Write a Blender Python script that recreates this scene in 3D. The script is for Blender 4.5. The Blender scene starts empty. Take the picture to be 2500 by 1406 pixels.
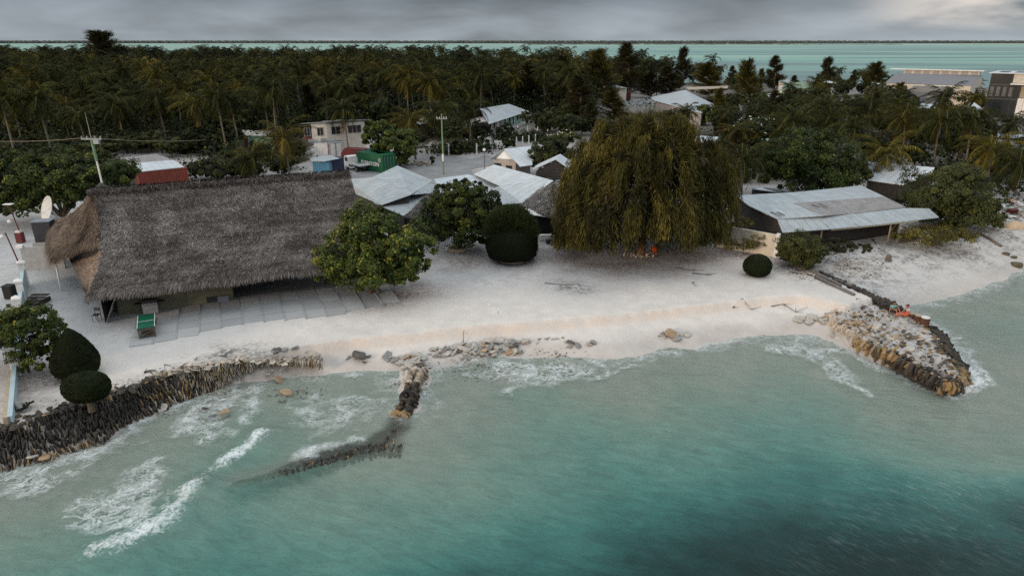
import bpy, math, random
import numpy as np
from mathutils import Vector, Matrix

# ---------------------------------------------------------------- camera, sky, sun, exposure
S = bpy.context.scene
COL = S.collection
F = 1667.0
PITCH = math.atan(605 / F)
CAM_H = 19.5
YARD = 1.4
cam_d = bpy.data.cameras.new('camera'); cam = bpy.data.objects.new('camera', cam_d); COL.objects.link(cam)
cam_d.sensor_width = 36.0; cam_d.lens = 36.0 * F / 2500.0
cam_d.clip_start = 0.5; cam_d.clip_end = 20000
cam.location = (0, 0, CAM_H); cam.rotation_euler = (math.pi / 2 - PITCH, 0, 0)
S.camera = cam

SUN_AZ = math.radians(228)      # compass bearing from +Y clockwise: low sun behind the camera, to the left
SUN_EL = math.radians(11)
W = bpy.data.worlds.new('World'); S.world = W; W.use_nodes = True
nt = W.node_tree; nt.nodes.clear()
def nn(t, typ, **kw):
    n = t.nodes.new(typ)
    for k, v in kw.items():
        if k == 'inp':
            for a, b in v.items(): n.inputs[a].default_value = b
        else: setattr(n, k, v)
    return n
out = nn(nt, 'ShaderNodeOutputWorld'); bg = nn(nt, 'ShaderNodeBackground')
sky = nn(nt, 'ShaderNodeTexSky'); sky.sky_type = 'NISHITA'; sky.sun_disc = False
sky.sun_elevation = SUN_EL; sky.sun_rotation = SUN_AZ
tc = nn(nt, 'ShaderNodeTexCoord'); sep = nn(nt, 'ShaderNodeSeparateXYZ')
nt.links.new(tc.outputs['Generated'], sep.inputs[0])
rmp = nn(nt, 'ShaderNodeValToRGB'); nt.links.new(sep.outputs['Z'], rmp.inputs[0])
cr = rmp.color_ramp; cr.elements[0].position = 0.0; cr.elements[0].color = (.245, .282, .308, 1)
cr.elements[1].position = 1.0; cr.elements[1].color = (1.0, 1.05, 1.08, 1)
for p, c in ((.03, (.215, .245, .275, 1)), (.052, (.155, .180, .210, 1)), (.12, (.17, .195, .225, 1)), (.35, (.56, .61, .67, 1))):
    e = cr.elements.new(p); e.color = c
mp = nn(nt, 'ShaderNodeMapping'); mp.inputs['Scale'].default_value = (3.4, 3.4, 15)
nt.links.new(tc.outputs['Generated'], mp.inputs[0])
ns = nn(nt, 'ShaderNodeTexNoise', inp={'Scale': 1.6, 'Detail': 7, 'Roughness': .5, 'Distortion': .25})
nt.links.new(mp.outputs[0], ns.inputs[0])
mr = nn(nt, 'ShaderNodeMapRange', inp={'From Min': .32, 'From Max': .70, 'To Min': .70, 'To Max': 1.35})
nt.links.new(ns.outputs[0], mr.inputs[0])
mul = nn(nt, 'ShaderNodeMixRGB', blend_type='MULTIPLY'); mul.inputs[0].default_value = 1
nt.links.new(rmp.outputs[0], mul.inputs[1]); nt.links.new(mr.outputs[0], mul.inputs[2])
# bright warm break in the cloud low on the right
dotn = nn(nt, 'ShaderNodeVectorMath', operation='DOT_PRODUCT')
_d = Vector((.60, .80, .045)).normalized(); dotn.inputs[1].default_value = _d
nrm = nn(nt, 'ShaderNodeVectorMath', operation='NORMALIZE'); nt.links.new(tc.outputs['Generated'], nrm.inputs[0])
nt.links.new(nrm.outputs[0], dotn.inputs[0])
mr2 = nn(nt, 'ShaderNodeMapRange', interpolation_type='SMOOTHSTEP', inp={'From Min': .975, 'From Max': .999}); nt.links.new(dotn.outputs['Value'], mr2.inputs[0])
mr3 = nn(nt, 'ShaderNodeMapRange', inp={'From Min': .40, 'From Max': .60}); nt.links.new(ns.outputs[0], mr3.inputs[0])
zmask = nn(nt, 'ShaderNodeMapRange', interpolation_type='SMOOTHSTEP', inp={'From Min': .006, 'From Max': .03}); nt.links.new(sep.outputs['Z'], zmask.inputs[0])
m1 = nn(nt, 'ShaderNodeMath', operation='MULTIPLY'); nt.links.new(mr2.outputs[0], m1.inputs[0]); nt.links.new(mr3.outputs[0], m1.inputs[1])
m2 = nn(nt, 'ShaderNodeMath', operation='MULTIPLY'); nt.links.new(m1.outputs[0], m2.inputs[0]); nt.links.new(zmask.outputs[0], m2.inputs[1])
warm = nn(nt, 'ShaderNodeMixRGB'); warm.inputs[2].default_value = (.58, .53, .49, 1)
nt.links.new(m2.outputs[0], warm.inputs[0]); nt.links.new(mul.outputs[0], warm.inputs[1])
add = nn(nt, 'ShaderNodeMixRGB', blend_type='ADD'); add.inputs[0].default_value = .003
nt.links.new(warm.outputs[0], add.inputs[1]); nt.links.new(sky.outputs[0], add.inputs[2])
nt.links.new(add.outputs[0], bg.inputs[0]); bg.inputs[1].default_value = 1.0
nt.links.new(bg.outputs[0], out.inputs[0])
sun_d = bpy.data.lights.new('sun', 'SUN'); sun = bpy.data.objects.new('sun', sun_d); COL.objects.link(sun)
sun_d.energy = 1.55; sun_d.angle = math.radians(12); sun_d.color = (1, .76, .55)
_sd = Vector((math.sin(SUN_AZ) * math.cos(SUN_EL), math.cos(SUN_AZ) * math.cos(SUN_EL), math.sin(SUN_EL)))
sun.rotation_euler = _sd.to_track_quat('Z', 'Y').to_euler(); sun.location = (-40, -40, 60)
S.view_settings.view_transform = 'Standard'; S.view_settings.look = 'None'; S.view_settings.exposure = 0.32
S.view_settings.gamma = 1.0
S.cycles.max_bounces = 6; S.cycles.transparent_max_bounces = 12; S.cycles.diffuse_bounces = 2
S.cycles.glossy_bounces = 2; S.cycles.transmission_bounces = 2; S.cycles.volume_bounces = 0
S.cycles.use_denoising = False
S.cycles.caustics_reflective = False; S.cycles.caustics_refractive = False

# ---------------------------------------------------------------- helpers
rng = np.random.default_rng(7); random.seed(7)
cp, sp = math.cos(PITCH), math.sin(PITCH)
def ray(px, py):
    b = -(py - 703) / F
    return np.array([(px - 1250) / F, cp + b * sp, -sp + b * cp])
def G(px, py, z=YARD):
    """point of the scene seen at photo pixel (px, py) and standing at height z"""
    d = ray(px, py); return np.array([0, 0, CAM_H]) + d * (z - CAM_H) / d[2]
def GH(px, py, h): return G(px, py, YARD + h)
def topz(px, py, base):
    d = ray(px, py); return CAM_H + d[2] * base[1] / d[1]
def GL(pts, z=YARD): return np.array([G(a, b, z)[:2] for a, b in pts])

ORG = {}
def tag(o, label=None, cat=None, group=None, kind=None):
    if label: o['label'] = label
    if cat: o['category'] = cat
    if group: o['group'] = group
    if kind: o['kind'] = kind
    return o
def empty(name, loc, label=None, cat=None, group=None):
    o = bpy.data.objects.new(name, None); COL.objects.link(o); o.location = loc; o.empty_display_size = .3
    ORG[o] = np.array(loc, float); tag(o, label, cat, group); return o
def mk(name, V, Fc, mat, parent=None, smooth=False, attr=None, org=None, mi=None):
    """link vertices and faces (world coordinates) as one mesh object under parent"""
    V = np.asarray(V, float).reshape(-1, 3)
    if parent is not None: o0 = ORG[parent]
    else: o0 = np.array(org if org is not None else (V[:, 0].mean(), V[:, 1].mean(), V[:, 2].min()), float)
    me = bpy.data.meshes.new(name)
    V = V - o0
    Fa = np.asarray(Fc) if not (isinstance(Fc, list) and len({len(f) for f in Fc}) > 1) else None
    if Fa is not None and Fa.ndim == 2:
        n, k = Fa.shape
        me.vertices.add(len(V)); me.vertices.foreach_set('co', V.astype(np.float32).ravel())
        me.loops.add(n * k); me.loops.foreach_set('vertex_index', Fa.astype(np.int32).ravel())
        me.polygons.add(n); me.polygons.foreach_set('loop_start', np.arange(0, n * k, k, dtype=np.int32))
        me.polygons.foreach_set('loop_total', np.full(n, k, np.int32)); me.update(calc_edges=True)
        if not smooth: me.shade_flat()
    else:
        me.from_pydata(V.tolist(), [], [list(map(int, f)) for f in Fc]); me.update()
    if attr:
        for an, av in attr.items():
            a = me.attributes.new(an, 'FLOAT', 'POINT'); a.data.foreach_set('value', np.asarray(av, np.float32))
    mats = mat if isinstance(mat, (list, tuple)) else [mat]
    for m in mats: me.materials.append(m)
    if mi is not None: me.polygons.foreach_set('material_index', np.asarray(mi, np.int32))
    if smooth: me.polygons.foreach_set('use_smooth', np.ones(len(me.polygons), bool))
    o = bpy.data.objects.new(name, me); COL.objects.link(o)
    if parent is not None: o.parent = parent
    else: o.location = o0
    ORG[o] = o0
    return o
class MB:
    def __init__(s): s.v = []; s.f = []; s.a = []; s.n = 0
    def add(s, V, Fc, a=0.5):
        V = np.asarray(V, float).reshape(-1, 3)
        s.v.append(V); s.f += [[i + s.n for i in f] for f in Fc]; s.n += len(V)
        s.a.append(np.full(len(V), a) if np.isscalar(a) else np.asarray(a)); return s
    def hexa(s, P, a=.5):   # 8 points: bottom 4 ccw, top 4 ccw
        return s.add(P, [[3, 2, 1, 0], [4, 5, 6, 7], [0, 1, 5, 4], [1, 2, 6, 5], [2, 3, 7, 6], [3, 0, 4, 7]], a)
    def box(s, c, size, u=(1, 0, 0), v=None, w=None, a=.5):
        u = np.array(u, float); u /= np.linalg.norm(u)
        if w is None: w = np.array([0, 0, 1.])
        if v is None: v = np.cross(w, u)
        c = np.array(c, float); hx, hy, hz = np.array(size) / 2
        P = [c + u * x * hx + v * y * hy + w * z * hz for z in (-1, 1) for x, y in ((-1, -1), (1, -1), (1, 1), (-1, 1))]
        return s.hexa(P, a)
    def bar(s, p, q, r, a=.5, n=4, r2=None):
        return s.tube([p, q], [r, r if r2 is None else r2], n, a)
    def tube(s, pts, rad, n=6, a=.5, caps=True):
        pts = [np.array(p, float) for p in pts]; rad = [rad] * len(pts) if np.isscalar(rad) else rad
        V = []; ref = None
        for i, p in enumerate(pts):
            t = pts[min(i + 1, len(pts) - 1)] - pts[max(i - 1, 0)]; t /= (np.linalg.norm(t) + 1e-9)
            if ref is None: ref = np.array([1., 0, 0]) if abs(t[0]) < .8 else np.array([0, 1., 0])
            e1 = ref - t * (ref @ t); e1 /= np.linalg.norm(e1); ref = e1; e2 = np.cross(t, e1)
            for k in range(n):
                an = 2 * math.pi * k / n + (math.pi / 4 if n == 4 else 0); V.append(p + rad[i] * (e1 * math.cos(an) + e2 * math.sin(an)))
        Fc = [[i * n + k, i * n + (k + 1) % n, (i + 1) * n + (k + 1) % n, (i + 1) * n + k] for i in range(len(pts) - 1) for k in range(n)]
        if caps: Fc += [list(range(n))[::-1], [(len(pts) - 1) * n + k for k in range(n)]]
        return s.add(V, Fc, a)
    def lathe(s, c, prof, n=16, a=.5):   # prof: [(r,z)...] bottom to top
        V = []; m = len(prof)
        for r, z in prof:
            for k in range(n): V.append((c[0] + r * math.cos(2 * math.pi * k / n), c[1] + r * math.sin(2 * math.pi * k / n), c[2] + z))
        Fc = [[i * n + k, i * n + (k + 1) % n, (i + 1) * n + (k + 1) % n, (i + 1) * n + k] for i in range(m - 1) for k in range(n)]
        Fc += [list(range(n))[::-1], [(m - 1) * n + k for k in range(n)]]
        return s.add(V, Fc, a)
    def prism(s, poly, z0, z1, a=.5):   # poly xy points
        n = len(poly); V = [(x, y, z0) for x, y in poly] + [(x, y, z1) for x, y in poly]
        return s.add(V, [list(range(n))[::-1], list(range(n, 2 * n))] + [[i, (i + 1) % n, n + (i + 1) % n, n + i] for i in range(n)], a)
    def slab(s, P, th, a=.5, nrm=None):   # planar polygon of 3-D points given thickness below
        P = np.array(P, float); n = len(P)
        if nrm is None:
            nrm = np.cross(P[1] - P[0], P[-1] - P[0]); nrm /= np.linalg.norm(nrm)
            if nrm[2] < 0: nrm = -nrm
        V = list(P) + list(P - nrm * th)
        return s.add(V, [list(range(n)), list(range(n, 2 * n))[::-1]] + [[(i + 1) % n, i, n + i, n + (i + 1) % n] for i in range(n)], a)
    def build(s, name, mat, parent=None, smooth=False, org=None):
        V = np.concatenate(s.v)
        return mk(name, V, s.f, mat, parent, smooth, {'v': np.concatenate(s.a)}, org)

# procedural materials
def mat(name, c1, c2=None, rough=.8, scale=4.0, bump=0.0, bscale=None, attr=False, metal=0.0, spec=.3, wave=None, detail=6, lo=.3, hi=.7, c3=None, trans=0, vec='Object'):
    m = bpy.data.materials.new(name); m.use_nodes = True; t = m.node_tree; L = t.links
    b = t.nodes['Principled BSDF']; b.inputs['Roughness'].default_value = rough; b.inputs['Metallic'].default_value = metal
    b.inputs['Specular IOR Level'].default_value = spec
    c2 = c2 or tuple(x * .75 for x in c1)
    tcn = nn(t, 'ShaderNodeTexCoord')
    n1 = nn(t, 'ShaderNodeTexNoise', inp={'Scale': scale, 'Detail': detail, 'Roughness': .6}); L.new(tcn.outputs[vec], n1.inputs[0])
    r = nn(t, 'ShaderNodeValToRGB'); e = r.color_ramp.elements
    e[0].position = lo; e[0].color = (*c2, 1); e[1].position = hi; e[1].color = (*c1, 1)
    if c3: q = r.color_ramp.elements.new(min(.99, hi + .12)); q.color = (*c3, 1)
    src = n1.outputs[0]
    if attr:
        at = nn(t, 'ShaderNodeAttribute', attribute_name='v')
        mx = nn(t, 'ShaderNodeMath', operation='MULTIPLY_ADD'); mx.inputs[1].default_value = .35
        sb = nn(t, 'ShaderNodeMath', operation='SUBTRACT'); sb.inputs[1].default_value = .175
        L.new(n1.outputs[0], mx.inputs[0]); L.new(at.outputs['Fac'], mx.inputs[2]); L.new(mx.outputs[0], sb.inputs[0]); src = sb.outputs[0]
    L.new(src, r.inputs[0]); L.new(r.outputs[0], b.inputs['Base Color'])
    hsrc = None
    if bump:
        n2 = nn(t, 'ShaderNodeTexNoise', inp={'Scale': bscale or scale * 6, 'Detail': 8, 'Roughness': .65}); L.new(tcn.outputs[vec], n2.inputs[0])
        bp = nn(t, 'ShaderNodeBump', inp={'Strength': bump, 'Distance': .08}); L.new(n2.outputs[0], bp.inputs['Height']); L.new(bp.outputs[0], b.inputs['Normal'])
    if trans: b.inputs['Transmission Weight'].default_value = trans
    return m
def leafmat(name, cols, rough=.6, spec=.25, tl=.25):
    """foliage: colour runs over the leaf attribute v (random per leaf, lowered inside crowns to paint shade)"""
    m = bpy.data.materials.new(name); m.use_nodes = True; t = m.node_tree; L = t.links
    b = t.nodes['Principled BSDF']; b.inputs['Roughness'].default_value = rough; b.inputs['Specular IOR Level'].default_value = spec
    at = nn(t, 'ShaderNodeAttribute', attribute_name='v'); r = nn(t, 'ShaderNodeValToRGB'); L.new(at.outputs['Fac'], r.inputs[0])
    while len(r.color_ramp.elements) < len(cols): r.color_ramp.elements.new(.5)
    for e, (p, c) in zip(r.color_ramp.elements, cols): e.position = p; e.color = (*c, 1)
    oi = nn(t, 'ShaderNodeObjectInfo'); mr = nn(t, 'ShaderNodeMapRange', inp={'To Min': .75, 'To Max': 1.3}); L.new(oi.outputs['Random'], mr.inputs[0])
    mm = nn(t, 'ShaderNodeMixRGB', blend_type='MULTIPLY'); mm.inputs[0].default_value = 1; L.new(r.outputs[0], mm.inputs[1]); L.new(mr.outputs[0], mm.inputs[2])
    L.new(mm.outputs[0], b.inputs['Base Color'])
    tr = nn(t, 'ShaderNodeBsdfTranslucent'); L.new(mm.outputs[0], tr.inputs[0]); ms = nn(t, 'ShaderNodeMixShader'); ms.inputs[0].default_value = tl
    L.new(b.outputs[0], ms.inputs[1]); L.new(tr.outputs[0], ms.inputs[2]); L.new(ms.outputs[0], t.nodes['Material Output'].inputs[0])
    return m
def tin(name, c1, c2, freq=5.0, rust=(.20, .13, .10), rustlo=.72):
    """corrugated sheet: ridges as bump along UV-free object axis given by the roof's own 'v' attribute (metres along the eave)"""
    m = bpy.data.materials.new(name); m.use_nodes = True; t = m.node_tree; L = t.links
    b = t.nodes['Principled BSDF']; b.inputs['Roughness'].default_value = .55; b.inputs['Metallic'].default_value = .15; b.inputs['Specular IOR Level'].default_value = .35
    at = nn(t, 'ShaderNodeAttribute', attribute_name='v'); tcn = nn(t, 'ShaderNodeTexCoord')
    sheet = nn(t, 'ShaderNodeMath', operation='DIVIDE'); sheet.inputs[1].default_value = .85; L.new(at.outputs['Fac'], sheet.inputs[0])
    fl = nn(t, 'ShaderNodeMath', operation='FLOOR'); L.new(sheet.outputs[0], fl.inputs[0])
    fr = nn(t, 'ShaderNodeMath', operation='FRACT'); L.new(sheet.outputs[0], fr.inputs[0])
    wn = nn(t, 'ShaderNodeTexWhiteNoise', noise_dimensions='1D'); L.new(fl.outputs[0], wn.inputs['W'])
    n1 = nn(t, 'ShaderNodeTexNoise', inp={'Scale': .9, 'Detail': 7, 'Roughness': .65}); L.new(tcn.outputs['Object'], n1.inputs[0])
    mx = nn(t, 'ShaderNodeMixRGB'); mx.inputs[1].default_value = (*c1, 1); mx.inputs[2].default_value = (*c2, 1)
    ad = nn(t, 'ShaderNodeMath', operation='MULTIPLY_ADD'); ad.inputs[1].default_value = .35; L.new(wn.outputs['Value'], ad.inputs[0]); 
    s2 = nn(t, 'ShaderNodeMapRange', inp={'From Min': .35, 'From Max': .65, 'To Max': .65}); L.new(n1.outputs[0], s2.inputs[0]); L.new(s2.outputs[0], ad.inputs[2]); L.new(ad.outputs[0], mx.inputs[0])
    n3 = nn(t, 'ShaderNodeTexNoise', inp={'Scale': 2.3, 'Detail': 9, 'Roughness': .7}); L.new(tcn.outputs['Object'], n3.inputs[0])
    rr = nn(t, 'ShaderNodeMapRange', inp={'From Min': rustlo - .12, 'From Max': rustlo, 'To Max': .8}); L.new(n3.outputs[0], rr.inputs[0])
    m2_ = nn(t, 'ShaderNodeMixRGB'); m2_.inputs[2].default_value = (*rust, 1); L.new(rr.outputs[0], m2_.inputs[0]); L.new(mx.outputs[0], m2_.inputs[1])
    ed = nn(t, 'ShaderNodeMath', operation='LESS_THAN'); ed.inputs[1].default_value = .055; L.new(fr.outputs[0], ed.inputs[0])
    m3_ = nn(t, 'ShaderNodeMixRGB', blend_type='MULTIPLY'); m3_.inputs[2].default_value = (.45, .45, .46, 1)
    e2 = nn(t, 'ShaderNodeMath', operation='MULTIPLY'); e2.inputs[1].default_value = .8; L.new(ed.outputs[0], e2.inputs[0]); L.new(e2.outputs[0], m3_.inputs[0]); L.new(m2_.outputs[0], m3_.inputs[1])
    L.new(m3_.outputs[0], b.inputs['Base Color'])
    sn = nn(t, 'ShaderNodeMath', operation='SINE'); k = nn(t, 'ShaderNodeMath', operation='MULTIPLY'); k.inputs[1].default_value = 2 * math.pi * freq
    L.new(at.outputs['Fac'], k.inputs[0]); L.new(k.outputs[0], sn.inputs[0])
    bp = nn(t, 'ShaderNodeBump', inp={'Strength': .5, 'Distance': .02}); L.new(sn.outputs[0], bp.inputs['Height']); L.new(bp.outputs[0], b.inputs['Normal'])
    return m

M = {}
M['tin'] = tin('corrugated_tin', (.40, .445, .465), (.28, .315, .33), rustlo=.69)
M['tin_white'] = tin('white_roof_sheet', (.56, .61, .635), (.42, .46, .48), rustlo=.73)
M['tin_old'] = tin('weathered_tin', (.29, .295, .295), (.19, .185, .18), rustlo=.62)
M['tin_dark'] = tin('dark_roof_sheet', (.17, .17, .18), (.13, .13, .14), rustlo=.85)
M['tin_green'] = tin('green_roof_sheet', (.16, .24, .15), (.12, .19, .12), rustlo=.85)
M['tin_red'] = tin('red_roof_sheet', (.36, .05, .05), (.28, .05, .05), rustlo=.85)
M['cream'] = mat('cream_render', (.62, .57, .47), (.48, .43, .35), scale=1.2, bump=.2, bscale=12)
M['white'] = mat('white_paint', (.78, .77, .74), (.58, .56, .52), scale=1.5, bump=.1, rough=.6, hi=.6)
M['blue_white'] = mat('pale_blue_paint', (.44, .56, .60), (.34, .43, .46), scale=1.2, bump=.15)
M['olive'] = mat('olive_render', (.20, .19, .125), (.145, .135, .09), scale=1.5, bump=.2)
M['mint'] = mat('mint_paint', (.30, .52, .42), (.22, .42, .34), scale=1.2)
M['pinkgrey'] = mat('grey_pink_render', (.40, .36, .33), (.30, .27, .25), scale=1.2, bump=.2)
M['dark'] = mat('dark_interior', (.012, .012, .012), (.006, .006, .006), rough=.9)
M['glass'] = mat('dark_window_glass', (.03, .035, .04), (.015, .02, .02), rough=.15, spec=.6)
M['wood'] = mat('weathered_wood', (.17, .14, .11), (.09, .075, .06), scale=3, bump=.3)
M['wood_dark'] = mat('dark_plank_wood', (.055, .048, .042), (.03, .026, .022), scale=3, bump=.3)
M['wood_pale'] = mat('pale_timber', (.42, .36, .27), (.28, .23, .17), scale=3, bump=.2)
M['metal'] = mat('grey_painted_metal', (.38, .40, .41), (.25, .26, .27), rough=.45, metal=.3)
M['steel_dark'] = mat('dark_steel', (.05, .05, .055), (.03, .03, .035), rough=.5)
M['black'] = mat('black_rubber', (.015, .015, .016), (.008, .008, .009), rough=.7, scale=6)
M['rust_red'] = mat('rust_red_paint', (.20, .045, .03), (.12, .03, .022), scale=1.4, bump=.15, rough=.65, c3=(.10, .05, .03))
M['maroon'] = mat('maroon_paint', (.13, .02, .022), (.08, .016, .018), rough=.5)
M['green_cont'] = mat('green_container_paint', (.012, .11, .05), (.010, .075, .035), rough=.5)
M['blue_cont'] = mat('light_blue_container_paint', (.12, .32, .48), (.08, .22, .34), rough=.55)
M['navy_cont'] = mat('navy_container_paint', (.035, .045, .085), (.022, .028, .055), rough=.55)
M['teal_table'] = mat('green_table_top', (.008, .115, .062), (.006, .085, .047), rough=.4, scale=2)
M['orange'] = mat('orange_float_plastic', (.95, .14, .01), (.75, .09, .01), rough=.4)
M['pole_green'] = mat('green_painted_pole', (.19, .30, .18), (.13, .22, .13), rough=.6)
M['concrete'] = mat('pale_concrete', (.40, .40, .39), (.29, .29, .285), scale=2.5, bump=.25, c3=(.48, .48, .47))
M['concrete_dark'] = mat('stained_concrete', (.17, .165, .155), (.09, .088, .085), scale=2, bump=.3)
M['stone_warm'] = mat('warm_coral_stone', (.50, .41, .29), (.33, .26, .17), scale=3, bump=.35)
M['rock'] = mat('coral_slab', (.50, .47, .42), (.33, .29, .24), scale=2.2, bump=.4, attr=True, lo=.15, hi=.8, c3=(.60, .56, .50))
M['seawall'] = None
M['bark'] = mat('tree_bark', (.16, .12, .085), (.08, .06, .045), scale=5, bump=.5)
M['bark_pale'] = mat('palm_bark', (.20, .17, .13), (.11, .095, .075), scale=5, bump=.5)
M['bark_red'] = mat('casuarina_bark', (.34, .17, .085), (.20, .10, .05), scale=4, bump=.5)
M['skin'] = mat('skin', (.30, .15, .09), (.25, .12, .07), rough=.6)
M['skin_red'] = mat('sunburnt_skin', (.50, .17, .10), (.42, .14, .09), rough=.6)
M['hair'] = mat('dark_hair', (.02, .014, .01), (.012, .01, .008))
M['tee_teal'] = mat('teal_cotton', (.16, .42, .42), (.11, .33, .34))
M['tee_grey'] = mat('pale_grey_cotton', (.46, .54, .54), (.36, .43, .43))
M['shorts_orange'] = mat('orange_red_cloth', (.85, .07, .02), (.65, .05, .015))
M['shorts_dark'] = mat('dark_cloth', (.02, .025, .03), (.012, .015, .02))

# seawall stone: pale at the beach end, algae black with ochre lichen where the waves reach it
def wallmat():
    m = bpy.data.materials.new('stacked_coral_stone'); m.use_nodes = True; t = m.node_tree; L = t.links
    b = t.nodes['Principled BSDF']; b.inputs['Roughness'].default_value = .7
    at = nn(t, 'ShaderNodeAttribute', attribute_name='v'); r = nn(t, 'ShaderNodeValToRGB'); L.new(at.outputs['Fac'], r.inputs[0])
    cols = [(0, (.020, .017, .014)), (.22, (.044, .037, .028)), (.38, (.10, .075, .04)), (.5, (.30, .19, .07)), (.62, (.26, .22, .17)), (.8, (.42, .36, .29)), (1, (.58, .51, .43))]
    while len(r.color_ramp.elements) < len(cols): r.color_ramp.elements.new(.5)
    for e, (p, c) in zip(r.color_ramp.elements, cols): e.position = p; e.color = (*c, 1)
    tcn = nn(t, 'ShaderNodeTexCoord'); n1 = nn(t, 'ShaderNodeTexNoise', inp={'Scale': 6, 'Detail': 6, 'Roughness': .65}); L.new(tcn.outputs['Object'], n1.inputs[0])
    mr_ = nn(t, 'ShaderNodeMapRange', inp={'From Min': .3, 'From Max': .7, 'To Min': .6, 'To Max': 1.3}); L.new(n1.outputs[0], mr_.inputs[0])
    mm = nn(t, 'ShaderNodeMixRGB', blend_type='MULTIPLY'); mm.inputs[0].default_value = 1; L.new(r.outputs[0], mm.inputs[1]); L.new(mr_.outputs[0], mm.inputs[2]); L.new(mm.outputs[0], b.inputs['Base Color'])
    bp = nn(t, 'ShaderNodeBump', inp={'Strength': .5, 'Distance': .05}); L.new(n1.outputs[0], bp.inputs['Height']); L.new(bp.outputs[0], b.inputs['Normal'])
    return m
M['seawall'] = wallmat()

# ---------------------------------------------------------------- terrain
def inpoly(P, poly):
    x, y = P[:, 0], P[:, 1]; r = np.zeros(len(P), bool); n = len(poly); j = n - 1
    for i in range(n):
        xi, yi = poly[i]; xj, yj = poly[j]
        c = ((yi > y) != (yj > y)) & (x < (xj - xi) * (y - yi) / (yj - yi + 1e-12) + xi); r ^= c; j = i
    return r
def dline(P, line):
    d = np.full(len(P), 1e9)
    for a, b in zip(line[:-1], line[1:]):
        ab = b - a; t = np.clip(((P - a) @ ab) / (ab @ ab + 1e-12), 0, 1)
        d = np.minimum(d, np.hypot(*(P - a - t[:, None] * ab).T))
    return d
def sm(x, a, b):
    t = np.clip((x - a) / (b - a), 0, 1); return t * t * (3 - 2 * t)
def vnoise(P, s, seed=0):
    """smooth value noise, -1..1"""
    r = np.random.default_rng(seed); N = 256; g = r.random((N, N)) * 2 - 1
    x = P[:, 0] / s; y = P[:, 1] / s; xi = np.floor(x).astype(int); yi = np.floor(y).astype(int); fx = x - xi; fy = y - yi
    fx = fx * fx * (3 - 2 * fx); fy = fy * fy * (3 - 2 * fy); xi %= N; yi %= N; x1 = (xi + 1) % N; y1 = (yi + 1) % N
    return (g[xi, yi] * (1 - fx) + g[x1, yi] * fx) * (1 - fy) + (g[xi, y1] * (1 - fx) + g[x1, y1] * fx) * fy

WATERLINE = GL([(-900, 1420), (-300, 1230), (0, 1150), (120, 1122), (270, 1072), (300, 1040), (420, 990), (520, 950), (600, 928), (650, 925), (720, 915), (800, 908), (900, 905), (975, 905), (985, 1005), (1015, 1000), (1045, 905), (1100, 893), (1220, 868), (1400, 868), (1500, 878), (1560, 868), (1620, 850), (1700, 845), (1800, 825), (1900, 812), (1990, 818), (2050, 838), (2110, 870), (2200, 905), (2270, 940), (2320, 955), (2370, 930), (2345, 880), (2300, 815), (2265, 792), (2230, 775), (2185, 752), (2250, 742), (2330, 724), (2400, 700), (2500, 655), (2700, 590), (3000, 520), (3600, 440)], 0)
CREST = GL([(-900, 1330), (-300, 1140), (0, 1045), (60, 1035), (150, 990), (280, 950), (420, 905), (560, 883), (640, 868), (750, 842), (850, 826), (1000, 812), (1100, 800), (1300, 785), (1500, 768), (1700, 745), (1850, 728), (1950, 722), (2020, 733), (2080, 748), (2125, 748), (2165, 742), (2098, 714), (2024, 678), (1938, 648), (2000, 640), (2030, 622), (2100, 600), (2200, 590), (2400, 575), (2500, 560), (3000, 480), (3600, 410)])
JETTY = GL([(2030, 770), (2045, 785), (2116, 838), (2182, 868), (2270, 915), (2310, 937), (2350, 925), (2334, 890), (2310, 858), (2290, 822), (2262, 802), (2218, 770), (2165, 742), (2130, 738), (2080, 755)], 1.0)
FARN = np.array([(900, 900), (-900, 900)], float)
LAND = np.vstack([WATERLINE, FARN]); UPPER = np.vstack([CREST, FARN])
RBEACH = GL([(2165, 742), (2024, 678), (1938, 648), (2000, 600), (3600, 380), (3600, 700), (2300, 770)])
SUNKEN = GL([(590, 1178), (660, 1162), (730, 1142), (800, 1122), (870, 1102), (935, 1088), (958, 1055), (968, 1035)], -.3)
DEEP = GL([(300, 1640), (850, 1500), (1100, 1425), (1500, 1340), (1800, 1290), (2100, 1260), (2500, 1215), (3300, 1130)], 0)
LAGOON = np.array([(-1200, 640), (-600, 480), (-300, 430), (-100, 410), (20, 390), (70, 345), (130, 315), (200, 300), (420, 290), (1200, 300)], float)
LAGLAND = np.vstack([LAGOON, np.array([(1200, -500), (-1200, -500)])])
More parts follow.
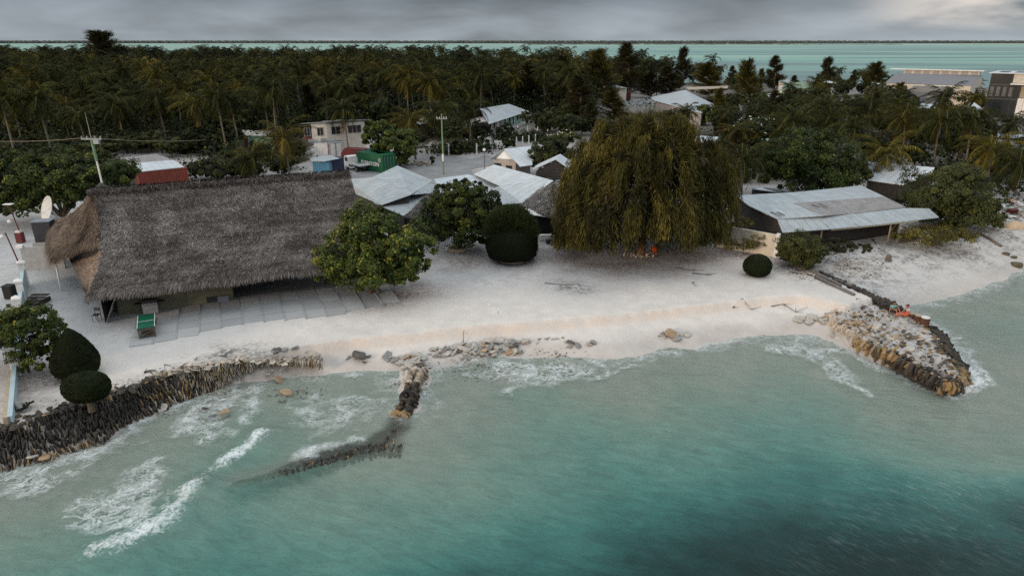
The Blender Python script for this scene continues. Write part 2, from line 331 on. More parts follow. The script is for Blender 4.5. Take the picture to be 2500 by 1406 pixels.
def terrain(P):
    """height, distance seaward of the waterline, distance landward"""
    z = np.full(len(P), YARD); near = P[:, 1] < 130
    Q = P[near]; dW = dline(Q, WATERLINE); dS = dline(Q, CREST); land = inpoly(Q, LAND); up = inpoly(Q, UPPER); rb = inpoly(Q, RBEACH); jt = inpoly(Q, JETTY)
    zz = np.full(len(Q), YARD)
    t = dW / (dW + dS + 1e-6)
    crest_w = .22 + .12 * vnoise(Q, 2.3, 3)
    slope = .95 * t ** .8; step = 1 - sm(dS + .12 * vnoise(Q, .7, 5), 0, np.maximum(crest_w, .08) + .12)
    mid = slope + (YARD - slope) * step
    mid[rb] = (YARD * t ** .8)[rb]
    inter = land & ~up; zz[inter] = mid[inter]
    zz[up] = YARD + (.03 * vnoise(Q, 3.1, 8) + .015 * vnoise(Q, .8, 9) + .05 * vnoise(Q, 9, 2))[up]
    zz[jt] = 1.0 + (.12 * vnoise(Q, .7, 11))[jt]
    sea = ~land; d = dW
    dz = -(.05 * d + .0052 * d * d); dz = np.maximum(dz, -2.6)
    dd = dline(Q, DEEP); side = inpoly(Q, np.vstack([DEEP, np.array([(200, -300), (-200, -300)])])); sg = np.where(side, dd, -dd)
    dz = dz - 2.6 * sm(sg + 1.2 * vnoise(Q, 6, 21) + 1.2 * vnoise(Q, 1.6, 22) + .5 * vnoise(Q, .6, 23), -4.0, 8.5) + .12 * vnoise(Q, 5, 31) * sm(d, 1, 8) + .06 * vnoise(Q, 1.4, 32) * sm(d, 1, 8)
    dz = dz + .38 * (1 - sm(dline(Q, SUNKEN), .25, 1.1)) * sm(-dz, .1, .4)
    zz[sea] = dz[sea]
    z[near] = zz
    far = ~near & (P[:, 1] > 250); Q = P[far]; lg = ~inpoly(Q, LAGLAND); dl = dline(Q, LAGOON)
    zf = np.full(len(Q), YARD); zf[lg] = np.maximum(-2, .4 - .05 * dl)[lg]
    isl = Q[:, 1] + 60 * vnoise(Q, 500, 40) > 4180; zf[isl] = 1.2
    bar = (np.hypot((Q[:, 0] - 900) / 950, (Q[:, 1] - 3250) / 130) < 1 + .3 * vnoise(Q, 180, 41)); zf[bar] = .45
    z[far] = zf
    return z
def axis(a, b, step, lo, hi, grow=1.22):
    c = list(np.arange(a, b, step)); s = step; x = a; L_ = []
    while x > lo: s *= grow; x -= min(s, 260); L_.append(x)
    s = step; x = c[-1]; R_ = []
    while x < hi: s *= grow; x += min(s, 260); R_.append(x)
    return np.array(L_[::-1] + c + R_)
gx = axis(-44, 66, .28, -6500, 6500); gy = axis(18, 74, .28, -900, 6400, 1.12)
X, Yg = np.meshgrid(gx, gy); P = np.stack([X.ravel(), Yg.ravel()], 1)
Z = terrain(P)
nx, ny = len(gx), len(gy)
idx = np.arange(nx * ny).reshape(ny, nx)
FACES = np.stack([idx[:-1, :-1], idx[:-1, 1:], idx[1:, 1:], idx[1:, :-1]], -1).reshape(-1, 4)
nearm = (P[:, 1] < 130)
dWn = np.full(len(P), 99.); dWn[nearm] = dline(P[nearm], WATERLINE)
inland = np.ones(len(P), bool); inland[nearm] = inpoly(P[nearm], LAND)
wet = np.where(inland, 1 - sm(dWn + .5 * vnoise(P, 2.5, 51), .3, 2.2), 1.0); wet[~nearm] = 0
def blob(px, py, r, z=YARD):
    g = G(px, py, z)[:2]; return np.exp(-((P[:, 0] - g[0]) ** 2 + (P[:, 1] - g[1]) ** 2) / (r * r))
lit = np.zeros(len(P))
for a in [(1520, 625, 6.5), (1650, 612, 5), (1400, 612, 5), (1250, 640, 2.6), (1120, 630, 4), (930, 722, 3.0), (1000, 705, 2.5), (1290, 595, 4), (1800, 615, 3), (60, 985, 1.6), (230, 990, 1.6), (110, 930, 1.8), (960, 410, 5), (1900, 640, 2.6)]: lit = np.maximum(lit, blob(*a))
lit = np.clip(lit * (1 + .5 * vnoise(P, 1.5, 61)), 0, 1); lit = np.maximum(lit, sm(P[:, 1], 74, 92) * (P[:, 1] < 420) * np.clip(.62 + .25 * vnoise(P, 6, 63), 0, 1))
rub = np.zeros(len(P))
for a in [(2080, 640, 5), (2010, 655, 3.5), (2200, 615, 4), (2320, 600, 4), (2430, 570, 5), (1970, 668, 2.6), (2100, 680, 2.6), (2480, 530, 5), (2180, 800, 3, 1.), (2250, 850, 3, 1.), (2300, 905, 3, 1.), (1170, 868, 1.6, .5), (1010, 885, 1.2, .5), (560, 920, 2.5, .5), (240, 990, 1.5), (350, 945, 1.6), (1400, 700, 1.5)]: rub = np.maximum(rub, blob(*a))
rub = np.clip(rub * (1.1 + .6 * vnoise(P, 1.1, 62)), 0, 1) * inland
FOREST = GL([(-1500, 490), (-400, 440), (0, 425), (250, 402), (290, 372), (480, 366), (520, 398), (740, 400), (745, 372), (760, 330), (990, 330), (1070, 355), (1150, 345), (1190, 300), (1300, 268), (1400, 300), (1440, 262), (1500, 232), (1700, 205), (1760, 205)])
FOREST = np.vstack([FOREST, np.array([(60, 345), (20, 385), (-100, 405), (-300, 425), (-600, 475), (-1100, 620), (-1100, 200)])])
TOWN = GL([(1700, 430), (1800, 450), (2100, 450), (2500, 440), (3000, 430), (3000, 300), (2300, 300), (1850, 262), (1700, 300)])
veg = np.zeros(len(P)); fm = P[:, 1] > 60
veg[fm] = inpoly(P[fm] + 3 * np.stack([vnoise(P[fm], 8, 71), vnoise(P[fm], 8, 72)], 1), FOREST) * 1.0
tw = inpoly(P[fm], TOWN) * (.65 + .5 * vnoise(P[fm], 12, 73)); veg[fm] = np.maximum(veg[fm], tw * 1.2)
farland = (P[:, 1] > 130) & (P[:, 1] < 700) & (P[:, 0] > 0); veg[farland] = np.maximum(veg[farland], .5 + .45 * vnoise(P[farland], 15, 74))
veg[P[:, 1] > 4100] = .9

def groundmat():
    m = bpy.data.materials.new('coral_sand_ground'); m.use_nodes = True; t = m.node_tree; L = t.links
    b = t.nodes['Principled BSDF']; b.inputs['Roughness'].default_value = .9; b.inputs['Specular IOR Level'].default_value = .15
    tcn = nn(t, 'ShaderNodeTexCoord')
    def A(n): return nn(t, 'ShaderNodeAttribute', attribute_name=n).outputs['Fac']
    def N(s, d=6, r=.6): n = nn(t, 'ShaderNodeTexNoise', inp={'Scale': s, 'Detail': d, 'Roughness': r}); L.new(tcn.outputs['Object'], n.inputs[0]); return n.outputs[0]
    def MR(x, a, b_, c=0, d=1): n = nn(t, 'ShaderNodeMapRange', inp={'From Min': a, 'From Max': b_, 'To Min': c, 'To Max': d}); L.new(x, n.inputs[0]); return n.outputs[0]
    def MUL(x, y):
        n = nn(t, 'ShaderNodeMath', operation='MULTIPLY'); L.new(x, n.inputs[0])
        if isinstance(y, float): n.inputs[1].default_value = y
        else: L.new(y, n.inputs[1])
        return n.outputs[0]
    def MIX(f, c1, c2):
        n = nn(t, 'ShaderNodeMixRGB')
        for k, q in ((0, f), (1, c1), (2, c2)):
            if isinstance(q, tuple): n.inputs[k].default_value = (*q, 1)
            elif isinstance(q, float): n.inputs[k].default_value = q
            else: L.new(q, n.inputs[k])
        return n.outputs[0]
    n_big, n_mid, n_fine, n_sp = N(.12), N(.9), N(9, 8, .7), N(3.2, 10, .75)
    c = MIX(MR(n_big, .35, .65), (.42, .435, .44), (.54, .54, .53))
    c = MIX(MR(n_mid, .42, .62, 0, .45), c, (.38, .375, .37))
    c = MIX(MR(n_fine, .35, .7, 0, .35), c, (.30, .295, .29))
    # trampled specks
    c = MIX(MR(n_sp, .57, .68, 0, .6), c, (.17, .15, .13))
    c = MIX(MR(N(1.7, 9, .7), .52, .66, 0, .35), c, (.27, .265, .26))
    c = MIX(MUL(A('shore'), .85), c, MIX(MR(n_mid, .35, .65), (.62, .58, .53), (.74, .69, .63)))
    c = MIX(MUL(A('wet'), 1.0), c, MIX(MR(n_mid, .3, .7), (.44, .405, .37), (.54, .505, .465)))
    c = MIX(A('reef'), c, (.025, .028, .024))
    c = MIX(MUL(MUL(A('scarp'), MR(n_mid, .3, .6)), .55), c, (.64, .50, .39))  # warm sunlight on the scarp face put into the sand colour
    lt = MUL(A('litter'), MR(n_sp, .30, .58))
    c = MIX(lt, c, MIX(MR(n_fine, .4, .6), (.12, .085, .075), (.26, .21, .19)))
    vr = nn(t, 'ShaderNodeTexVoronoi', inp={'Scale': 3.4, 'Randomness': 1.}); L.new(tcn.outputs['Object'], vr.inputs[0])
    peb = MIX(MR(vr.outputs['Distance'], .15, .55), (.58, .57, .54), (.10, .095, .09))
    rm = MUL(A('rubble'), MR(n_mid, .40, .56))
    c = MIX(rm, c, peb)
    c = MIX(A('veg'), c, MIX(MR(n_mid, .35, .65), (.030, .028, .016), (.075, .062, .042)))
    L.new(c, b.inputs['Base Color'])
    hs = nn(t, 'ShaderNodeMath', operation='MULTIPLY_ADD'); hs.inputs[1].default_value = .5; L.new(n_fine, hs.inputs[0]); L.new(n_sp, hs.inputs[2])
    pw = MUL(vr.outputs['Distance'], A('rubble')); h2 = nn(t, 'ShaderNodeMath', operation='SUBTRACT'); L.new(hs.outputs[0], h2.inputs[0]); L.new(pw, h2.inputs[1])
    bp = nn(t, 'ShaderNodeBump', inp={'Strength': .55, 'Distance': .12}); L.new(h2.outputs[0], bp.inputs['Height']); L.new(bp.outputs[0], b.inputs['Normal'])
    return m
dC = np.full(len(P), 99.); dC[nearm] = dline(P[nearm], CREST)
upn = np.zeros(len(P), bool); upn[nearm] = inpoly(P[nearm], UPPER)
rbn = np.zeros(len(P), bool); rbn[nearm] = inpoly(P[nearm], RBEACH)
shore = np.where(nearm, 1 - sm(dC + 1.5 * vnoise(P, 6, 55), 1.0, 9.0), 0) * (1 - .6 * rbn); shore[rbn] = .55; _j = np.zeros(len(P), bool); _j[nearm] = inpoly(P[nearm], JETTY); shore[_j] = 0; lit[_j] = .22; shore[_j] = .35; rub[_j] *= .5; rub[rbn] *= .72
reef = np.zeros(len(P)); _r = GL([(590, 1178), (660, 1162), (730, 1142), (800, 1122), (870, 1102), (935, 1088), (958, 1055), (968, 1035)], -.3); reef[nearm] = (1 - sm(dline(P[nearm], _r) + .35 * vnoise(P[nearm], .8, 57), .35, 1.1)) * .9
scarp = np.where(inland & ~upn & ~rbn & (P[:, 0] > -18), 1 - sm(dC, .25, .8), 0)  # mask for the warm light painted on the scarp face
tag(mk('ground', np.column_stack([P, Z]), FACES, groundmat(), smooth=True, org=(0, 0, 0), attr={'wet': wet, 'litter': lit, 'rubble': rub, 'veg': veg, 'scarp': scarp, 'shore': shore, 'reef': reef}), 'pale coral sand ground with beach scarp', kind='structure')

# ---------------------------------------------------------------- sea
sx = axis(-46, 70, .25, -900, 900); sy = axis(15, 66, .25, -700, 130, 1.2)
X, Yg = np.meshgrid(sx, sy); P = np.stack([X.ravel(), Yg.ravel()], 1)
depth = -terrain(P)
solid = np.zeros(len(P)); lace = np.zeros(len(P)); zlift = np.zeros(len(P)); rip = np.zeros(len(P))
def stroke(pts, w, a, arr, lift=0, off=0., z=0):
    l = GL(pts, z); jit = np.stack([vnoise(P, 1.2, 81), vnoise(P, 1.2, 82)], 1) * .30 + np.stack([vnoise(P, .45, 83), vnoise(P, .45, 84)], 1) * .12
    d = dline(P + jit, l); k = np.clip(1 - d / w, 0, 1) * a; np.maximum(arr, k, out=arr)
    if lift: zlift[:] = np.maximum(zlift, lift * np.exp(-(dline(P, l) / (w * 1.3)) ** 2))
def area(poly, a, arr, soft=1.2, z=0):
    l = GL(poly, z); ins = inpoly(P, l); d = dline(P, np.vstack([l, l[:1]])); k = np.where(ins, sm(d + (.9 * vnoise(P, 2.2, 95) + .5 * vnoise(P, .8, 96)) * (soft < 3), 0, soft * 1.6), 0) * a; np.maximum(arr, k, out=arr)
stroke([(285, 1335), (345, 1312), (405, 1275), (450, 1232), (480, 1190)], .8, .95, solid, .28)
stroke([(330, 1290), (390, 1250), (430, 1205)], .5, .45, solid, .05)
stroke([(235, 1345), (300, 1330), (350, 1305)], .6, .8, solid, .1)
stroke([(553, 1128), (600, 1092), (640, 1058)], .6, 1.1, solid, .2)
stroke([(500, 1160), (540, 1135)], .4, .6, solid)
area([(150, 1320), (150, 1240), (260, 1150), (400, 1080), (480, 1190), (440, 1260), (330, 1345)], .80, lace)
area([(-60, 1250), (-60, 1150), (130, 1118), (280, 1070), (420, 990), (600, 925), (640, 950), (610, 1050), (520, 1100), (380, 1110), (200, 1180), (60, 1230)], .72, lace)
stroke([(630, 935), (622, 985), (600, 1030)], .9, .8, lace)
stroke([(628, 940), (624, 975), (610, 1010)], .35, .6, solid)
stroke([(0, 1170), (120, 1140), (270, 1092), (290, 1060), (340, 1030), (440, 990), (520, 955)], .8, .9, lace)
area([(640, 960), (760, 955), (950, 960), (980, 1010), (940, 1060), (860, 1090), (700, 1120), (660, 1060)], .55, lace)
stroke([(710, 1118), (780, 1092), (880, 1070)], .8, .85, lace)
stroke([(780, 950), (765, 985), (740, 1000)], .35, .75, lace); stroke([(860, 960), (950, 975), (965, 985)], .3, .7, lace)
stroke([(975, 1020), (1000, 1012), (1040, 940)], .5, .7, lace)
area([(1045, 905), (1140, 895), (1230, 872), (1400, 872), (1480, 885), (1500, 905), (1440, 940), (1260, 965), (1150, 930), (1050, 960)], .88, lace)
stroke([(1240, 960), (1280, 930), (1290, 900)], .6, .8, lace); stroke([(1400, 868), (1460, 885), (1490, 915), (1430, 925)], .45, .85, lace)
stroke([(1500, 912), (1545, 882), (1580, 866), (1625, 852), (1700, 845), (1790, 828), (1850, 818)], .35, .9, lace)
stroke([(1040, 902), (1130, 893), (1220, 872), (1300, 868), (1400, 870)], .25, .5, lace)
area([(1820, 822), (1990, 820), (2060, 850), (2130, 905), (2100, 960), (1960, 900), (1850, 860)], .8, lace)
stroke([(1930, 840), (1985, 880), (2050, 925), (2120, 965)], .5, .8, lace); stroke([(1950, 820), (2000, 850), (2070, 900)], .4, .8, lace)
stroke([(2050, 842), (2100, 880), (2180, 910), (2260, 945), (2330, 968)], .75, 1.0, lace); stroke([(2110, 882), (2180, 912), (2260, 945)], .35, .55, solid)
stroke([(2303, 832), (2330, 868), (2365, 905), (2385, 930), (2350, 955)], .85, 1.05, solid, .12)
stroke([(2310, 828), (2355, 830)], .35, .8, solid); area([(2290, 815), (2340, 840), (2420, 920), (2400, 965), (2320, 975), (2350, 930)], .85, lace)
stroke([(2340, 850), (2400, 905), (2410, 935), (2380, 955)], .5, .9, lace)
_wl = WATERLINE; _d = dline(P + .25 * np.stack([vnoise(P, 1.1, 85), vnoise(P, 1.1, 86)], 1), _wl); np.maximum(lace, np.clip(1 - _d / 1.9, 0, 1) ** .7 * .66, out=lace)
area([(2050, 1000), (2500, 900), (2900, 1000), (2900, 1500), (1700, 1500), (1850, 1150)], 1.0, rip, 9)
area([(2300, 800), (2500, 680), (2900, 600), (2900, 1000), (2400, 960)], .8, rip, 4)
zw = .03 * vnoise(P, 1.7, 91) + .02 * vnoise(P, .8, 92) + zlift * (1 + .5 * vnoise(P, .5, 93))
zw = np.where(depth < .15, np.clip(zw, -.02, .02), zw)
nx, ny = len(sx), len(sy); idx = np.arange(nx * ny).reshape(ny, nx)
FACES = np.stack([idx[:-1, :-1], idx[:-1, 1:], idx[1:, 1:], idx[1:, :-1]], -1).reshape(-1, 4)
keep = (depth[FACES].max(1) > -.35); FACES = FACES[keep]
used = np.unique(FACES); rem = np.full(len(P), -1); rem[used] = np.arange(len(used)); FACES = rem[FACES]
def seamat(name, lag=False):
    m = bpy.data.materials.new(name); m.use_nodes = True; t = m.node_tree; L = t.links; t.nodes.remove(t.nodes['Principled BSDF'])
    tcn = nn(t, 'ShaderNodeTexCoord')
    def A(n): return nn(t, 'ShaderNodeAttribute', attribute_name=n).outputs['Fac']
    def MAP(s, rz=0): n = nn(t, 'ShaderNodeMapping', vector_type='TEXTURE'); n.inputs['Scale'].default_value = tuple(1 / q for q in s); n.inputs['Rotation'].default_value = (0, 0, rz); L.new(tcn.outputs['Object'], n.inputs[0]); return n.outputs[0]
    def N(v, s, d=6, r=.6, ds=0): n = nn(t, 'ShaderNodeTexNoise', inp={'Scale': s, 'Detail': d, 'Roughness': r, 'Distortion': ds}); L.new(v, n.inputs[0]); return n.outputs[0]
    def MR(x, a, b_, c=0, d=1): n = nn(t, 'ShaderNodeMapRange', inp={'From Min': a, 'From Max': b_, 'To Min': c, 'To Max': d}); L.new(x, n.inputs[0]); return n.outputs[0]
    def MA(op, x, y):
        n = nn(t, 'ShaderNodeMath', operation=op)
        for k, q in ((0, x), (1, y)):
            if isinstance(q, (int, float)): n.inputs[k].default_value = q
            else: L.new(q, n.inputs[k])
        return n.outputs[0]
    ob = tcn.outputs['Object']
    rp = nn(t, 'ShaderNodeValToRGB')
    if not lag:
        src = MA('ADD', A('depth'), MR(N(ob, .22, 5), .3, .7, -.25, .25))
        L.new(MR(src, 0, 5), rp.inputs[0])
        cols = [(0, (.44, .42, .36)), (.05, (.28, .36, .295)), (.12, (.175, .315, .255)), (.22, (.098, .25, .210)), (.34, (.045, .170, .150)), (.48, (.020, .092, .084)), (.64, (.008, .042, .040)), (.85, (.004, .020, .020))]
    else:
        bands = MR(N(MAP((.0006, .0040, 1)), 2.2, 7, .62, .6), .34, .66)
        L.new(bands, rp.inputs[0])
        cols = [(.25, (.09, .165, .16)), (.42, (.075, .185, .17)), (.52, (.10, .25, .21)), (.62, (.14, .31, .25)), (.8, (.20, .34, .27))]
    while len(rp.color_ramp.elements) < len(cols): rp.color_ramp.elements.new(.5)
    for e, (p, c) in zip(rp.color_ramp.elements, cols): e.position = p; e.color = (*c, 1)
    colr = rp.outputs[0]
    if lag:   # paler, greener shoals to the left and at the far shore
        sx_ = nn(t, 'ShaderNodeSeparateXYZ'); L.new(ob, sx_.inputs[0])
        f1 = MR(MA('DIVIDE', sx_.outputs[0], MA('MAXIMUM', sx_.outputs[1], 1.)), -.35, .25, 1, 0)
        f2 = MR(sx_.outputs[1], 1200, 2900); 
        mx = nn(t, 'ShaderNodeMixRGB'); mx.inputs[2].default_value = (.20, .335, .265, 1); L.new(MA('MULTIPLY', MA('MAXIMUM', f1, f2), .75), mx.inputs[0]); L.new(colr, mx.inputs[1]); colr = mx.outputs[0]
        mx = nn(t, 'ShaderNodeMixRGB'); mx.inputs[2].default_value = (.070, .125, .120, 1); L.new(MA('MULTIPLY', MR(sx_.outputs[1], 760, 330), MR(N(MAP((.004, .02, 1)), 1.4, 6, .6, .5), .35, .6, .35, 1)), mx.inputs[0]); L.new(colr, mx.inputs[1]); colr = mx.outputs[0]
    dif = nn(t, 'ShaderNodeBsdfDiffuse'); 
    wave1 = N(MAP((.33, 1, 1), math.radians(-12)), 1.7, 8, .62, .4); wave2 = N(MAP((.42, 1, 1), math.radians(-38)), 4.0, 6, .65, .5)
    if not lag:
        rr = MA('MULTIPLY', A('rip'), MR(N(MAP((.25, 1, 1), math.radians(-50)), 6.0, 7, .62, .5), .50, .70))
        rr = MA('MULTIPLY', rr, MR(N(ob, .35, 3), .38, .6))
        mx = nn(t, 'ShaderNodeMixRGB'); mx.inputs[2].default_value = (.42, .52, .52, 1); L.new(MA('MULTIPLY', rr, .85), mx.inputs[0]); L.new(colr, mx.inputs[1]); colr = mx.outputs[0]  # pale streaks painted in for wave glints
        gr = MA('MULTIPLY', MR(N(ob, 7, 8, .8), .3, .7, .86, 1.15), MR(N(MAP((.32, 1, 1), math.radians(-20)), 2.4, 9, .70, .8), .32, .68, .74, 1.22)); mx = nn(t, 'ShaderNodeMixRGB', blend_type='MULTIPLY'); mx.inputs[0].default_value = 1; L.new(colr, mx.inputs[1]); L.new(gr, mx.inputs[2]); colr = mx.outputs[0]  # ripple light and dark painted into the water colour
    L.new(colr, dif.inputs[0])
    bp = nn(t, 'ShaderNodeBump', inp={'Strength': .55 if not lag else .4, 'Distance': .22 if not lag else .5}); hh = MA('ADD', wave1, MA('MULTIPLY', wave2, .5)); L.new(hh, bp.inputs['Height'])
    gl = nn(t, 'ShaderNodeBsdfGlossy', inp={'Roughness': .14 if not lag else .35}); L.new(bp.outputs[0], gl.inputs['Normal'])
    fr = nn(t, 'ShaderNodeFresnel', inp={'IOR': 1.33}); L.new(bp.outputs[0], fr.inputs['Normal'])
    base = dif.outputs[0]
    if not lag:
        tr = nn(t, 'ShaderNodeBsdfTransparent'); tr.inputs[0].default_value = (.80, .90, .86, 1)
        ms = nn(t, 'ShaderNodeMixShader'); op = MA('SUBTRACT', 1., MA('POWER', 2.718, MA('MULTIPLY', MA('MAXIMUM', A('depth'), 0.), -.9)))
        op = MA('MAXIMUM', op, .06); L.new(op, ms.inputs[0]); L.new(tr.outputs[0], ms.inputs[1]); L.new(dif.outputs[0], ms.inputs[2]); base = ms.outputs[0]
    mg = nn(t, 'ShaderNodeMixShader'); L.new(MA('MULTIPLY', fr.outputs[0], .8) if not lag else MA('MINIMUM', fr.outputs[0], .22), mg.inputs[0]); L.new(base, mg.inputs[1]); L.new(gl.outputs[0], mg.inputs[2])
    res = mg.outputs[0]
    if not lag:
        # foam: lacy cells and solid broken water
        wv = nn(t, 'ShaderNodeMixRGB'); wv.inputs[0].default_value = .09
        nc = nn(t, 'ShaderNodeTexNoise', inp={'Scale': 1.1, 'Detail': 6, 'Roughness': .6}); L.new(ob, nc.inputs[0])
        wm = nn(t, 'ShaderNodeVectorMath', operation='MULTIPLY_ADD'); wm.inputs[1].default_value = (2.2, 2.2, 0); L.new(nc.outputs['Color'], wm.inputs[0]); L.new(MAP((.6, 1, 1), math.radians(20)), wm.inputs[2])
        def cells(s, w):
            vr = nn(t, 'ShaderNodeTexVoronoi', feature='DISTANCE_TO_EDGE', inp={'Scale': s}); L.new(wm.outputs[0], vr.inputs[0])
            return MR(vr.outputs['Distance'], 0, w, 1, 0)
        n1 = N(ob, .8, 7, .65); n2 = N(ob, 5, 8, .75)
        lc = MA('MAXIMUM', cells(1.1, .13), MA('MULTIPLY', cells(2.9, .18), .7))
        la = A('lace')
        lf = MA('MULTIPLY', lc, MR(MA('ADD', n1, MA('MULTIPLY', la, .6)), .68, .98))
        lf = MA('MULTIPLY', lf, MR(la, .05, .35))
        lf = MA('MULTIPLY', lf, MR(n2, .32, .58, .25, 1))
        so = MA('MULTIPLY', MR(MA('ADD', A('solid'), MA('MULTIPLY', MA('SUBTRACT', n2, .5), 3.0)), .35, 1.0), MR(n1, .25, .6, .55, 1))
        so = MA('MULTIPLY', so, MR(A('solid'), .02, .2))
        fo = MA('MINIMUM', MA('MAXIMUM', MA('MULTIPLY', lf, .88), so), .95)
        fd = nn(t, 'ShaderNodeBsdfDiffuse'); fd.inputs[0].default_value = (.72, .76, .76, 1)
        mf = nn(t, 'ShaderNodeMixShader'); L.new(fo, mf.inputs[0]); L.new(res, mf.inputs[1]); L.new(fd.outputs[0], mf.inputs[2]); res = mf.outputs[0]
    L.new(res, t.nodes['Material Output'].inputs[0]); return m
tag(mk('sea_water', np.column_stack([P, zw])[used], FACES, seamat('sea_water'), smooth=True, org=(0, 0, 0), attr={'depth': depth[used], 'solid': solid[used], 'lace': lace[used], 'rip': rip[used]}), 'turquoise shallow sea with foam', kind='structure')
lgx = np.linspace(-6400, 6400, 20); lgy = np.array([240, 700, 1500, 3000, 4400]); X, Yg = np.meshgrid(lgx, lgy)
idx = np.arange(100).reshape(5, 20); FACES = np.stack([idx[:-1, :-1], idx[:-1, 1:], idx[1:, 1:], idx[1:, :-1]], -1).reshape(-1, 4)
tag(mk('lagoon_water', np.column_stack([X.ravel(), Yg.ravel(), np.zeros(100)]), FACES, seamat('lagoon_water', True), org=(0, 0, 0)), 'pale green lagoon behind the trees', kind='structure')
# ---------------------------------------------------------------- building helpers
def unit(a): a = np.array(a, float); return a / np.linalg.norm(a)
def roof_face(mb, pts, eave, th=.07):
    """roof plane; attribute v runs in metres along the eave so the sheets' ridges follow the fall"""
    pts = np.array(pts, float); e = unit(pts[eave[1]] - pts[eave[0]]); a = pts @ e
    mb.slab(pts, th, np.concatenate([a, a]))
def skirt(mb, pts, z0=YARD - .1, a=.5, close=True):
    pts = [np.array(p, float) for p in pts]; n = len(pts); V = pts + [np.array([p[0], p[1], z0]) for p in pts]
    mb.add(V, [[i, n + i, n + (i + 1) % n, (i + 1) % n] for i in range(n if close else n - 1)], a)
def outn(p0, p1):
    d = unit(np.array(p1[:2]) - np.array(p0[:2])); n = np.array([d[1], -d[0], 0]); 
    if n[:2] @ (-(np.array(p0[:2]) + np.array(p1[:2])) / 2) < 0: n = -n
    return np.array([d[0], d[1], 0]), n
def opening(parent, p0, p1, s0, s1, z0, z1, name='window', fm=None, pm=None, div=1, rail=0):
    """window or door set in the wall p0-p1: s0..s1 metres along it, z0..z1 metres above the yard"""
    d, n = outn(p0, p1); p0 = np.array([p0[0], p0[1], 0.]); fm = fm or M['white']; pm = pm or M['glass']
    zc = YARD + (z0 + z1) / 2; H_ = z1 - z0; c = p0 + d * (s0 + s1) / 2 + n * .03; c[2] = zc; w = s1 - s0
    f = MB(); t = .07
    for z in (YARD + z0, YARD + z1): f.box([c[0], c[1], z], (w + t, .07, t), d)
    for k in range(div + 1):
        q = p0 + d * (s0 + w * k / div) + n * .03; f.box([q[0], q[1], zc], (t, .066, H_ - t), d)
    if rail: f.box([c[0], c[1], zc], (w - .02, .05, .04), d)
    fo = f.build(name, fm, parent)
    g = MB(); q = c - n * .012; g.box(q, (w - t, .03, H_ - t), d); g.build('pane' if name == 'window' else 'leaf', pm, fo)
    return fo
def container(name, label, pa, pb, m, group=None, z=0., h=2.59, wd=2.44, maxl=None, end='b', cat='container', dm=None):
    """ribbed shipping container: pa, pb are the photo pixels of the ends of one long top edge"""
    a = GH(*pa, h + z); b = GH(*pb, h + z); L_ = np.linalg.norm(b - a); u = (b - a) / L_
    if maxl: L_ = maxl; b = a + u * L_
    n = np.array([-u[1], u[0], 0]);  n = n if n[1] > 0 else -n
    base = np.array([*((a + b) / 2 + n * wd / 2)[:2], YARD + z])
    r = empty(name, base, label, cat, group)
    z0 = YARD + z
    mb = MB(); nr = max(6, int(L_ / .28))
    for side in (0, 1):      # zig-zag long walls
        V = []; 
        for i in range(nr * 2 + 1):
            off = .05 if (i // 1) % 2 else 0.0
            p = a + u * (.12 + (L_ - .24) * i / (nr * 2)) + n * (off if side == 0 else wd - off)
            V += [[p[0], p[1], z0 + .16], [p[0], p[1], z0 + h - .12]]
        Fc = [[2 * i, 2 * i + 2, 2 * i + 3, 2 * i + 1] for i in range(nr * 2)]
        mb.add(V, Fc)
    c = a + u * L_ / 2 + n * wd / 2
    mb.box([c[0], c[1], z0 + h - .05], (L_ - .25, wd - .14, .04), u); mb.box([c[0], c[1], z0 + .1], (L_ - .25, wd - .14, .08), u)
    e = a if end == 'b' else b; ee = e + n * wd / 2 + u * (.08 if end == 'b' else -.08)
    mb.box([ee[0], ee[1], z0 + h / 2], (.05, wd - .26, h - .3), u)
    mb.build('wall', m, r)
    fr = MB()
    for p in (a, b):
        for k in (0, 1):
            q = p + n * (wd * k) + (u if p is a else -u) * .07 + (n if k == 0 else -n) * .07
            fr.box([q[0], q[1], z0 + h / 2], (.14, .14, h), u)
    for k in (0, 1):
        q = a + u * L_ / 2 + n * (.05 if k == 0 else wd - .05)
        for zz in (z0 + .08, z0 + h - .06): fr.box([q[0], q[1], zz], (L_ - .28, .09, .13), u)
    for s in (.05, L_ - .05):
        q = a + u * s + n * wd / 2
        for zz in (z0 + .08, z0 + h - .06): fr.box([q[0], q[1], zz], (.09, wd - .28, .13), u)
    fr.build('frame', m, r)
    de = (b if end == 'b' else a); sg = -1 if end == 'b' else 1
    for k in (0, 1):
        q = de + u * sg * .06 + n * (wd * (.28 + .44 * k)); dd = MB(); dd.box([q[0], q[1], z0 + h / 2], (.06, wd * .42, h - .3), u)
        do = dd.build('door', dm or m, r)
        for s_ in (-.12, .12):
            w_ = q + n * wd * s_ - u * sg * .05; MB().bar([w_[0], w_[1], z0 + .15], [w_[0], w_[1], z0 + h - .2], .022).build('lock_bar', M['metal'], do)
    return r, a, b, u, n
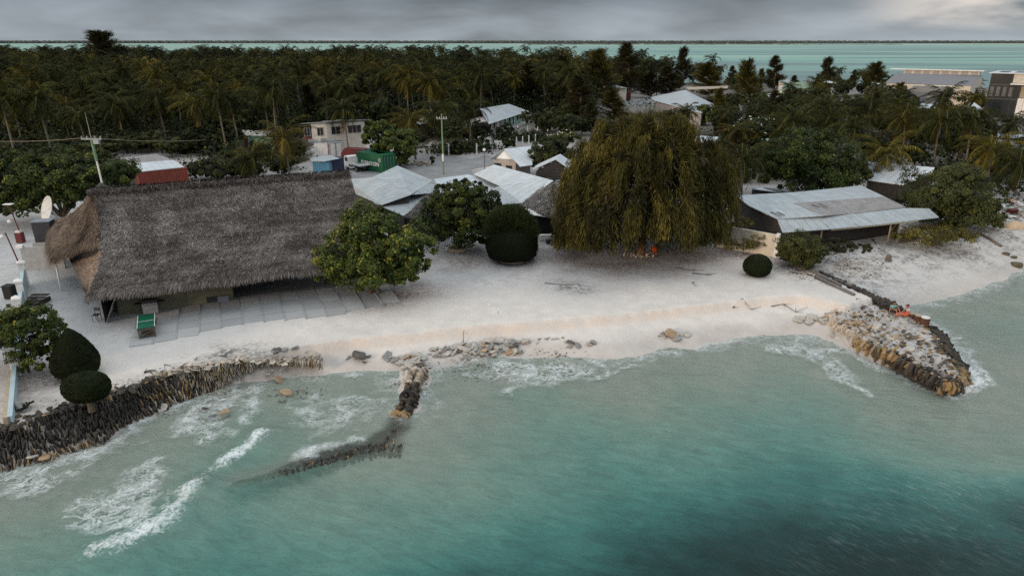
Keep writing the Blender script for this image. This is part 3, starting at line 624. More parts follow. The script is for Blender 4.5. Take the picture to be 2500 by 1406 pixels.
def text_on(txt, size, pos, u, up, mat_, parent, ext=.01):
    cu = bpy.data.curves.new('lettering', 'FONT'); cu.body = txt; cu.size = size; cu.extrude = ext; cu.offset = .012
    cu.align_x = 'CENTER'; cu.align_y = 'CENTER'; cu.materials.append(mat_)
    o = bpy.data.objects.new('lettering', cu); COL.objects.link(o); o.parent = parent
    u = Vector(u).normalized(); up = Vector(up).normalized(); w = u.cross(up)
    mt = Matrix((u, up, w)).transposed().to_4x4(); mt.translation = Vector(np.array(pos) - ORG[parent]); bpy.context.view_layer.update(); me = bpy.data.meshes.new_from_object(o.evaluated_get(bpy.context.evaluated_depsgraph_get())); me.transform(mt); bpy.data.objects.remove(o); q = bpy.data.objects.new('lettering', me); COL.objects.link(q); q.parent = parent; ORG[q] = ORG[parent]; return q

# ---------------------------------------------------------------- thatched hall
hu = unit(GH(770, 655, 2.4) - GH(212, 722, 2.4)); hv = np.array([-hu[1], hu[0], 0]); hO = GH(212, 722, 2.4)
def HL(s, t, h): p = hO + hu * s + hv * t; return np.array([p[0], p[1], YARD + h])
def bul(t): return .75 * math.sin(math.pi * min(t, 9.2) / 9.2)
M['thatch_base'] = mat('thatch_bed', (.095, .085, .078), (.05, .045, .042), scale=3, bump=.8, bscale=25)
M['thatch'] = leafmat('thatch_straw', [(0, (.055, .048, .043)), (.3, (.16, .142, .13)), (.65, (.32, .292, .272)), (1, (.60, .57, .54))], rough=.95, spec=.1, tl=.0)
M['thatch_sun_tint'] = leafmat('sun_tinted_thatch_straw', [(0, (.06, .045, .035)), (.4, (.17, .13, .10)), (.8, (.29, .23, .17)), (1, (.42, .34, .26))], rough=.95, spec=.1, tl=0)  # straw of the left end, warm low sun painted into its colours
def strands(pf, nrmf, N, Ln, wd, r, patch=True, spread=.5, sag=0.0):
    """N straw blades on surface pf(a,b)->P with fall direction; a, b in 0..1, b runs down the slope"""
    a = r.random(N); b = r.random(N)
    Pp = pf(a, b); Pd = pf(a, np.minimum(b + .02, 1.02)); fall = Pd - Pp; fall /= np.linalg.norm(fall, axis=1)[:, None] + 1e-9
    Pa = pf(np.minimum(a + .01, 1.01), b); sd = Pa - Pp; sd /= np.linalg.norm(sd, axis=1)[:, None] + 1e-9
    nr = np.cross(sd, fall); nr *= np.sign(nr[:, 2:3] + 1e-9)
    ang = r.normal(0, spread, N); d = fall * np.cos(ang)[:, None] + sd * np.sin(ang)[:, None]; w = np.cross(nr, d)
    L_ = Ln * (.5 + r.random(N)); up = r.random(N) * .09 + .02; 
    base = Pp + nr * up[:, None] * .4; tip = base + d * L_[:, None] + nr * up[:, None]
    w = w * wd * (.6 + .8 * r.random(N))[:, None]
    V = np.stack([base - w / 2, base + w / 2, tip + w * .12, tip - w * .12], 1).reshape(-1, 3)
    pv = vnoise(np.column_stack([a * 17, b * 9]), 1.3, 301) * .20 + vnoise(np.column_stack([a * 60, b * 30]), 1.3, 302) * .13 + vnoise(np.column_stack([a * 6, b * 40]), 1.0, 303) * .10 - .12 * (((b * 11 + .3 * vnoise(np.column_stack([a * 9, b]), 1.0, 304)) % 1.0) < .18) if patch else 0
    v = np.clip(.34 + pv + r.normal(0, .17, N) - .10 * b, 0, 1)
    return V, np.arange(4 * N).reshape(-1, 4), np.repeat(v, 4)
hall = empty('thatched_hall', HL(9.5, 9, 0) - [0, 0, 0], 'large open hall under a long grey thatched roof beside the patio', 'hall')
RL, RR = HL(0, 9.1, 7.3), HL(19.3, 9.6, 7.35)
def front(a, b):   # a along the ridge, b down the slope
    t = 9.3 * (1 - b); s0 = np.array([bul(x) for x in t]) if np.ndim(t) else bul(t); s = s0 + (19.3 - .15 * (1 - np.minimum(np.abs(b), 1)) - s0) * a
    h = 2.4 + 4.92 * (1 - b) - .28 * np.sin(np.pi * np.clip(b, 0, 1)) + .05 * np.sin(a * 23) * b
    return hO[None] * 0 + np.stack([hO[0] + hu[0] * s + hv[0] * t, hO[1] + hu[1] * s + hv[1] * t, YARD + h + 0 * s], -1)
def back(a, b):
    t = 9.3 + 9.1 * b; s = .2 + 19.1 * a; h = 7.32 - 4.9 * b
    return np.stack([hO[0] + hu[0] * s + hv[0] * t, hO[1] + hu[1] * s + hv[1] * t, YARD + h], -1)
def grid_surf(pf, na, nb, th, name, m, parent):
    A_, B_ = np.meshgrid(np.linspace(0, 1, na), np.linspace(0, 1, nb)); T = pf(A_.ravel(), B_.ravel()); n = na * nb
    dn = np.array([0, 0, -th]); V = np.vstack([T, T + dn]); i = np.arange(n).reshape(nb, na)
    f = np.stack([i[:-1, :-1], i[1:, :-1], i[1:, 1:], i[:-1, 1:]], -1).reshape(-1, 4); f2 = f[:, ::-1] + n
    ed = []
    for row in (i[0], i[-1], i[:, 0], i[:, -1]):
        for p, q in zip(row[:-1], row[1:]): ed.append([p, q, q + n, p + n])
    return mk(name, V, np.vstack([f, f2, np.array(ed)]), m, parent)
rf = grid_surf(front, 40, 20, .28, 'roof', M['thatch_base'], hall)
r3 = np.random.default_rng(31)
V1, F1, A1 = strands(front, None, 46000, .34, .045, r3)
V2, F2, A2 = strands(lambda a, b: front(a, .985 + b * .03), None, 4200, .42, .05, r3, spread=.22); V2[2::4, 2] -= .16; V2[3::4, 2] -= .16
mk('front_thatch', np.vstack([V1, V2]), np.vstack([F1, F2 + len(V1)]), M['thatch'], rf, attr={'v': np.concatenate([A1, A2 * .8])})
rb_ = grid_surf(back, 20, 8, .28, 'roof', M['thatch_base'], hall)
V1, F1, A1 = strands(back, None, 4000, .5, .09, r3); mk('rear_thatch', V1, F1, M['thatch'], rb_, attr={'v': A1})
# ridge roll
pts = [front(np.array([a]), np.array([0.]))[0] + np.array([0, 0, .06 + .05 * math.sin(a * 40)]) for a in np.linspace(-.012, 1.0, 40)]
mb = MB(); mb.tube(pts, [.26 + .03 * math.sin(i * 1.7) for i in range(40)], 8, .3); rc = mb.build('ridge_cap', M['thatch_base'], hall)
def rs(a, b):
    A_ = front(a, np.zeros_like(a)); th = (b - .5) * 2.6; off = np.stack([-hv[0] * np.sin(th) * .3, -hv[1] * np.sin(th) * .3, np.cos(th) * .3 + .03], -1); return A_ + off
V1, F1, A1 = strands(rs, None, 3500, .3, .05, r3, spread=.9); mk('ridge_thatch', V1, F1, M['thatch'], rc, attr={'v': np.clip(A1 - .12, 0, 1)})
mb = MB(); mb.lathe(HL(.6, 10.4, 6.9), [(1.15, 0), (.8, .35), (.35, .75), (.05, 1.0)], 14, .4); mb.build('finial', M['thatch_base'], hall)
# left end: upper skirt fanning from the ridge end, lower hip below it
apex = HL(.15, 9.2, 7.3)
rim = [front(np.array([0.]), np.array([.46]))[0] + [0, 0, .05], GH(205, 590, 4.6), GH(178, 607, 3.7), GH(150, 622, 3.1), GH(128, 628, 2.7), GH(115, 605, 2.65), GH(113, 575, 2.8), GH(116, 543, 3.1), HL(-5.4, 19.5, 2.8), HL(0, 18.4, 2.5)]
rim = np.array(rim)
def fan(a, b):
    k = a * (len(rim) - 1); i = np.clip(np.floor(k).astype(int), 0, len(rim) - 2); f = (k - i)[:, None]
    R_ = rim[i] * (1 - f) + rim[i + 1] * f; q = b[:, None]; P_ = apex * (1 - q) + R_ * q; P_[:, 2] -= .5 * np.sin(np.pi * np.clip(b, 0, 1)) * np.clip(a * 4, 0, 1); return P_
sk = grid_surf(fan, 28, 10, .2, 'roof', M['thatch_base'], hall)
V1, F1, A1 = strands(fan, None, 16000, .36, .05, r3); V2, F2, A2 = strands(lambda a, b: fan(a * .62, .98 + b * .04), None, 1500, .5, .05, r3, spread=.25); V2[2::4, 2] -= .25; V2[3::4, 2] -= .25
mk('side_thatch', np.vstack([V1, V2]), np.vstack([F1, F2 + len(V1)]), M['thatch_sun_tint'], sk, attr={'v': np.concatenate([A1, A2])})
fa = front(np.array([0., 0.]), np.array([1., .5])); Hb = GH(166, 621, 2.5)
def facet(a, b):   # a from roof edge outwards, b down
    e = front(np.zeros_like(a), .56 + .44 * b); top = fa[1] - [0, 0, .5]; o = (Hb * (1 - b[:, None]) + fa[0] * b[:, None]); q = a[:, None]; P_ = e * (1 - q) + o * q; P_[:, 2] -= .12 + .35 * np.sin(np.pi * np.clip(a, 0, 1)); return P_
fc_ = grid_surf(facet, 10, 14, .2, 'roof', M['thatch_base'], hall)
_k = np.linspace(0, 1, 9); _T = np.column_stack([np.interp(_k, [0, .35, .7, 1], rim[:4, i]) for i in range(3)]) + [0, 0, -.1]; _B = facet(_k, np.zeros(9)) - [0, 0, .12]; _s = MB(); _s.add(np.vstack([_T, _B]), [[i, i + 1, 10 + i, 9 + i] for i in range(8)]); _s.build('gap_shade_sheet', M['wood_dark'], hall)  # dark sheet added so the gap under the skirt reads as shade
def facet_s(a, b): return facet(b, np.clip(a, 0, 1))
V1, F1, A1 = strands(facet_s, None, 7000, .3, .045, r3); mk('side_thatch', V1, F1, M['thatch_sun_tint'], fc_, attr={'v': np.clip(A1 + .12, 0, 1)})
# front wall with serving slot, back and side walls, posts and beams
def wallbox(s0, s1, t, z0, z1, name='wall', m=None, th=.18):
    mb = MB(); c = (HL(s0, t, (z0 + z1) / 2) + HL(s1, t, (z0 + z1) / 2)) / 2; mb.box(c, (s1 - s0, th, z1 - z0), hu); return mb.build(name, m or M['olive'], hall)
wallbox(1.3, 5.55, 2.35, -.1, 3.2); wallbox(5.55, 8.7, 2.36, -.1, 1.75)
wallbox(5.6, 8.7, 2.3, 1.76, 1.86, 'counter', M['olive'], .4)
for s in (3.0, 5.5): wallbox(s, s + .05, 2.24, 0, 2.9, 'pilaster', M['olive'], .05)
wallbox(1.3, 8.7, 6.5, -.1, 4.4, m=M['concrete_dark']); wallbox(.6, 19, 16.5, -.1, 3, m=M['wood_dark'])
for s in (1.3, 8.7):
    mb = MB(); c = HL(s, 4.4, 1.4); mb.box(c, (4.1, .18, 3), hv); mb.build('wall', M['olive'], hall)
mb = MB(); mb.add([HL(.55, .9, 0), HL(.55, 17, 0), HL(.55, 17, 2.7), HL(.55, 9.2, 6.75), HL(.95, 5, 4.4), HL(.55, .9, 2.45)], [[0, 1, 2, 3, 4, 5]]); mb.build('gable', M['wood_dark'], hall)  # dark end wall, shaped to fill the bright roof gap with shade
for s, t in [(11.8, 4.6), (15.6, 4.6), (18.9, 4.6), (11.8, 11), (15.6, 11), (18.9, 11), (18.9, 1.0), (10.2, 1.0), (14.4, 1.0)][:6]:
    mb = MB(); mb.tube([HL(s, t, -.1), HL(s, t, 4.0)], .13, 8); mb.build('post', M['wood'], hall)
mb = MB(); mb.box(HL(13.9, 4.6, 4.05), (10.0, .16, .22), hu); mb.build('beam', M['wood'], hall)
mb = MB(); mb.bar(HL(-3.4, 9.6, 0), HL(-3.3, 9.6, 2.6), .07, n=6); mb.build('post', M['white'], hall)
# hall floor slab and patio paving
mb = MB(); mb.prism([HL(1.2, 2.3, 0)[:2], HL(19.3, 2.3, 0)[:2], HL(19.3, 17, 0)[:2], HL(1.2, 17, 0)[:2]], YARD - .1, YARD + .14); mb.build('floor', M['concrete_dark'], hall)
M['tile'] = mat('patio_slab', (.40, .40, .395), (.30, .305, .305), scale=.8, bump=.3, attr=True, c3=(.42, .42, .415), vec='Object')
tiles = MB(); joints = MB(); r4 = np.random.default_rng(44)
edge_t = lambda s: -3.3 - .7 * math.sin(s * .5 + .3) * .6 - (.3 if s < 6 else 0)
sA, step = 2.35, 1.36
for i in range(13):
    s0 = sA + i * step; te = edge_t(s0) + (.4 if i > 9 else 0); t1 = 2.2 if s0 < 8.6 else 2.2
    n = 4; ts = np.linspace(t1, te, n + 1)
    for k in range(n):
        if i < 2 and k < 1: continue
        dz = r4.normal(0, .006)
        tiles.prism([HL(s0 + .03, ts[k + 1] + .03, 0)[:2], HL(s0 + step - .03, ts[k + 1] + .03, 0)[:2], HL(s0 + step - .03, ts[k] - .018, 0)[:2], HL(s0 + .03, ts[k] - .018, 0)[:2]], YARD - .05, YARD + .028 + dz, .3 + .4 * r4.random())
    if 0 < i:
        tt = t1 if r4.random() < .4 else 1.0 - r4.random() * 1.5
        joints.box(HL(s0, (tt + te) / 2 - .15, .045), (abs(tt - te), .055, .06), hv, a=.7)
pat = tiles.build('patio', M['tile'], org=HL(10, 0, 0)); tag(pat, 'grey concrete slab patio half buried in sand', kind='structure')
joints.build('patio_strips', M['concrete'], pat)
# roof mast
def mast(name, base, h, label):
    r = empty(name, base, label, 'mast'); b = np.array(base); mb = MB(); lean = np.array([-.035, 0, 1.])
    p = lambda z: b + lean * z
    mb.tube([p(0), p(h * .68)], [.07, .06], 8); mb.build('pole', M['white'], r)
    mb = MB(); mb.tube([p(h * .45), p(h * .7)], .10, 8); mb.build('sleeve', M['pole_green'], r)
    mb = MB(); mb.tube([p(h * .70), p(h)], [.03, .015], 5); mb.build('aerial', M['wood_pale'], r)
    mb = MB(); c = p(h * .7); mb.box(c, (1.5, .08, .08)); 
    for s in (-.7, -.3, .3, .7): mb.tube([c + [s, 0, .04], c + [s, 0, .22]], .05, 6)
    mb.box(c + [.35, 0, -.2], (.4, .25, .3)); mb.build('crossbar', M['metal'], r); return r
g0 = HL(.7, 10.6, 6.6); mast('roof_mast', g0, topz(205, 275, g0) - g0[2], 'thin white radio mast rising from the left end of the thatched ridge')

# ---------------------------------------------------------------- tin roofed buildings seaward side
def polyroof(name, label, cat, faces, mats, walls=None, wm=None, group=None):
    """faces: list of lists of (px, py, h); walls: lists of (px, py, h) top-edge points"""
    allp = [GH(*p) for f in faces for p in f]; c = np.mean(allp, 0); r = empty(name, (c[0], c[1], YARD), label, cat, group)
    for f, m in zip(faces, mats if isinstance(mats, list) else [mats] * len(faces)):
        mb = MB(); roof_face(mb, [GH(*p) for p in f], (len(f) - 2, len(f) - 1)); mb.build('roof', m, r)
    for w, m in zip(walls or [], wm if isinstance(wm, list) else [wm] * len(walls or [])):
        mb = MB(); P_ = [GH(*p) for p in w]; cc = np.mean(P_, 0); P_ = [p + unit([cc[0] - p[0], cc[1] - p[1], 0]) * .35 - [0, 0, .12] for p in P_]; skirt(mb, P_); mb.build('wall', m, r)
    return r
polyroof('tin_roof_building', 'pale tin hip roofed building touching the right end of the thatched hall', 'building',
    [[(843, 438, 3.4), (909, 433, 3.9), (1002, 476, 3.3), (931, 501, 2.5), (851, 466, 2.4)],
     [(909, 433, 3.9), (970, 404.5, 4.6), (1056, 441, 3.4), (1002, 476, 3.3)],
     [(1043, 448, 3.5), (1075, 452, 2.7), (1072, 470, 2.6), (1002, 476, 3.2)],
     [(912, 494, 2.5), (1000, 464, 2.95), (1052, 458, 2.8), (1044, 483, 2.5), (986, 527, 2.1), (932, 504, 2.3)]],
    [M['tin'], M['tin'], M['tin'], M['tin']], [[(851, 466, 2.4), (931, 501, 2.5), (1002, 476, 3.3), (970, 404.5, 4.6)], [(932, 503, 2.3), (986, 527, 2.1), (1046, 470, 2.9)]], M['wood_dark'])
polyroof('flat_white_roof_shed', 'low white flat roof shed between the two pale tin roofs', 'shed', [[(1060, 437, 2.6), (1143, 426, 2.6), (1225, 453, 2.6), (1215, 492, 2.5), (1075, 470, 2.4)]], M['tin_white'], [[(1060, 437, 2.5), (1143, 426, 2.5), (1225, 453, 2.5), (1215, 492, 2.4), (1075, 470, 2.4)]], M['pinkgrey'])
polyroof('ribbed_roof_building', 'white ribbed gable roofed building left of the wooden shack', 'building',
    [[(1206, 402, 4.4), (1351, 441, 4.4), (1219, 454, 3.3), (1156, 426, 2.9)],
     [(1351, 441, 4.4), (1275, 496, 2.5), (1219, 454.5, 3.3)],
     [(1219, 454.5, 3.3), (1275, 496, 2.5), (1225, 500, 2.3), (1195, 462, 2.6)]],
    [M['tin_white'], M['tin_white'], M['tin']], [[(1206, 402, 4.3), (1351, 441, 4.3), (1275, 496, 2.4), (1156, 426, 2.8)]], M['pinkgrey'])
# little thatched lean-to
th2 = empty('thatched_lean_to', G(1330, 560), 'small thatched shelter with white fascia left of the weeping tree', 'shelter')
q2 = np.array([GH(1339, 444, 4.2), GH(1420, 448, 4.2), GH(1420, 536, 2.1), GH(1345, 530, 2.2), GH(1273, 498, 2.5)])
def th2f(a, b):
    t_ = q2[0] * (1 - a[:, None]) + q2[1] * a[:, None]; lo_ = np.where(a[:, None] < .5, q2[4] * (1 - 2 * a[:, None]) + q2[3] * 2 * a[:, None], q2[3] * (2 - 2 * a[:, None]) + q2[2] * (2 * a[:, None] - 1)); return t_ * (1 - b[:, None]) + lo_ * b[:, None]
tr2 = grid_surf(th2f, 14, 10, .2, 'roof', M['thatch_base'], th2); V1, F1, A1 = strands(th2f, None, 7000, .34, .06, r3); mk('thatch', V1, F1, M['thatch'], tr2, attr={'v': np.clip(A1 + .08, 0, 1)})
mb = MB(); a_, b_ = GH(1283, 522, 2.1), GH(1352, 531, 1.95); mb.slab([a_, b_, b_ + [0, 1.2, .25], a_ + [0, 1.2, .25]], .08); mb.build('fascia', M['white'], th2)
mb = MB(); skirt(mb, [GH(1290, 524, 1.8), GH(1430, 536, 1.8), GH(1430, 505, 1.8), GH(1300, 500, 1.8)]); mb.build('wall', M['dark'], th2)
th3 = empty('thatched_lean_to', G(1030, 540), 'small dark thatched lean-to half hidden behind the round leafy tree', 'shelter')
q3 = np.array([GH(1046, 473, 3.2), GH(1120, 470, 3.0), GH(1085, 545, 2.0), GH(988, 529, 2.0)])
def th3f(a, b): A_ = a[:, None]; B_ = b[:, None]; return (q3[0] * (1 - A_) + q3[1] * A_) * (1 - B_) + (q3[3] * (1 - A_) + q3[2] * A_) * B_
tr3 = grid_surf(th3f, 8, 8, .2, 'roof', M['thatch_base'], th3); V1, F1, A1 = strands(th3f, None, 4000, .34, .06, r3); mk('thatch', V1, F1, M['thatch'], tr3, attr={'v': A1})
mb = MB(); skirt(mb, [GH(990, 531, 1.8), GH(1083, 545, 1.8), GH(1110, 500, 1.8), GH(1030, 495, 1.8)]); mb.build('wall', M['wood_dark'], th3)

# long weathered beach building on the right
lb = empty('beach_store_building', G(2040, 560), 'long low building with patched tin roof and sloping awning by the right beach', 'building')
def rp(name, pts, m, par=lb, eave=None):
    mb = MB(); roof_face(mb, [GH(*p) for p in pts], eave or (len(pts) - 2, len(pts) - 1)); return mb.build(name, m, par)
rp('roof', [(1795, 477, 3.9), (1935, 470, 3.7), (2102, 453.5, 3.3), (2160, 480, 3.1), (1985, 493, 3.4), (1830, 503, 3.5)], M['tin'], eave=(0, 2))
rp('roof', [(1830, 503, 3.5), (1937, 496, 3.44), (2010, 527, 3.04), (1898, 534.5, 2.9)], M['tin'], eave=(3, 2))
rp('roof', [(1937, 496, 3.46), (2160, 480, 3.12), (2212, 506, 2.75), (2085, 521, 2.8), (2010, 527, 3.04)], M['tin_old'], eave=(4, 2))
rp('awning', [(1898, 536, 2.85), (1990, 529, 2.9), (2030, 559, 2.15), (1911, 568, 2.1)], M['tin'], eave=(3, 2))
rp('awning', [(1990.5, 529, 2.92), (2084, 521.7, 2.8), (2137, 549.2, 2.12), (2031, 559, 2.17)], M['tin'], eave=(3, 2))
rp('awning', [(2085, 522, 2.75), (2212, 508, 2.7), (2268, 509, 2.6), (2293, 531, 2.05), (2138, 549, 2.1)], M['tin'], eave=(4, 3))
mb = MB(); P_ = [GH(1800, 480, 3.7), GH(1832, 505, 3.3), GH(1896, 537, 2.7), GH(1908, 566, 2.0)]; skirt(mb, P_, close=False); mb.build('wall', M['wood_dark'], lb)
mb = MB(); P_ = [GH(1906, 540, 2.6), GH(2085, 524, 2.6), GH(2205, 508, 2.6), GH(2150, 478, 2.9), GH(1940, 490, 3.0)]; P_ = [p * [1, 1, 1] for p in P_]; skirt(mb, P_); mb.build('wall', M['wood_dark'], lb)
for px, py in [(2091, 585), (2088, 573), (2167, 592), (2164, 566), (2189, 578), (2236, 566), (2001, 600)]:
    b = G(px, py); mb = MB(); mb.tube([b - [0, 0, .2], [b[0], b[1], YARD + 2.0]], .07, 6); mb.build('post', M['wood_pale'], lb)
mb = MB(); mb.bar(G(2172, 574) + [0, 0, .4], G(2193, 575) + [0, 0, 1.7], .05); mb.bar(GH(2030, 562, 2.0), GH(2095, 556, 2.0), .05); mb.bar(GH(2095, 556, 2.0), GH(2240, 540, 2.0), .05); mb.build('brace', M['wood_pale'], lb)
for k, (px, w) in enumerate([(2128, 8), (2139, 9)]):
    p = G(px, 572); mb = MB(); mb.box(p + [0, 0, .8], (.42, .06, .75)); mb.build('shutter', M['wood_pale'], lb)
mb = MB(); skirt(mb, [GH(2200, 560, 1.4), GH(2238, 554, 1.4)], YARD, close=False); mb.build('screen', M['wood'], lb)
# holes and missing sheets are dark slots
for k, q in enumerate([[(1880, 518, 3.22), (1905, 528, 3.1)], [(1895, 518, 3.2), (1915, 526, 3.12)], [(1980, 500, 3.4), (2000, 507, 3.32)], [(1998, 498, 3.4), (2017, 506, 3.3)]]):
    a_, b_ = GH(*q[0]), GH(*q[1]); n_ = np.array([.12, .05, 0]); mb = MB(); mb.slab([a_ + [0, 0, .03], b_ + [0, 0, .03], b_ + n_ + [0, 0, .03], a_ + n_ + [0, 0, .03]], .015); mb.build('gap', M['dark'], lb)
# block wall in front of it
gw = empty('garden_wall', G(1820, 612), 'cream block wall stained by vines under the long tin building', 'wall')
mb = MB(); A_, B_ = G(1742, 600), G(1888, 628); d_ = unit(B_ - A_); hA, hB = topz(1742, 548, A_), topz(1893, 573, B_) - .02
n_ = np.array([-d_[1], d_[0], 0]) * .2; mb.hexa([A_ - [0, 0, .3], B_ - [0, 0, .3], B_ + n_ - [0, 0, .3], A_ + n_ - [0, 0, .3], [A_[0], A_[1], hA], [B_[0], B_[1], hB], [*(B_ + n_)[:2], hB], [*(A_ + n_)[:2], hA]]); mb.build('wall', M['cream'], gw)
mb = MB(); mb.box([*(B_ + d_ * .15 + n_ / 2)[:2], (YARD + hB) / 2 + .03], (.3, .34, hB - YARD + .16), d_); mb.build('pier', M['white'], gw)

# ---------------------------------------------------------------- houses behind
# two-storey house on container base
K = GH(796, 301, 5.6); hx = unit(GH(889, 294.5, 5.6) - K); Lr = 6.6; Ll = 6.2; hy = np.array([-hx[1], hx[0], 0])
lw = unit(GH(759, 302.5, 5.6) - K)
wh = empty('white_house', K - [0, 0, 5.6], 'two storey white house built over a white shipping container left of the leafy green tree', 'house')
def quad_block(name, m, z0, z1, a0, a1, b0, b1, par=wh):
    mb = MB(); k = K * [1, 1, 0]; Pq = [k + hx * a0 + lw * b0, k + hx * a1 + lw * b0, k + hx * a1 + lw * b1, k + hx * a0 + lw * b1]
    mb.hexa([[p[0], p[1], YARD + z0] for p in Pq] + [[p[0], p[1], YARD + z1] for p in Pq]); return mb.build(name, m, par)
Lr = np.linalg.norm(GH(889, 294.5, 5.6) - K); Ll = np.linalg.norm(GH(759, 302.5, 5.6) - K)
M['warm_white'] = mat('warm_white_render', (.70, .66, .58), (.50, .46, .40), scale=1.2, bump=.2, bscale=12)
quad_block('upper_storey', M['warm_white'], 2.72, 5.62, 0, Lr, 0, Ll); quad_block('band', M['blue_cont'], 2.60, 2.72, -.04, 2.45, -.04, Ll + .04)
quad_block('lower_storey', M['warm_white'], -.1, 2.72, 2.46, Lr - .02, .02, Ll - .02); quad_block('container_base', M['white'], -.1, 2.60, 0, 2.44, 0, Ll - .15)
quad_block('roof', M['tin_old'], 5.63, 5.74, -.75, Lr + .5, -.6, Ll + .9); quad_block('roof_panel', M['tin_white'], 5.80, 5.86, 2.6, 5.2, .5, 3.0); quad_block('fascia', M['wood'], 5.5, 5.63, -.5, Lr + .3, -.4, -.3)
Kg = K * [1, 1, 0]
for s0, s1, n_ in [(.75, 2.3, 2), (3.6, 5.9, 3)]:
    opening(wh, Kg, Kg + hx * 5, s0, s1, 3.75, 4.95, div=n_, fm=M['pinkgrey'])
for s0, s1 in [(.55, 1.5), (2.6, 3.5)]: opening(wh, Kg, Kg + lw * 5, s0, s1, 3.7, 4.95, div=2, fm=M['pinkgrey'])
for s in (.7, 2.7):
    c = Kg + lw * s + outn(Kg, Kg + lw)[1] * .25; mb = MB(); mb.box([c[0], c[1], YARD + 3.0], (.75, .3, .5), lw); mb.build('air_conditioner', M['metal'], wh)
for s0, s1 in [(.25, 1.15), (1.3, 2.2)]: opening(wh, Kg, Kg + hx * 5, s0, s1, .15, 2.4, 'door', fm=M['metal'], pm=M['white'])
mb = MB(); mb.box([*(Kg + hx * -.03 + outn(Kg, Kg + hx)[1] * .03)[:2], YARD + 1.3], (.1, .1, 2.5), hx); mb.build('corner_post', M['rust_red'], wh)
quad_block('stair_landing', M['rust_red'], 3.0, 3.9, .4, 1.4, Ll + .05, Ll + 1.6); quad_block('stair_roof', M['wood'], 5.3, 5.36, .2, 2.0, Ll + .05, Ll + 2.2)
for b_ in (1.5,): 
    mb = MB(); q = Kg + lw * (Ll + b_) + hx * .5; mb.bar([q[0], q[1], YARD], [q[0], q[1], YARD + 5.3], .06); mb.build('post', M['wood'], wh)

# green and pink house with verandah
e1, e2 = GH(1193.5, 303.5, 2.5), GH(1291, 272, 2.5); hx2 = unit(e2 - e1)
gh = empty('mint_house', (e1 + e2) / 2 * [1, 1, 0] + [0, 0, YARD], 'long grey roofed bungalow half mint green half pink behind the white fence posts', 'house')
nb_ = np.array([-hx2[1], hx2[0], 0]);
rdg1, rdg2 = GH(1172, 266, 4.2), GH(1242, 254, 4.2)
mb = MB(); roof_face(mb, [rdg1, rdg2, e2, e1], (3, 2)); mb.build('roof', M['tin'], gh)
mb = MB(); roof_face(mb, [rdg2, rdg2 + (rdg2 - e2) * [.8, .8, 0] - [0, 0, 1.5], e2 + nb_ * 0], (1, 2)) if False else roof_face(mb, [rdg2, rdg1, rdg1 + nb_ * 4 - [0, 0, 1.6], rdg2 + nb_ * 4 - [0, 0, 1.6]], (2, 3)); mb.build('roof', M['tin'], gh)
L2 = np.linalg.norm(e2 - e1); b1 = e1 + nb_ * 1.5 + hx2 * .6; b2 = e2 + nb_ * 1.5 - hx2 * 1.2; mid = b1 + (b2 - b1) * .47
for a_, b_, m_ in ((b1, mid, M['pinkgrey']), (mid, b2, M['mint'])):
    mb = MB(); mb.box([*((a_ + b_) / 2 + nb_ * 2)[:2], YARD + 1.35], (np.linalg.norm(b_ - a_) - .004, 4, 2.9), hx2); mb.build('wall', m_, gh)
Lw = np.linalg.norm(b2 - b1)
for k in range(3): opening(gh, b1, b2, 1.0 + k * 2.6, 2.2 + k * 2.6, .3 if k == 0 else .9, 2.1, 'door' if k == 0 else 'window', fm=M['white'], pm=M['dark'])
for k in range(4): opening(gh, b1, b2, Lw * .52 + k * Lw * .115, Lw * .52 + 1.3 + k * Lw * .115, .2 if k in (0, 2) else .8, 2.1, 'door' if k in (0, 2) else 'window', fm=M['white'], pm=M['dark'])
for k in range(6):
    q = e1 + (e2 - e1) * (k / 5.); mb = MB(); mb.bar([q[0], q[1], YARD], [q[0], q[1], YARD + 2.5], .07); mb.build('post', M['white'], gh)
mb = MB(); mb.box([*((b1 + b2) / 2 - nb_ * .9)[:2], YARD + .12], (Lw, 1.8, .3), hx2); mb.build('floor', M['concrete'], gh)
# small house with white gable
sh = empty('gable_house', G(1240, 412), 'small grey walled house with a white gable and pale tin roof beside the road', 'house')
mb = MB(); roof_face(mb, [GH(1229.5, 363, 3.7), GH(1296, 355, 3.7), GH(1300, 403, 2.3), GH(1270, 407, 2.3)], (3, 2)); mb.build('roof', M['tin_white'], sh)
mb = MB(); roof_face(mb, [GH(1229.5, 363, 3.72), GH(1192, 391, 2.35), GH(1255, 380, 2.35), GH(1296, 355, 3.72)], (1, 2)); mb.build('roof', M['tin'], sh)
ga, gb, gp = GH(1205, 386, 2.45), GH(1256, 391, 2.6), GH(1230, 366, 3.6); gl_ = unit(gb - ga)
mb = MB(); skirt(mb, [GH(1205, 386, 2.45), GH(1259, 392, 2.45), GH(1295, 385, 2.45), GH(1235, 372, 2.45)]); mb.build('wall', M['pinkgrey'], sh)
pe = GH(1259, 392, 2.45); mb = MB(); mb.slab([GH(1204, 386, 2.45), GH(1230, 364, 3.62), pe + [0, -.02, .1]], .08); mb.build('gable', M['white'], sh)
opening(sh, ga, pe, .15, 1.3, .9, 1.75, div=2, fm=M['dark'], pm=M['glass']); opening(sh, ga, pe, 2.2, 3.1, .8, 1.6, div=2, fm=M['dark'], pm=M['glass'])
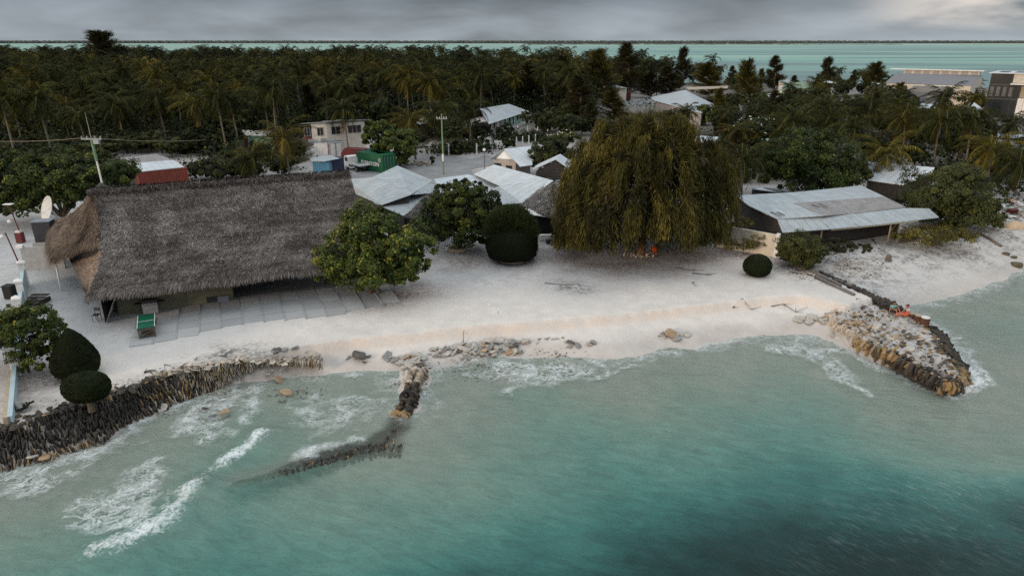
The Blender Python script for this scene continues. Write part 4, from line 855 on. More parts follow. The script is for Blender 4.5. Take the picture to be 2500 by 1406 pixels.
# wooden shack
ws = empty('wooden_shack', G(1345, 450), 'dark plank shack with a white edged gable roof behind the thatched shelter', 'shack')
a_, p_, c_ = GH(1299, 415, 2.9), GH(1356, 389, 4.2), GH(1392, 414, 2.9); bk = np.array([.9, 4.2, 0])
mb = MB(); roof_face(mb, [p_, p_ + bk, a_ + bk, a_], (2, 3)); mb.build('roof', M['tin_white'], ws)
mb = MB(); roof_face(mb, [p_, c_, c_ + bk, p_ + bk], (1, 2)); mb.build('roof', M['tin_white'], ws)
mb = MB(); A_, C_ = a_ + [.5, .25, -.25], c_ + [-.4, .25, -.25]; mb.add([[A_[0], A_[1], YARD], [C_[0], C_[1], YARD], C_, p_ + [0, .25, -.2], A_], [[0, 1, 2, 3, 4]]); mb.add([[A_[0], A_[1], YARD], A_, A_ + bk, [A_[0] + bk[0], A_[1] + bk[1], YARD]], [[0, 1, 2, 3]]); mb.build('wall', M['wood_dark'], ws)
opening(ws, A_, C_, 2.55, 3.15, 1.0, 1.5, fm=M['white']); opening(ws, A_, C_, 1.0, 2.0, .9, 1.8, fm=M['wood'], pm=M['dark'])
mb = MB()
for k in range(7): q = A_ + (C_ - A_) * .5; mb.box([q[0], q[1] - .02, YARD + .4 + k * .36], (np.linalg.norm(C_ - A_) - .05, .03, .03), unit((C_ - A_) * [1, 1, 0]))
mb.build('batten', M['wood'], ws)
# perimeter features at far left
def pole(name, label, base, top, r=.12, m=None, arms=True, cat='utility pole', group=None, lampm=None):
    b = G(*base); t = topz(base[0], top, b); o = empty(name, b, label, cat, group); mb = MB(); mb.tube([b, [b[0], b[1], t]], [r, r * .75], 8); mb.build('pole', m or M['pole_green'], o)
    if arms:
        mb = MB(); mb.box([b[0], b[1], t - .7], (1.5, .1, .1)); mb.build('crossarm', M['metal'], o)
        [MB().tube([[b[0] + s, b[1], t - .64], [b[0] + s, b[1], t - .42]], .05, 6).build('insulator', M['white'], o) for s in (-.65, -.3, .3, .65)]
    return o, b, t
o, b, t = pole('utility_pole', 'tall green and white utility pole at the road junction', (1083, 428), 278); mb = MB(); mb.tube([[b[0], b[1], YARD + 2.0], [b[0], b[1], YARD + 3.0]], .135, 8); mb.build('white_band', M['white'], o)
pole('utility_pole', 'pale green utility pole beside the far road, right of the red container', (1602, 239), 178, .14)
pole('utility_pole', 'grey utility pole with crossarm left of the far pink shed', (1428, 243), 206, .16, M['metal'])
pole('fence_pole', 'lone thin white post behind the left end of the thatched ridge', (477, 440), 408, .06, M['white'], False, 'post')
pole('marker_pole', 'short white pole among the palms left of the green roof', (2000, 262), 228, .12, M['white'], False, 'pole')
o, b, t = pole('street_lamp', 'thin dark street lamp with a pale head by the white fence posts', (1183, 420), 369, .05, M['steel_dark'], False, 'lamp'); mb = MB(); mb.lathe([b[0], b[1], t - .05], [(.08, 0), (.22, .12), (.2, .35), (.05, .42)], 10); mb.build('lamp_head', M['white'], o)
# overhead wire from the roof mast
wires = MB(); w0 = GH(-60, 343, 5.0); w1 = GH(213, 336, 6.5); w2 = GH(500, 342, 5.0)
for a_, b_ in ((w0, w1), (w1, w2)):
    pts = [a_ * (1 - t) + b_ * t - [0, 0, 1.2 * t * (1 - t)] for t in np.linspace(0, 1, 10)]; wires.tube(pts, .025, 4)
tag(wires.build('power_line', M['wood_pale']), 'thin overhead wire crossing in front of the left palm grove', 'wire')

# containers
r_, *_ = container('shipping_container', 'rust red shipping container under the grey tin roof at far left', (335, 421), (457, 409.5), M['rust_red'], 'shipping containers')
mb = MB(); p = GH(364, 425, 2.1); u_ = unit(GH(457, 409.5, 2.59) - GH(335, 421, 2.59)); mb.box(p, (.45, .03, .45), u_); mb.build('notice', M['white'], r_)
polyroof('tin_lean_roof', 'grey and white tin roof shed behind the red container at left', 'shed', [[(288, 386, 3.5), (382, 376, 3.5), (425, 391, 3.0), (310, 400, 3.0)], [(310, 400, 3.0), (425, 391, 3.0), (450, 408, 2.65), (325, 421, 2.65)]], [M['tin_old'], M['tin_white']], [[(290, 388, 3.2), (382, 378, 3.2), (448, 408, 2.4), (330, 420, 2.4)]], M['wood_dark'])
container('shipping_container', 'red container standing end-on beside a dark leafy tree', (592, 322), (613, 330), M['rust_red'], 'shipping containers', maxl=2.44, wd=6.06, end='a')
polyroof('white_eaved_house', 'house with white and mint walls mostly hidden by the near palm', 'house', [[(590, 318, 3.4), (660, 320, 3.4), (668, 333, 2.6), (600, 331, 2.6)]], M['tin_white'], [[(602, 331, 2.5), (668, 333, 2.5), (662, 322, 2.5), (596, 320, 2.5)]], M['mint'])
r_, a_, b_, u_, n_ = container('shipping_container', 'light blue container end beside the navy one at the right end of the thatched ridge', (762, 391), (789, 392), M['blue_cont'], 'shipping containers', maxl=2.4, wd=2.9)
container('shipping_container', 'navy container beside the light blue one with a pale roof', (791, 392), (829, 387), M['navy_cont'], 'shipping containers', maxl=3.1)
polyroof('roofing_sheet', 'pale sheet roofing laid over the blue and navy containers', 'roof sheet', [[(757, 385, 2.8), (806, 379, 2.8), (829, 387, 2.68), (792, 394, 2.68), (758, 393, 2.68)]], M['tin'])
r_, a_, b_, u_, n_ = container('shipping_container', 'dark green container with white lettering behind the flatbed truck', (869, 370), (919, 378), M['green_cont'], 'shipping containers', maxl=6.06)
text_on('EVERGREEN', .78, a_ + u_ * 3.15 - n_ * .015 - [0, 0, 1.45], u_, (0, 0, 1), M['white'], r_)
mb = MB(); c = a_ + u_ * 5.4 - n_ * .02 - [0, 0, .75]; mb.tube([c, c - n_ * .04], .3, 16); mb.build('emblem', M['metal'], r_)
container('shipping_container', 'green container end with louvred doors under the leafy green tree', (922, 376), (948, 374), M['green_cont'], 'shipping containers', maxl=2.44, wd=6.06)
container('shipping_container', 'long brown red container in front of the pink walled shed far off', (1478, 225), (1540, 226), M['maroon'], 'shipping containers', maxl=8)

# flatbed truck
def truck():
    A_ = G(846, 414); B_ = G(872, 421); d = unit(B_ - A_); n = np.array([-d[1], d[0], 0]); n = n if n[1] > 0 else -n; o = A_ + n * .9 - d * .8
    r = empty('flatbed_truck', o + d * 2.3, 'small white flatbed truck parked before the green lettered container', 'truck'); Z = lambda p, z: np.array([p[0], p[1], YARD + z])
    mb = MB(); P_ = []
    prof = [(-.0, .45), (1.5, .45), (1.5, 1.95), (.35, 1.98), (.02, 1.15)]
    V = [Z(o + d * x + n * y, z) for y in (-.85, .85) for x, z in prof]
    mb.add(V, [[4, 3, 2, 1, 0], [5, 6, 7, 8, 9]] + [[i, (i + 1) % 5, 5 + (i + 1) % 5, 5 + i] for i in range(5)]); cab = mb.build('cab', M['white'], r)
    mb = MB(); mb.box(Z(o + d * 1.51, 1.5), (.03, 1.3, .5), d); mb.build('rear_window', M['glass'], cab)
    for s in (-1, 1): mb = MB(); mb.box(Z(o + d * .85 + n * .86 * s, 1.5), (.8, .03, .5), d); mb.build('side_window', M['glass'], cab)
    w = MB(); q = o + d * .16; w.slab([Z(o + d * .06 + n * -.75, 1.28), Z(o + d * .06 + n * .75, 1.28), Z(o + d * .31 + n * .75, 1.88), Z(o + d * .31 + n * -.75, 1.88)], .02, nrm=np.array([-d[0], -d[1], .3])); w.build('windscreen', M['glass'], cab)
    mb = MB(); mb.box(Z(o + d * 3.15, .92), (3.1, 1.8, .1), d); bed = mb.build('bed', M['metal'], r)
    mb = MB()
    for s in (-1, 1): mb.box(Z(o + d * 3.15 + n * .88 * s, 1.1), (3.1, .05, .3), d)
    mb.box(Z(o + d * 4.68, 1.1), (.05, 1.7, .3), d); mb.box(Z(o + d * 1.66, 1.35), (.06, 1.7, .8), d); mb.build('side_board', M['white'], bed)
    mb = MB(); mb.box(Z(o + d * 2.4, .7), (4.4, .8, .18), d); mb.build('chassis', M['steel_dark'], r)
    for x in (.75, 3.6):
        for s in (-1, 1):
            c = Z(o + d * x + n * .72 * s, .38); mb = MB(); mb.tube([c - n * .12, c + n * .12], .38, 14); wl = mb.build('wheel', M['black'], r)
            mb = MB(); mb.tube([c - n * .13, c + n * .13], .2, 10); mb.build('rim', M['metal'], wl)
    for s in (-1, 1): mb = MB(); mb.box(Z(o - d * .02 + n * .6 * s, .75), (.05, .25, .16), d); mb.build('headlight', M['glass'], r)
truck()
def red_truck():
    o = G(833, 396) ; d = unit([1, -.1, 0]); n = np.array([-d[1], d[0], 0]); r = empty('cargo_truck', o + d * 1.8 + n * 1, 'dark red lorry mostly hidden behind the white flatbed truck', 'lorry'); Z = lambda p, z: np.array([p[0], p[1], YARD + z])
    mb = MB(); prof = [(0, .5), (3.8, .5), (3.8, 2.0), (.6, 2.1), (.1, 1.4)]; V = [Z(o + d * x + n * y, z) for y in (0, 1.9) for x, z in prof]
    mb.add(V, [[4, 3, 2, 1, 0], [5, 6, 7, 8, 9]] + [[i, (i + 1) % 5, 5 + (i + 1) % 5, 5 + i] for i in range(5)]); mb.build('body', M['maroon'], r)
    for x in (.8, 3):
        c = Z(o + d * x + n * .1, .4); mb = MB(); mb.tube([c - n * .12, c + n * .12], .4, 12); mb.build('wheel', M['black'], r)
red_truck()

# ---- far right town
wa = empty('warehouse', G(2260, 240), 'big grey roofed warehouse with a cream strip of clerestory windows', 'warehouse')
a1, a2, r1, r2 = GH(2160, 203, 6), GH(2371, 210, 6), GH(2187, 179.5, 8.35), GH(2396, 184, 8.35)
mb = MB(); roof_face(mb, [r1, r2, a2, a1], (3, 2)); mb.build('roof', M['tin_dark'], wa)
bk = (r1 - a1) * [1, 1, 0]; mb = MB(); roof_face(mb, [r2, r1, a1 + 2 * bk, a2 + 2 * bk], (2, 3)); mb.build('roof', M['tin_dark'], wa)
mb = MB(); skirt(mb, [a1 - [0, 0, .1], a2 - [0, 0, .1], r2 - [0, 0, .1], a2 + 2 * bk - [0, 0, .1], a1 + 2 * bk - [0, 0, .1]]); mb.build('wall', M['cream'], wa)
c1, c2 = GH(2208, 178.5, 8.35), GH(2392, 183.5, 8.35); cu = unit(c2 - c1); mb = MB(); cl = np.linalg.norm(c2 - c1); mb.box((c1 + c2) / 2 + [0, 0, .2], (cl, 1.6, 1.6), cu); mb.build('clerestory', M['cream'], wa)
for k in range(8):
    q = c1 + cu * cl * (k + .5) / 8; f = MB(); f.box([*(q + outn(c1, c2)[1] * .83)[:2], YARD + 8.72], (cl / 8 - .7, .06, .95), cu); f.build('window', M['pinkgrey'], wa)
mb = MB(); q = (c1 + c2) / 2 - cu * 1.5; mb.box([q[0], q[1], YARD + 9.47], (cl + 5, 2.6, .22), cu); mb.build('clerestory_roof', M['white'], wa)
gr_ = empty('grey_gabled_house', G(2330, 262), 'blue grey gabled hall with a white roof in front of the warehouse', 'hall')
f1, f2, fp = GH(2296, 226, 4.2), GH(2338, 222, 4.2), GH(2318, 211, 6.0); l1 = GH(2222, 222, 4.2); bk = (GH(2232, 209, 6.0) - fp) * [1, 1, 0]
mb = MB(); roof_face(mb, [fp + bk, fp, f1, f1 + bk], (3, 2)); mb.build('roof', M['tin_white'], gr_); mb = MB(); roof_face(mb, [fp, fp + bk, f2 + bk, f2], (2, 3)); mb.build('roof', M['tin_white'], gr_)
M['slate'] = mat('slate_blue_cladding', (.10, .115, .15), (.07, .085, .11)); M['slate_pale'] = mat('grey_blue_cladding', (.22, .235, .27), (.16, .17, .2))
mb = MB(); mb.add([[f1[0], f1[1], YARD], [f2[0], f2[1], YARD], f2, fp, f1], [[0, 1, 2, 3, 4]]); mb.build('gable', M['slate'], gr_)
mb = MB(); skirt(mb, [f1, f1 + bk], close=False); mb.build('wall', M['slate_pale'], gr_)
opening(gr_, f1, f1 + bk, 8, 10, 2.0, 2.9); mb = MB(); q = f1 + bk * .3; mb.box([q[0], q[1] - .4, YARD + 2.8], (1.6, .9, .12)); mb.build('canopy', M['white'], gr_)
polyroof('long_white_roof', 'long low white roof behind the right hand palms in front of the warehouse', 'shed', [[(2140, 203, 5.2), (2235, 207, 5.2), (2240, 219, 4.4), (2150, 212, 4.4)]], M['tin_white'], [[(2142, 205, 4.3), (2232, 209, 4.3), (2236, 219, 4.3), (2150, 212, 4.3)]], M['slate_pale'])
# modern glazed block
mo = empty('glass_building', G(2450, 300), 'modern block with dark glass front and cream balconies at the right edge', 'office building')
ka = G(2398, 283); ka[2] = 0; md = unit([.75, -.66, 0]); kb = ka + md * 6.6; mn = np.array([-md[1], md[0], 0]); base = ka; LG = float(np.linalg.norm(kb - ka)); HT = topz(2401, 180, ka) - YARD
Lm = 26.
def mbx(name, m, s0, s1, t0, t1, z0, z1, par=mo): mb = MB(); c = base + md * (s0 + s1) / 2 + mn * (t0 + t1) / 2; mb.box([c[0], c[1], YARD + (z0 + z1) / 2], (s1 - s0, t1 - t0, z1 - z0), md); return mb.build(name, m, par)
mbx('glass_front', M['glass'], 0, LG, 0, 14, -.1, HT); mbx('upper_block', M['cream'], LG * .72, Lm, -.5, 14.1, HT * .80, HT + .05)
mbx('balcony_slab', M['white'], LG * .68, Lm, -1.3, -.02, HT * .76, HT * .79); mbx('balcony_recess', M['wood_pale'], LG + .01, Lm, .5, 13.9, HT * .46, HT * .795); mbx('lower_block', M['white'], LG + .01, Lm, -.3, 14.05, -.1, HT * .45)
mbx('roof', M['tin_white'], -.5, Lm + .5, -.8, 14.5, HT + .07, HT + .25)
for k in range(6): mbx('mullion', M['steel_dark'], .1 + k * (LG - .3) / 5, .18 + k * (LG - .3) / 5, -.08, -.01, .1, HT - .1 if k < 4 else HT * .74)
for z in (HT * .40, HT * .73): mbx('floor_band', M['steel_dark'], 0.02, LG - .02, -.07, -.012, z, z + .35)
for k in range(4): mbx('blind', M['concrete_dark'], .4 + k * LG / 5, .4 + LG / 9 + k * LG / 5, -.03, -.005, HT * .48, HT * .70)
for k in range(3): mbx('balcony_pier', M['white'], LG + 2.2 + k * 4, LG + 2.5 + k * 4, -.3, .48, HT * .455, HT * .758)
for k in range(4): mbx('solar_panel', M['navy_cont'], 1 + k * 3.3, 3 + k * 3.3, 3, 9, HT + .28, HT + .34)
for k in range(4): mbx('wall_joint', M['steel_dark'], LG + 1.2 + k * 1.6, LG + 1.25 + k * 1.6, -.33, -.302, 0, HT * .44)

# scattered roofs (px quads at their eave/ridge heights)
small = [
 ('tin_roof_house', 'pale tin roofed house behind the crown of the weeping tree', [[(1680, 224, 5.2), (1743, 255, 3.0), (1712, 277, 3.0), (1597, 246, 3.2)], [(1680, 224, 5.2), (1597, 246, 3.2), (1588, 238, 3.2), (1672, 220, 5.2)]], ['tin', 'tin'], 'pinkgrey'),
 ('tin_roof_house', 'white tin roofed house right of the dark conical pine', [[(1838, 225, 4.2), (1916, 237, 3.4), (1900, 262, 2.6), (1812, 246, 3.0)]], ['tin_white'], 'pinkgrey'),
 ('tin_roof_house', 'low white roof strip below the green roofed shed', [[(1872, 228, 3.0), (1914, 229, 3.0), (1908, 236, 2.6), (1868, 234, 2.6)]], ['tin_white'], 'pinkgrey'),
 ('green_roof_shed', 'green walled shed with grey eaves near the lagoon', [[(1913, 203, 4.6), (1960, 200, 5.4), (2000, 213, 4.2), (1908, 222, 3.0)]], ['tin_green'], 'pole_green'),
 ('lagoon_house', 'white gabled house on the lagoon shore behind the green shed', [[(1912, 190, 5.2), (1934, 198, 4.0), (1930, 203, 3.8), (1900, 200, 4)], [(1970, 196, 4.4), (2010, 194, 4.4), (2050, 205, 3.4), (1965, 202, 3.4)]], ['tin', 'tin_white'], 'white'),
 ('red_roof_house', 'white house with a red roof line far behind the palms', [[(1572, 172, 5.5), (1632, 166, 5.5), (1640, 171, 4.8), (1575, 178, 4.8)]], ['tin_red'], 'white'),
 ('open_pavilion', 'open sided pavilion with cream posts and flat roof', [[(1676, 213, 4.2), (1778, 210, 4.2), (1776, 216, 4.0), (1680, 219, 4.0)]], ['wood_pale'], None),
 ('hidden_tin_roof', 'pale roof glimpsed between the palms left of the utility pole', [[(1032, 280, 4.0), (1056, 266, 4.6), (1046, 300, 3.0), (1012, 306, 2.8)]], ['tin'], 'wood_dark'),
 ('hidden_tin_roof', 'small white roof high among the trees at top centre', [[(1215, 181, 4.5), (1243, 180, 4.5), (1240, 197, 3.2), (1228, 196, 3.2)]], ['tin_white'], 'wood_dark'),
 ('hidden_tin_roof', 'flat white roof among the trees left of the tall pines', [[(1158, 210, 3.4), (1170, 206, 3.4), (1226, 209, 3.4), (1200, 214, 3.2)]], ['tin_white'], 'wood_dark'),
 ('hidden_tin_roof', 'tiny blue roof corner inside the dense palm grove', [[(680, 257, 3.6), (694, 256, 3.8), (704, 262, 3.0), (694, 266, 2.6)]], ['tin_white'], 'wood_dark'),
 ('beach_tin_roof', 'white patched tin roof behind the fat palm trunk at right', [[(2120, 395, 3.6), (2282, 409, 3.6), (2275, 425, 3.0), (2204, 452, 2.2), (2120, 440, 2.2)]], ['tin_white'], 'wood_dark'),
 ('tin_roof_house', 'narrow tin roof strip touching the back of the long beach building', [[(1828, 458, 4.0), (1860, 457, 4.0), (1925, 466, 3.9), (1900, 470, 3.6), (1840, 463, 3.8)]], ['tin'], 'wood_dark'),
 ('market_roof', 'white awning roof at the right edge under the glazed block', [[(2434, 327, 3.4), (2540, 330, 3.4), (2540, 340, 3.0), (2436, 336, 3.0)]], ['tin_white'], 'wood_dark'),
 ('market_roof', 'second white awning roof at the right edge below the first', [[(2432, 342, 3.2), (2540, 344, 3.2), (2540, 356, 2.8), (2442, 352, 2.8)]], ['tin_white'], 'wood_dark'),
 ('market_roof', 'third grey white roof at the right edge beside the leaning palm', [[(2432, 366, 3.0), (2467, 364, 3.2), (2467, 378, 2.6), (2440, 380, 2.4)]], ['tin_white'], 'wood_dark'),
 ('market_roof', 'pale roof at the far right edge above the beach thicket', [[(2470, 352, 3.0), (2545, 356, 3.0), (2545, 366, 2.6), (2474, 363, 2.6)]], ['tin'], 'wood_dark'),
 ('tent_roof', 'pointed white roof below the big grey warehouse', [[(2378, 250, 4.4), (2408, 272, 3.4), (2372, 292, 2.6), (2366, 268, 3.6)]], ['tin_white'], 'wood_dark'),
 ('tent_roof', 'pale flat roof behind the right palms under the slate hall', [[(2200, 252, 3.4), (2290, 255, 3.4), (2280, 268, 3.0), (2200, 264, 3.0)]], ['tin_white'], 'wood_dark'),
 ('pale_gable_roof', 'pale roof left of the flowering tree seen through the weeping branches', [[(1690, 330, 3.2), (1760, 335, 3.0), (1745, 352, 2.6), (1690, 345, 2.6)]], ['tin_white'], 'wood_dark'),
 ('pale_gable_roof', 'pale roof under the white flowering tree', [[(1860, 340, 3.0), (1900, 338, 3.0), (1890, 352, 2.6), (1855, 352, 2.6)]], ['tin_white'], 'wood_dark'),
 ('rusty_roof', 'rust brown low roof to the left of the flowering tree', [[(1750, 283, 3.0), (1800, 280, 3.0), (1795, 300, 2.2), (1742, 302, 2.2)]], ['tin_old'], 'wood_dark')]
for nm_, lb_, fs, ms_, wmn in small:
    cat = 'pavilion' if 'pavilion' in nm_ else ('shed' if 'shed' in nm_ else ('house' if 'house' in nm_ else 'roofed building'))
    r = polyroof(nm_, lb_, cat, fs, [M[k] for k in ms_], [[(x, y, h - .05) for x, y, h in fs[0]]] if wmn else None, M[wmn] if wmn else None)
    if nm_ == 'open_pavilion':
        for px, z in ((1696, 243), (1707, 240), (1730, 245), (1740, 241), (1763, 246)):
            b = G(px, z); mb = MB(); mb.bar(b, [b[0], b[1], topz(px, 217, b)], .09); mb.build('post', M['wood_pale'], r)
    if nm_ == 'lagoon_house': opening(r, GH(1900, 200, 0) + [0, -1, 0], GH(1930, 203, 0) + [0, -1, 0], 1, 3, 1.8, 3.2)
pk = empty('pink_shed', G(1475, 240), 'cream walled shed with blue tank and rusty roof behind the brown container', 'shed')
mb = MB(); a_, b_ = GH(1461, 212, 4.4), GH(1479, 219, 4.4); skirt(mb, [a_, b_, GH(1530, 215, 4.0), GH(1500, 208, 4.2)]); mb.build('wall', M['cream'], pk)
mb = MB(); roof_face(mb, [GH(1461, 211, 4.5), GH(1500, 207, 4.3), GH(1532, 215, 4.1), GH(1479, 218.5, 4.5)], (3, 2)); mb.build('roof', M['tin_old'], pk)
mb = MB(); q = GH(1495, 206, 5.0); mb.tube([q - [0, 0, 1], q + [0, 0, .8]], 1.1, 12); mb.build('water_tank', M['blue_cont'], pk)

# white fence posts round the mint house
post0 = None; POSTS = []
ORD = 'first second third fourth fifth sixth seventh eighth ninth tenth eleventh twelfth thirteenth fourteenth fifteenth sixteenth seventeenth eighteenth nineteenth twentieth'.split()
TENS = 'twenty thirty forty fifty sixty seventy eighty ninety'.split()
def ordinal(n):
    n += 1
    if n <= 20: return ORD[n - 1]
    t, u = divmod(n, 10); return (TENS[t - 2][:-1] + 'ieth') if u == 0 else TENS[t - 2] + '-' + ORD[u - 1]
def number(items, fmt):
    d = {}
    for k, x, o in items: d.setdefault(k, []).append((x, o.name, o))
    for k, v in d.items():
        for n, (x, _, o) in enumerate(sorted(v, key=lambda q: q[:2])): o['label'] = fmt(ordinal(n), k)
posts = [(1164, 381, 351), (1181, 368, 350), (1198, 367, 347), (1214, 366, 344), (1230, 362, 341), (1245, 357, 338), (1261, 356, 335), (1276, 354, 333), (1291, 354, 331), (1307, 347, 328), (1316, 338, 321), (1322, 334, 317), (1337, 331, 309), (1342, 320, 307), (1346, 311, 302), (1243, 329, 307), (1264, 330, 308), (1288, 332, 309), (1312, 330, 310), (1290, 300, 290), (1141, 362, 340), (1125, 350, 343), (1070, 368, 357), (1089, 372, 359), (1096, 379, 352), (1052, 360, 354), (1038, 358, 353), (1026, 357, 352)]
for i, (px, py, ty) in enumerate(posts):
    b = G(px, py)
    h = topz(px, ty, b) - YARD
    if post0 is None:
        mb = MB(); mb.box([b[0], b[1], YARD + .9], (.2, .2, 1.8)); mb.lathe([b[0], b[1], YARD + 1.8], [(.11, 0), (.06, .06), (.01, .08)], 8); post0 = mb.build('fence_post', M['white'], org=b); o = post0
    else: o = post0.copy(); COL.objects.link(o); o.location = b
    o.scale = (1, 1, h / 1.85)
    rw = 'roadside row' if i < 15 else 'inner row by the verandah' if i < 20 else 'row left of the utility pole' if px < 1100 else 'pair right of the utility pole'
    tag(o, None, 'fence post', 'white fence posts round the mint bungalow'); POSTS.append((rw, px, o))
number(POSTS, lambda n, k: n + ' white fence post from the left in the ' + k)
# road
rd = GL([(842, 470), (842, 432), (900, 421), (940, 412), (990, 383), (1040, 374), (1100, 380), (1150, 389), (1190, 380), (1215, 392), (1200, 404), (1150, 414), (1160, 440), (1060, 470)])
mb = MB(); mb.add([(x, y, YARD + .05) for x, y in rd], [list(range(len(rd)))]); M['road'] = mat('compacted_coral_road', (.25, .26, .265), (.17, .17, .17), scale=.35, bump=.2, c3=(.31, .32, .325)); tag(mb.build('road', M['road']), 'pale coral road behind the tin roofs', kind='structure')
rd = GL([(1440, 252), (1560, 240), (1640, 243), (1760, 247), (1760, 256), (1600, 252), (1500, 262), (1440, 275)]); mb = MB(); mb.add([(x, y, YARD + .05) for x, y in rd], [list(range(len(rd)))]); tag(mb.build('road', M['road']), 'pale road beside the far containers', kind='structure')
# ---------------------------------------------------------------- vegetation
def quads(C, nr, s, asp, r, twist=True):
    N = len(C); nr = nr / (np.linalg.norm(nr, axis=1)[:, None] + 1e-9)
    t = r.normal(size=(N, 3)); t -= nr * (t * nr).sum(1)[:, None]; t /= np.linalg.norm(t, axis=1)[:, None] + 1e-9; b = np.cross(nr, t)
    s = s[:, None]; bend = nr * s * .25
    V = np.stack([C - t * s, C + b * s * asp - bend, C + t * s, C - b * s * asp - bend], 1).reshape(-1, 3)
    return V, np.arange(4 * N).reshape(-1, 4)
def blades(P0, d, L_, w, r):
    N = len(P0); d = d / (np.linalg.norm(d, axis=1)[:, None] + 1e-9); s = np.cross(d, r.normal(size=(N, 3))); s /= np.linalg.norm(s, axis=1)[:, None] + 1e-9
    L_ = L_[:, None]; w = w[:, None]; V = np.stack([P0 - s * w * .5, P0 + d * L_ * .5 - s * w, P0 + d * L_, P0 + d * L_ * .5 + s * w], 1).reshape(-1, 3)
    return V, np.arange(4 * N).reshape(-1, 4)
LM = {}
LM['broad'] = leafmat('broad_leaf', [(0, (.008, .013, .004)), (.3, (.028, .046, .010)), (.58, (.075, .105, .017)), (.82, (.19, .20, .028)), (1, (.40, .34, .06))], tl=.3)
LM['broad_dark'] = leafmat('dark_broad_leaf', [(0, (.005, .008, .003)), (.4, (.018, .027, .006)), (.75, (.048, .060, .011)), (1, (.13, .125, .02))], tl=.25)
LM['olive'] = leafmat('olive_leaf', [(0, (.010, .013, .005)), (.4, (.036, .044, .011)), (.75, (.085, .092, .020)), (1, (.17, .16, .045))], tl=.25)
LM['topiary'] = leafmat('clipped_leaf', [(0, (.004, .006, .002)), (.5, (.013, .020, .005)), (1, (.034, .044, .010))], tl=.1, spec=.12)
LM['shag'] = leafmat('shaggy_leaf', [(0, (.008, .013, .005)), (.5, (.028, .042, .014)), (1, (.07, .085, .025))], tl=.15)
LM['palm'] = leafmat('palm_leaflet', [(0, (.004, .006, .002)), (.35, (.015, .019, .005)), (.7, (.044, .047, .011)), (.9, (.11, .095, .018)), (1, (.22, .15, .03))], tl=.2, spec=.1, rough=.75)
LM['palm_gold'] = leafmat('painted_sun_palm_leaflet', [(0, (.010, .009, .003)), (.35, (.040, .036, .007)), (.7, (.10, .084, .013)), (.9, (.19, .145, .024)), (1, (.34, .23, .045))], tl=.25, spec=.1, rough=.75)  # brighter golden copy of the palm leaflets, sunlight put into the colour
LM['casu'] = leafmat('casuarina_needles', [(0, (.008, .008, .003)), (.3, (.034, .032, .008)), (.6, (.092, .083, .018)), (.82, (.18, .15, .030)), (1, (.29, .23, .05))], tl=.15, spec=.15)
LM['casu_dark'] = leafmat('dark_casuarina_needles', [(0, (.008, .009, .004)), (.4, (.028, .027, .010)), (.8, (.062, .052, .018)), (1, (.12, .085, .03))], tl=.15, spec=.15)
LM['flower'] = mat('white_petals', (.85, .84, .78), (.8, .78, .7), rough=.6)

def crown_pts(r, N, blobs, leaf, ncl=None, clr=.16, shell=.75):
    """leaf centres and normals spread in clusters over a union of ellipsoids [(centre, radii)]"""
    vol = np.array([b[1][0] * b[1][1] * b[1][2] for b in blobs]) ** (2 / 3); vol /= vol.sum(); C = []; Nn = []; A_ = []
    for (c, rad), f in zip(blobs, vol):
        n = int(N * f); c = np.array(c, float); rad = np.array(rad, float); nc = max(12, int((ncl or 90) * f))
        d = r.normal(size=(nc, 3)); d[:, 2] = d[:, 2] * .9 + .15; d /= np.linalg.norm(d, axis=1)[:, None]
        rr = shell + (1.02 - shell) * r.random(nc) ** .6 + r.normal(0, .05, nc); cc = c + d * rad * rr[:, None]; cr_ = clr * rad.mean() * (.6 + .9 * r.random(nc)); ca = r.normal(0, .10, nc)
        k = r.integers(0, nc, n); off = r.normal(size=(n, 3)); off /= np.linalg.norm(off, axis=1)[:, None]; off[:, 2] *= .75
        q = cc[k] + off * cr_[k][:, None] * (r.random(n) ** .4)[:, None]
        nr = off * .8 + d[k] * .9 + np.array([0, 0, .5]) + r.normal(size=(n, 3)) * .45
        C.append(q); Nn.append(nr); A_.append(ca[k])
    return np.vstack(C), np.vstack(Nn), np.concatenate(A_)
def branches(mb, base, tips, r0, r, up=.35):
    base = np.array(base, float)
    for tp in tips:
        tp = np.array(tp, float); fork = base + (tp - base) * np.array([.25, .25, .45]) ; m2 = fork * .45 + tp * .55 + r.normal(0, .12, 3)
        mb.tube([base + [0, 0, 0.02], fork, m2, tp], [r0 * .6, r0 * .42, r0 * .25, r0 * .08], 6)
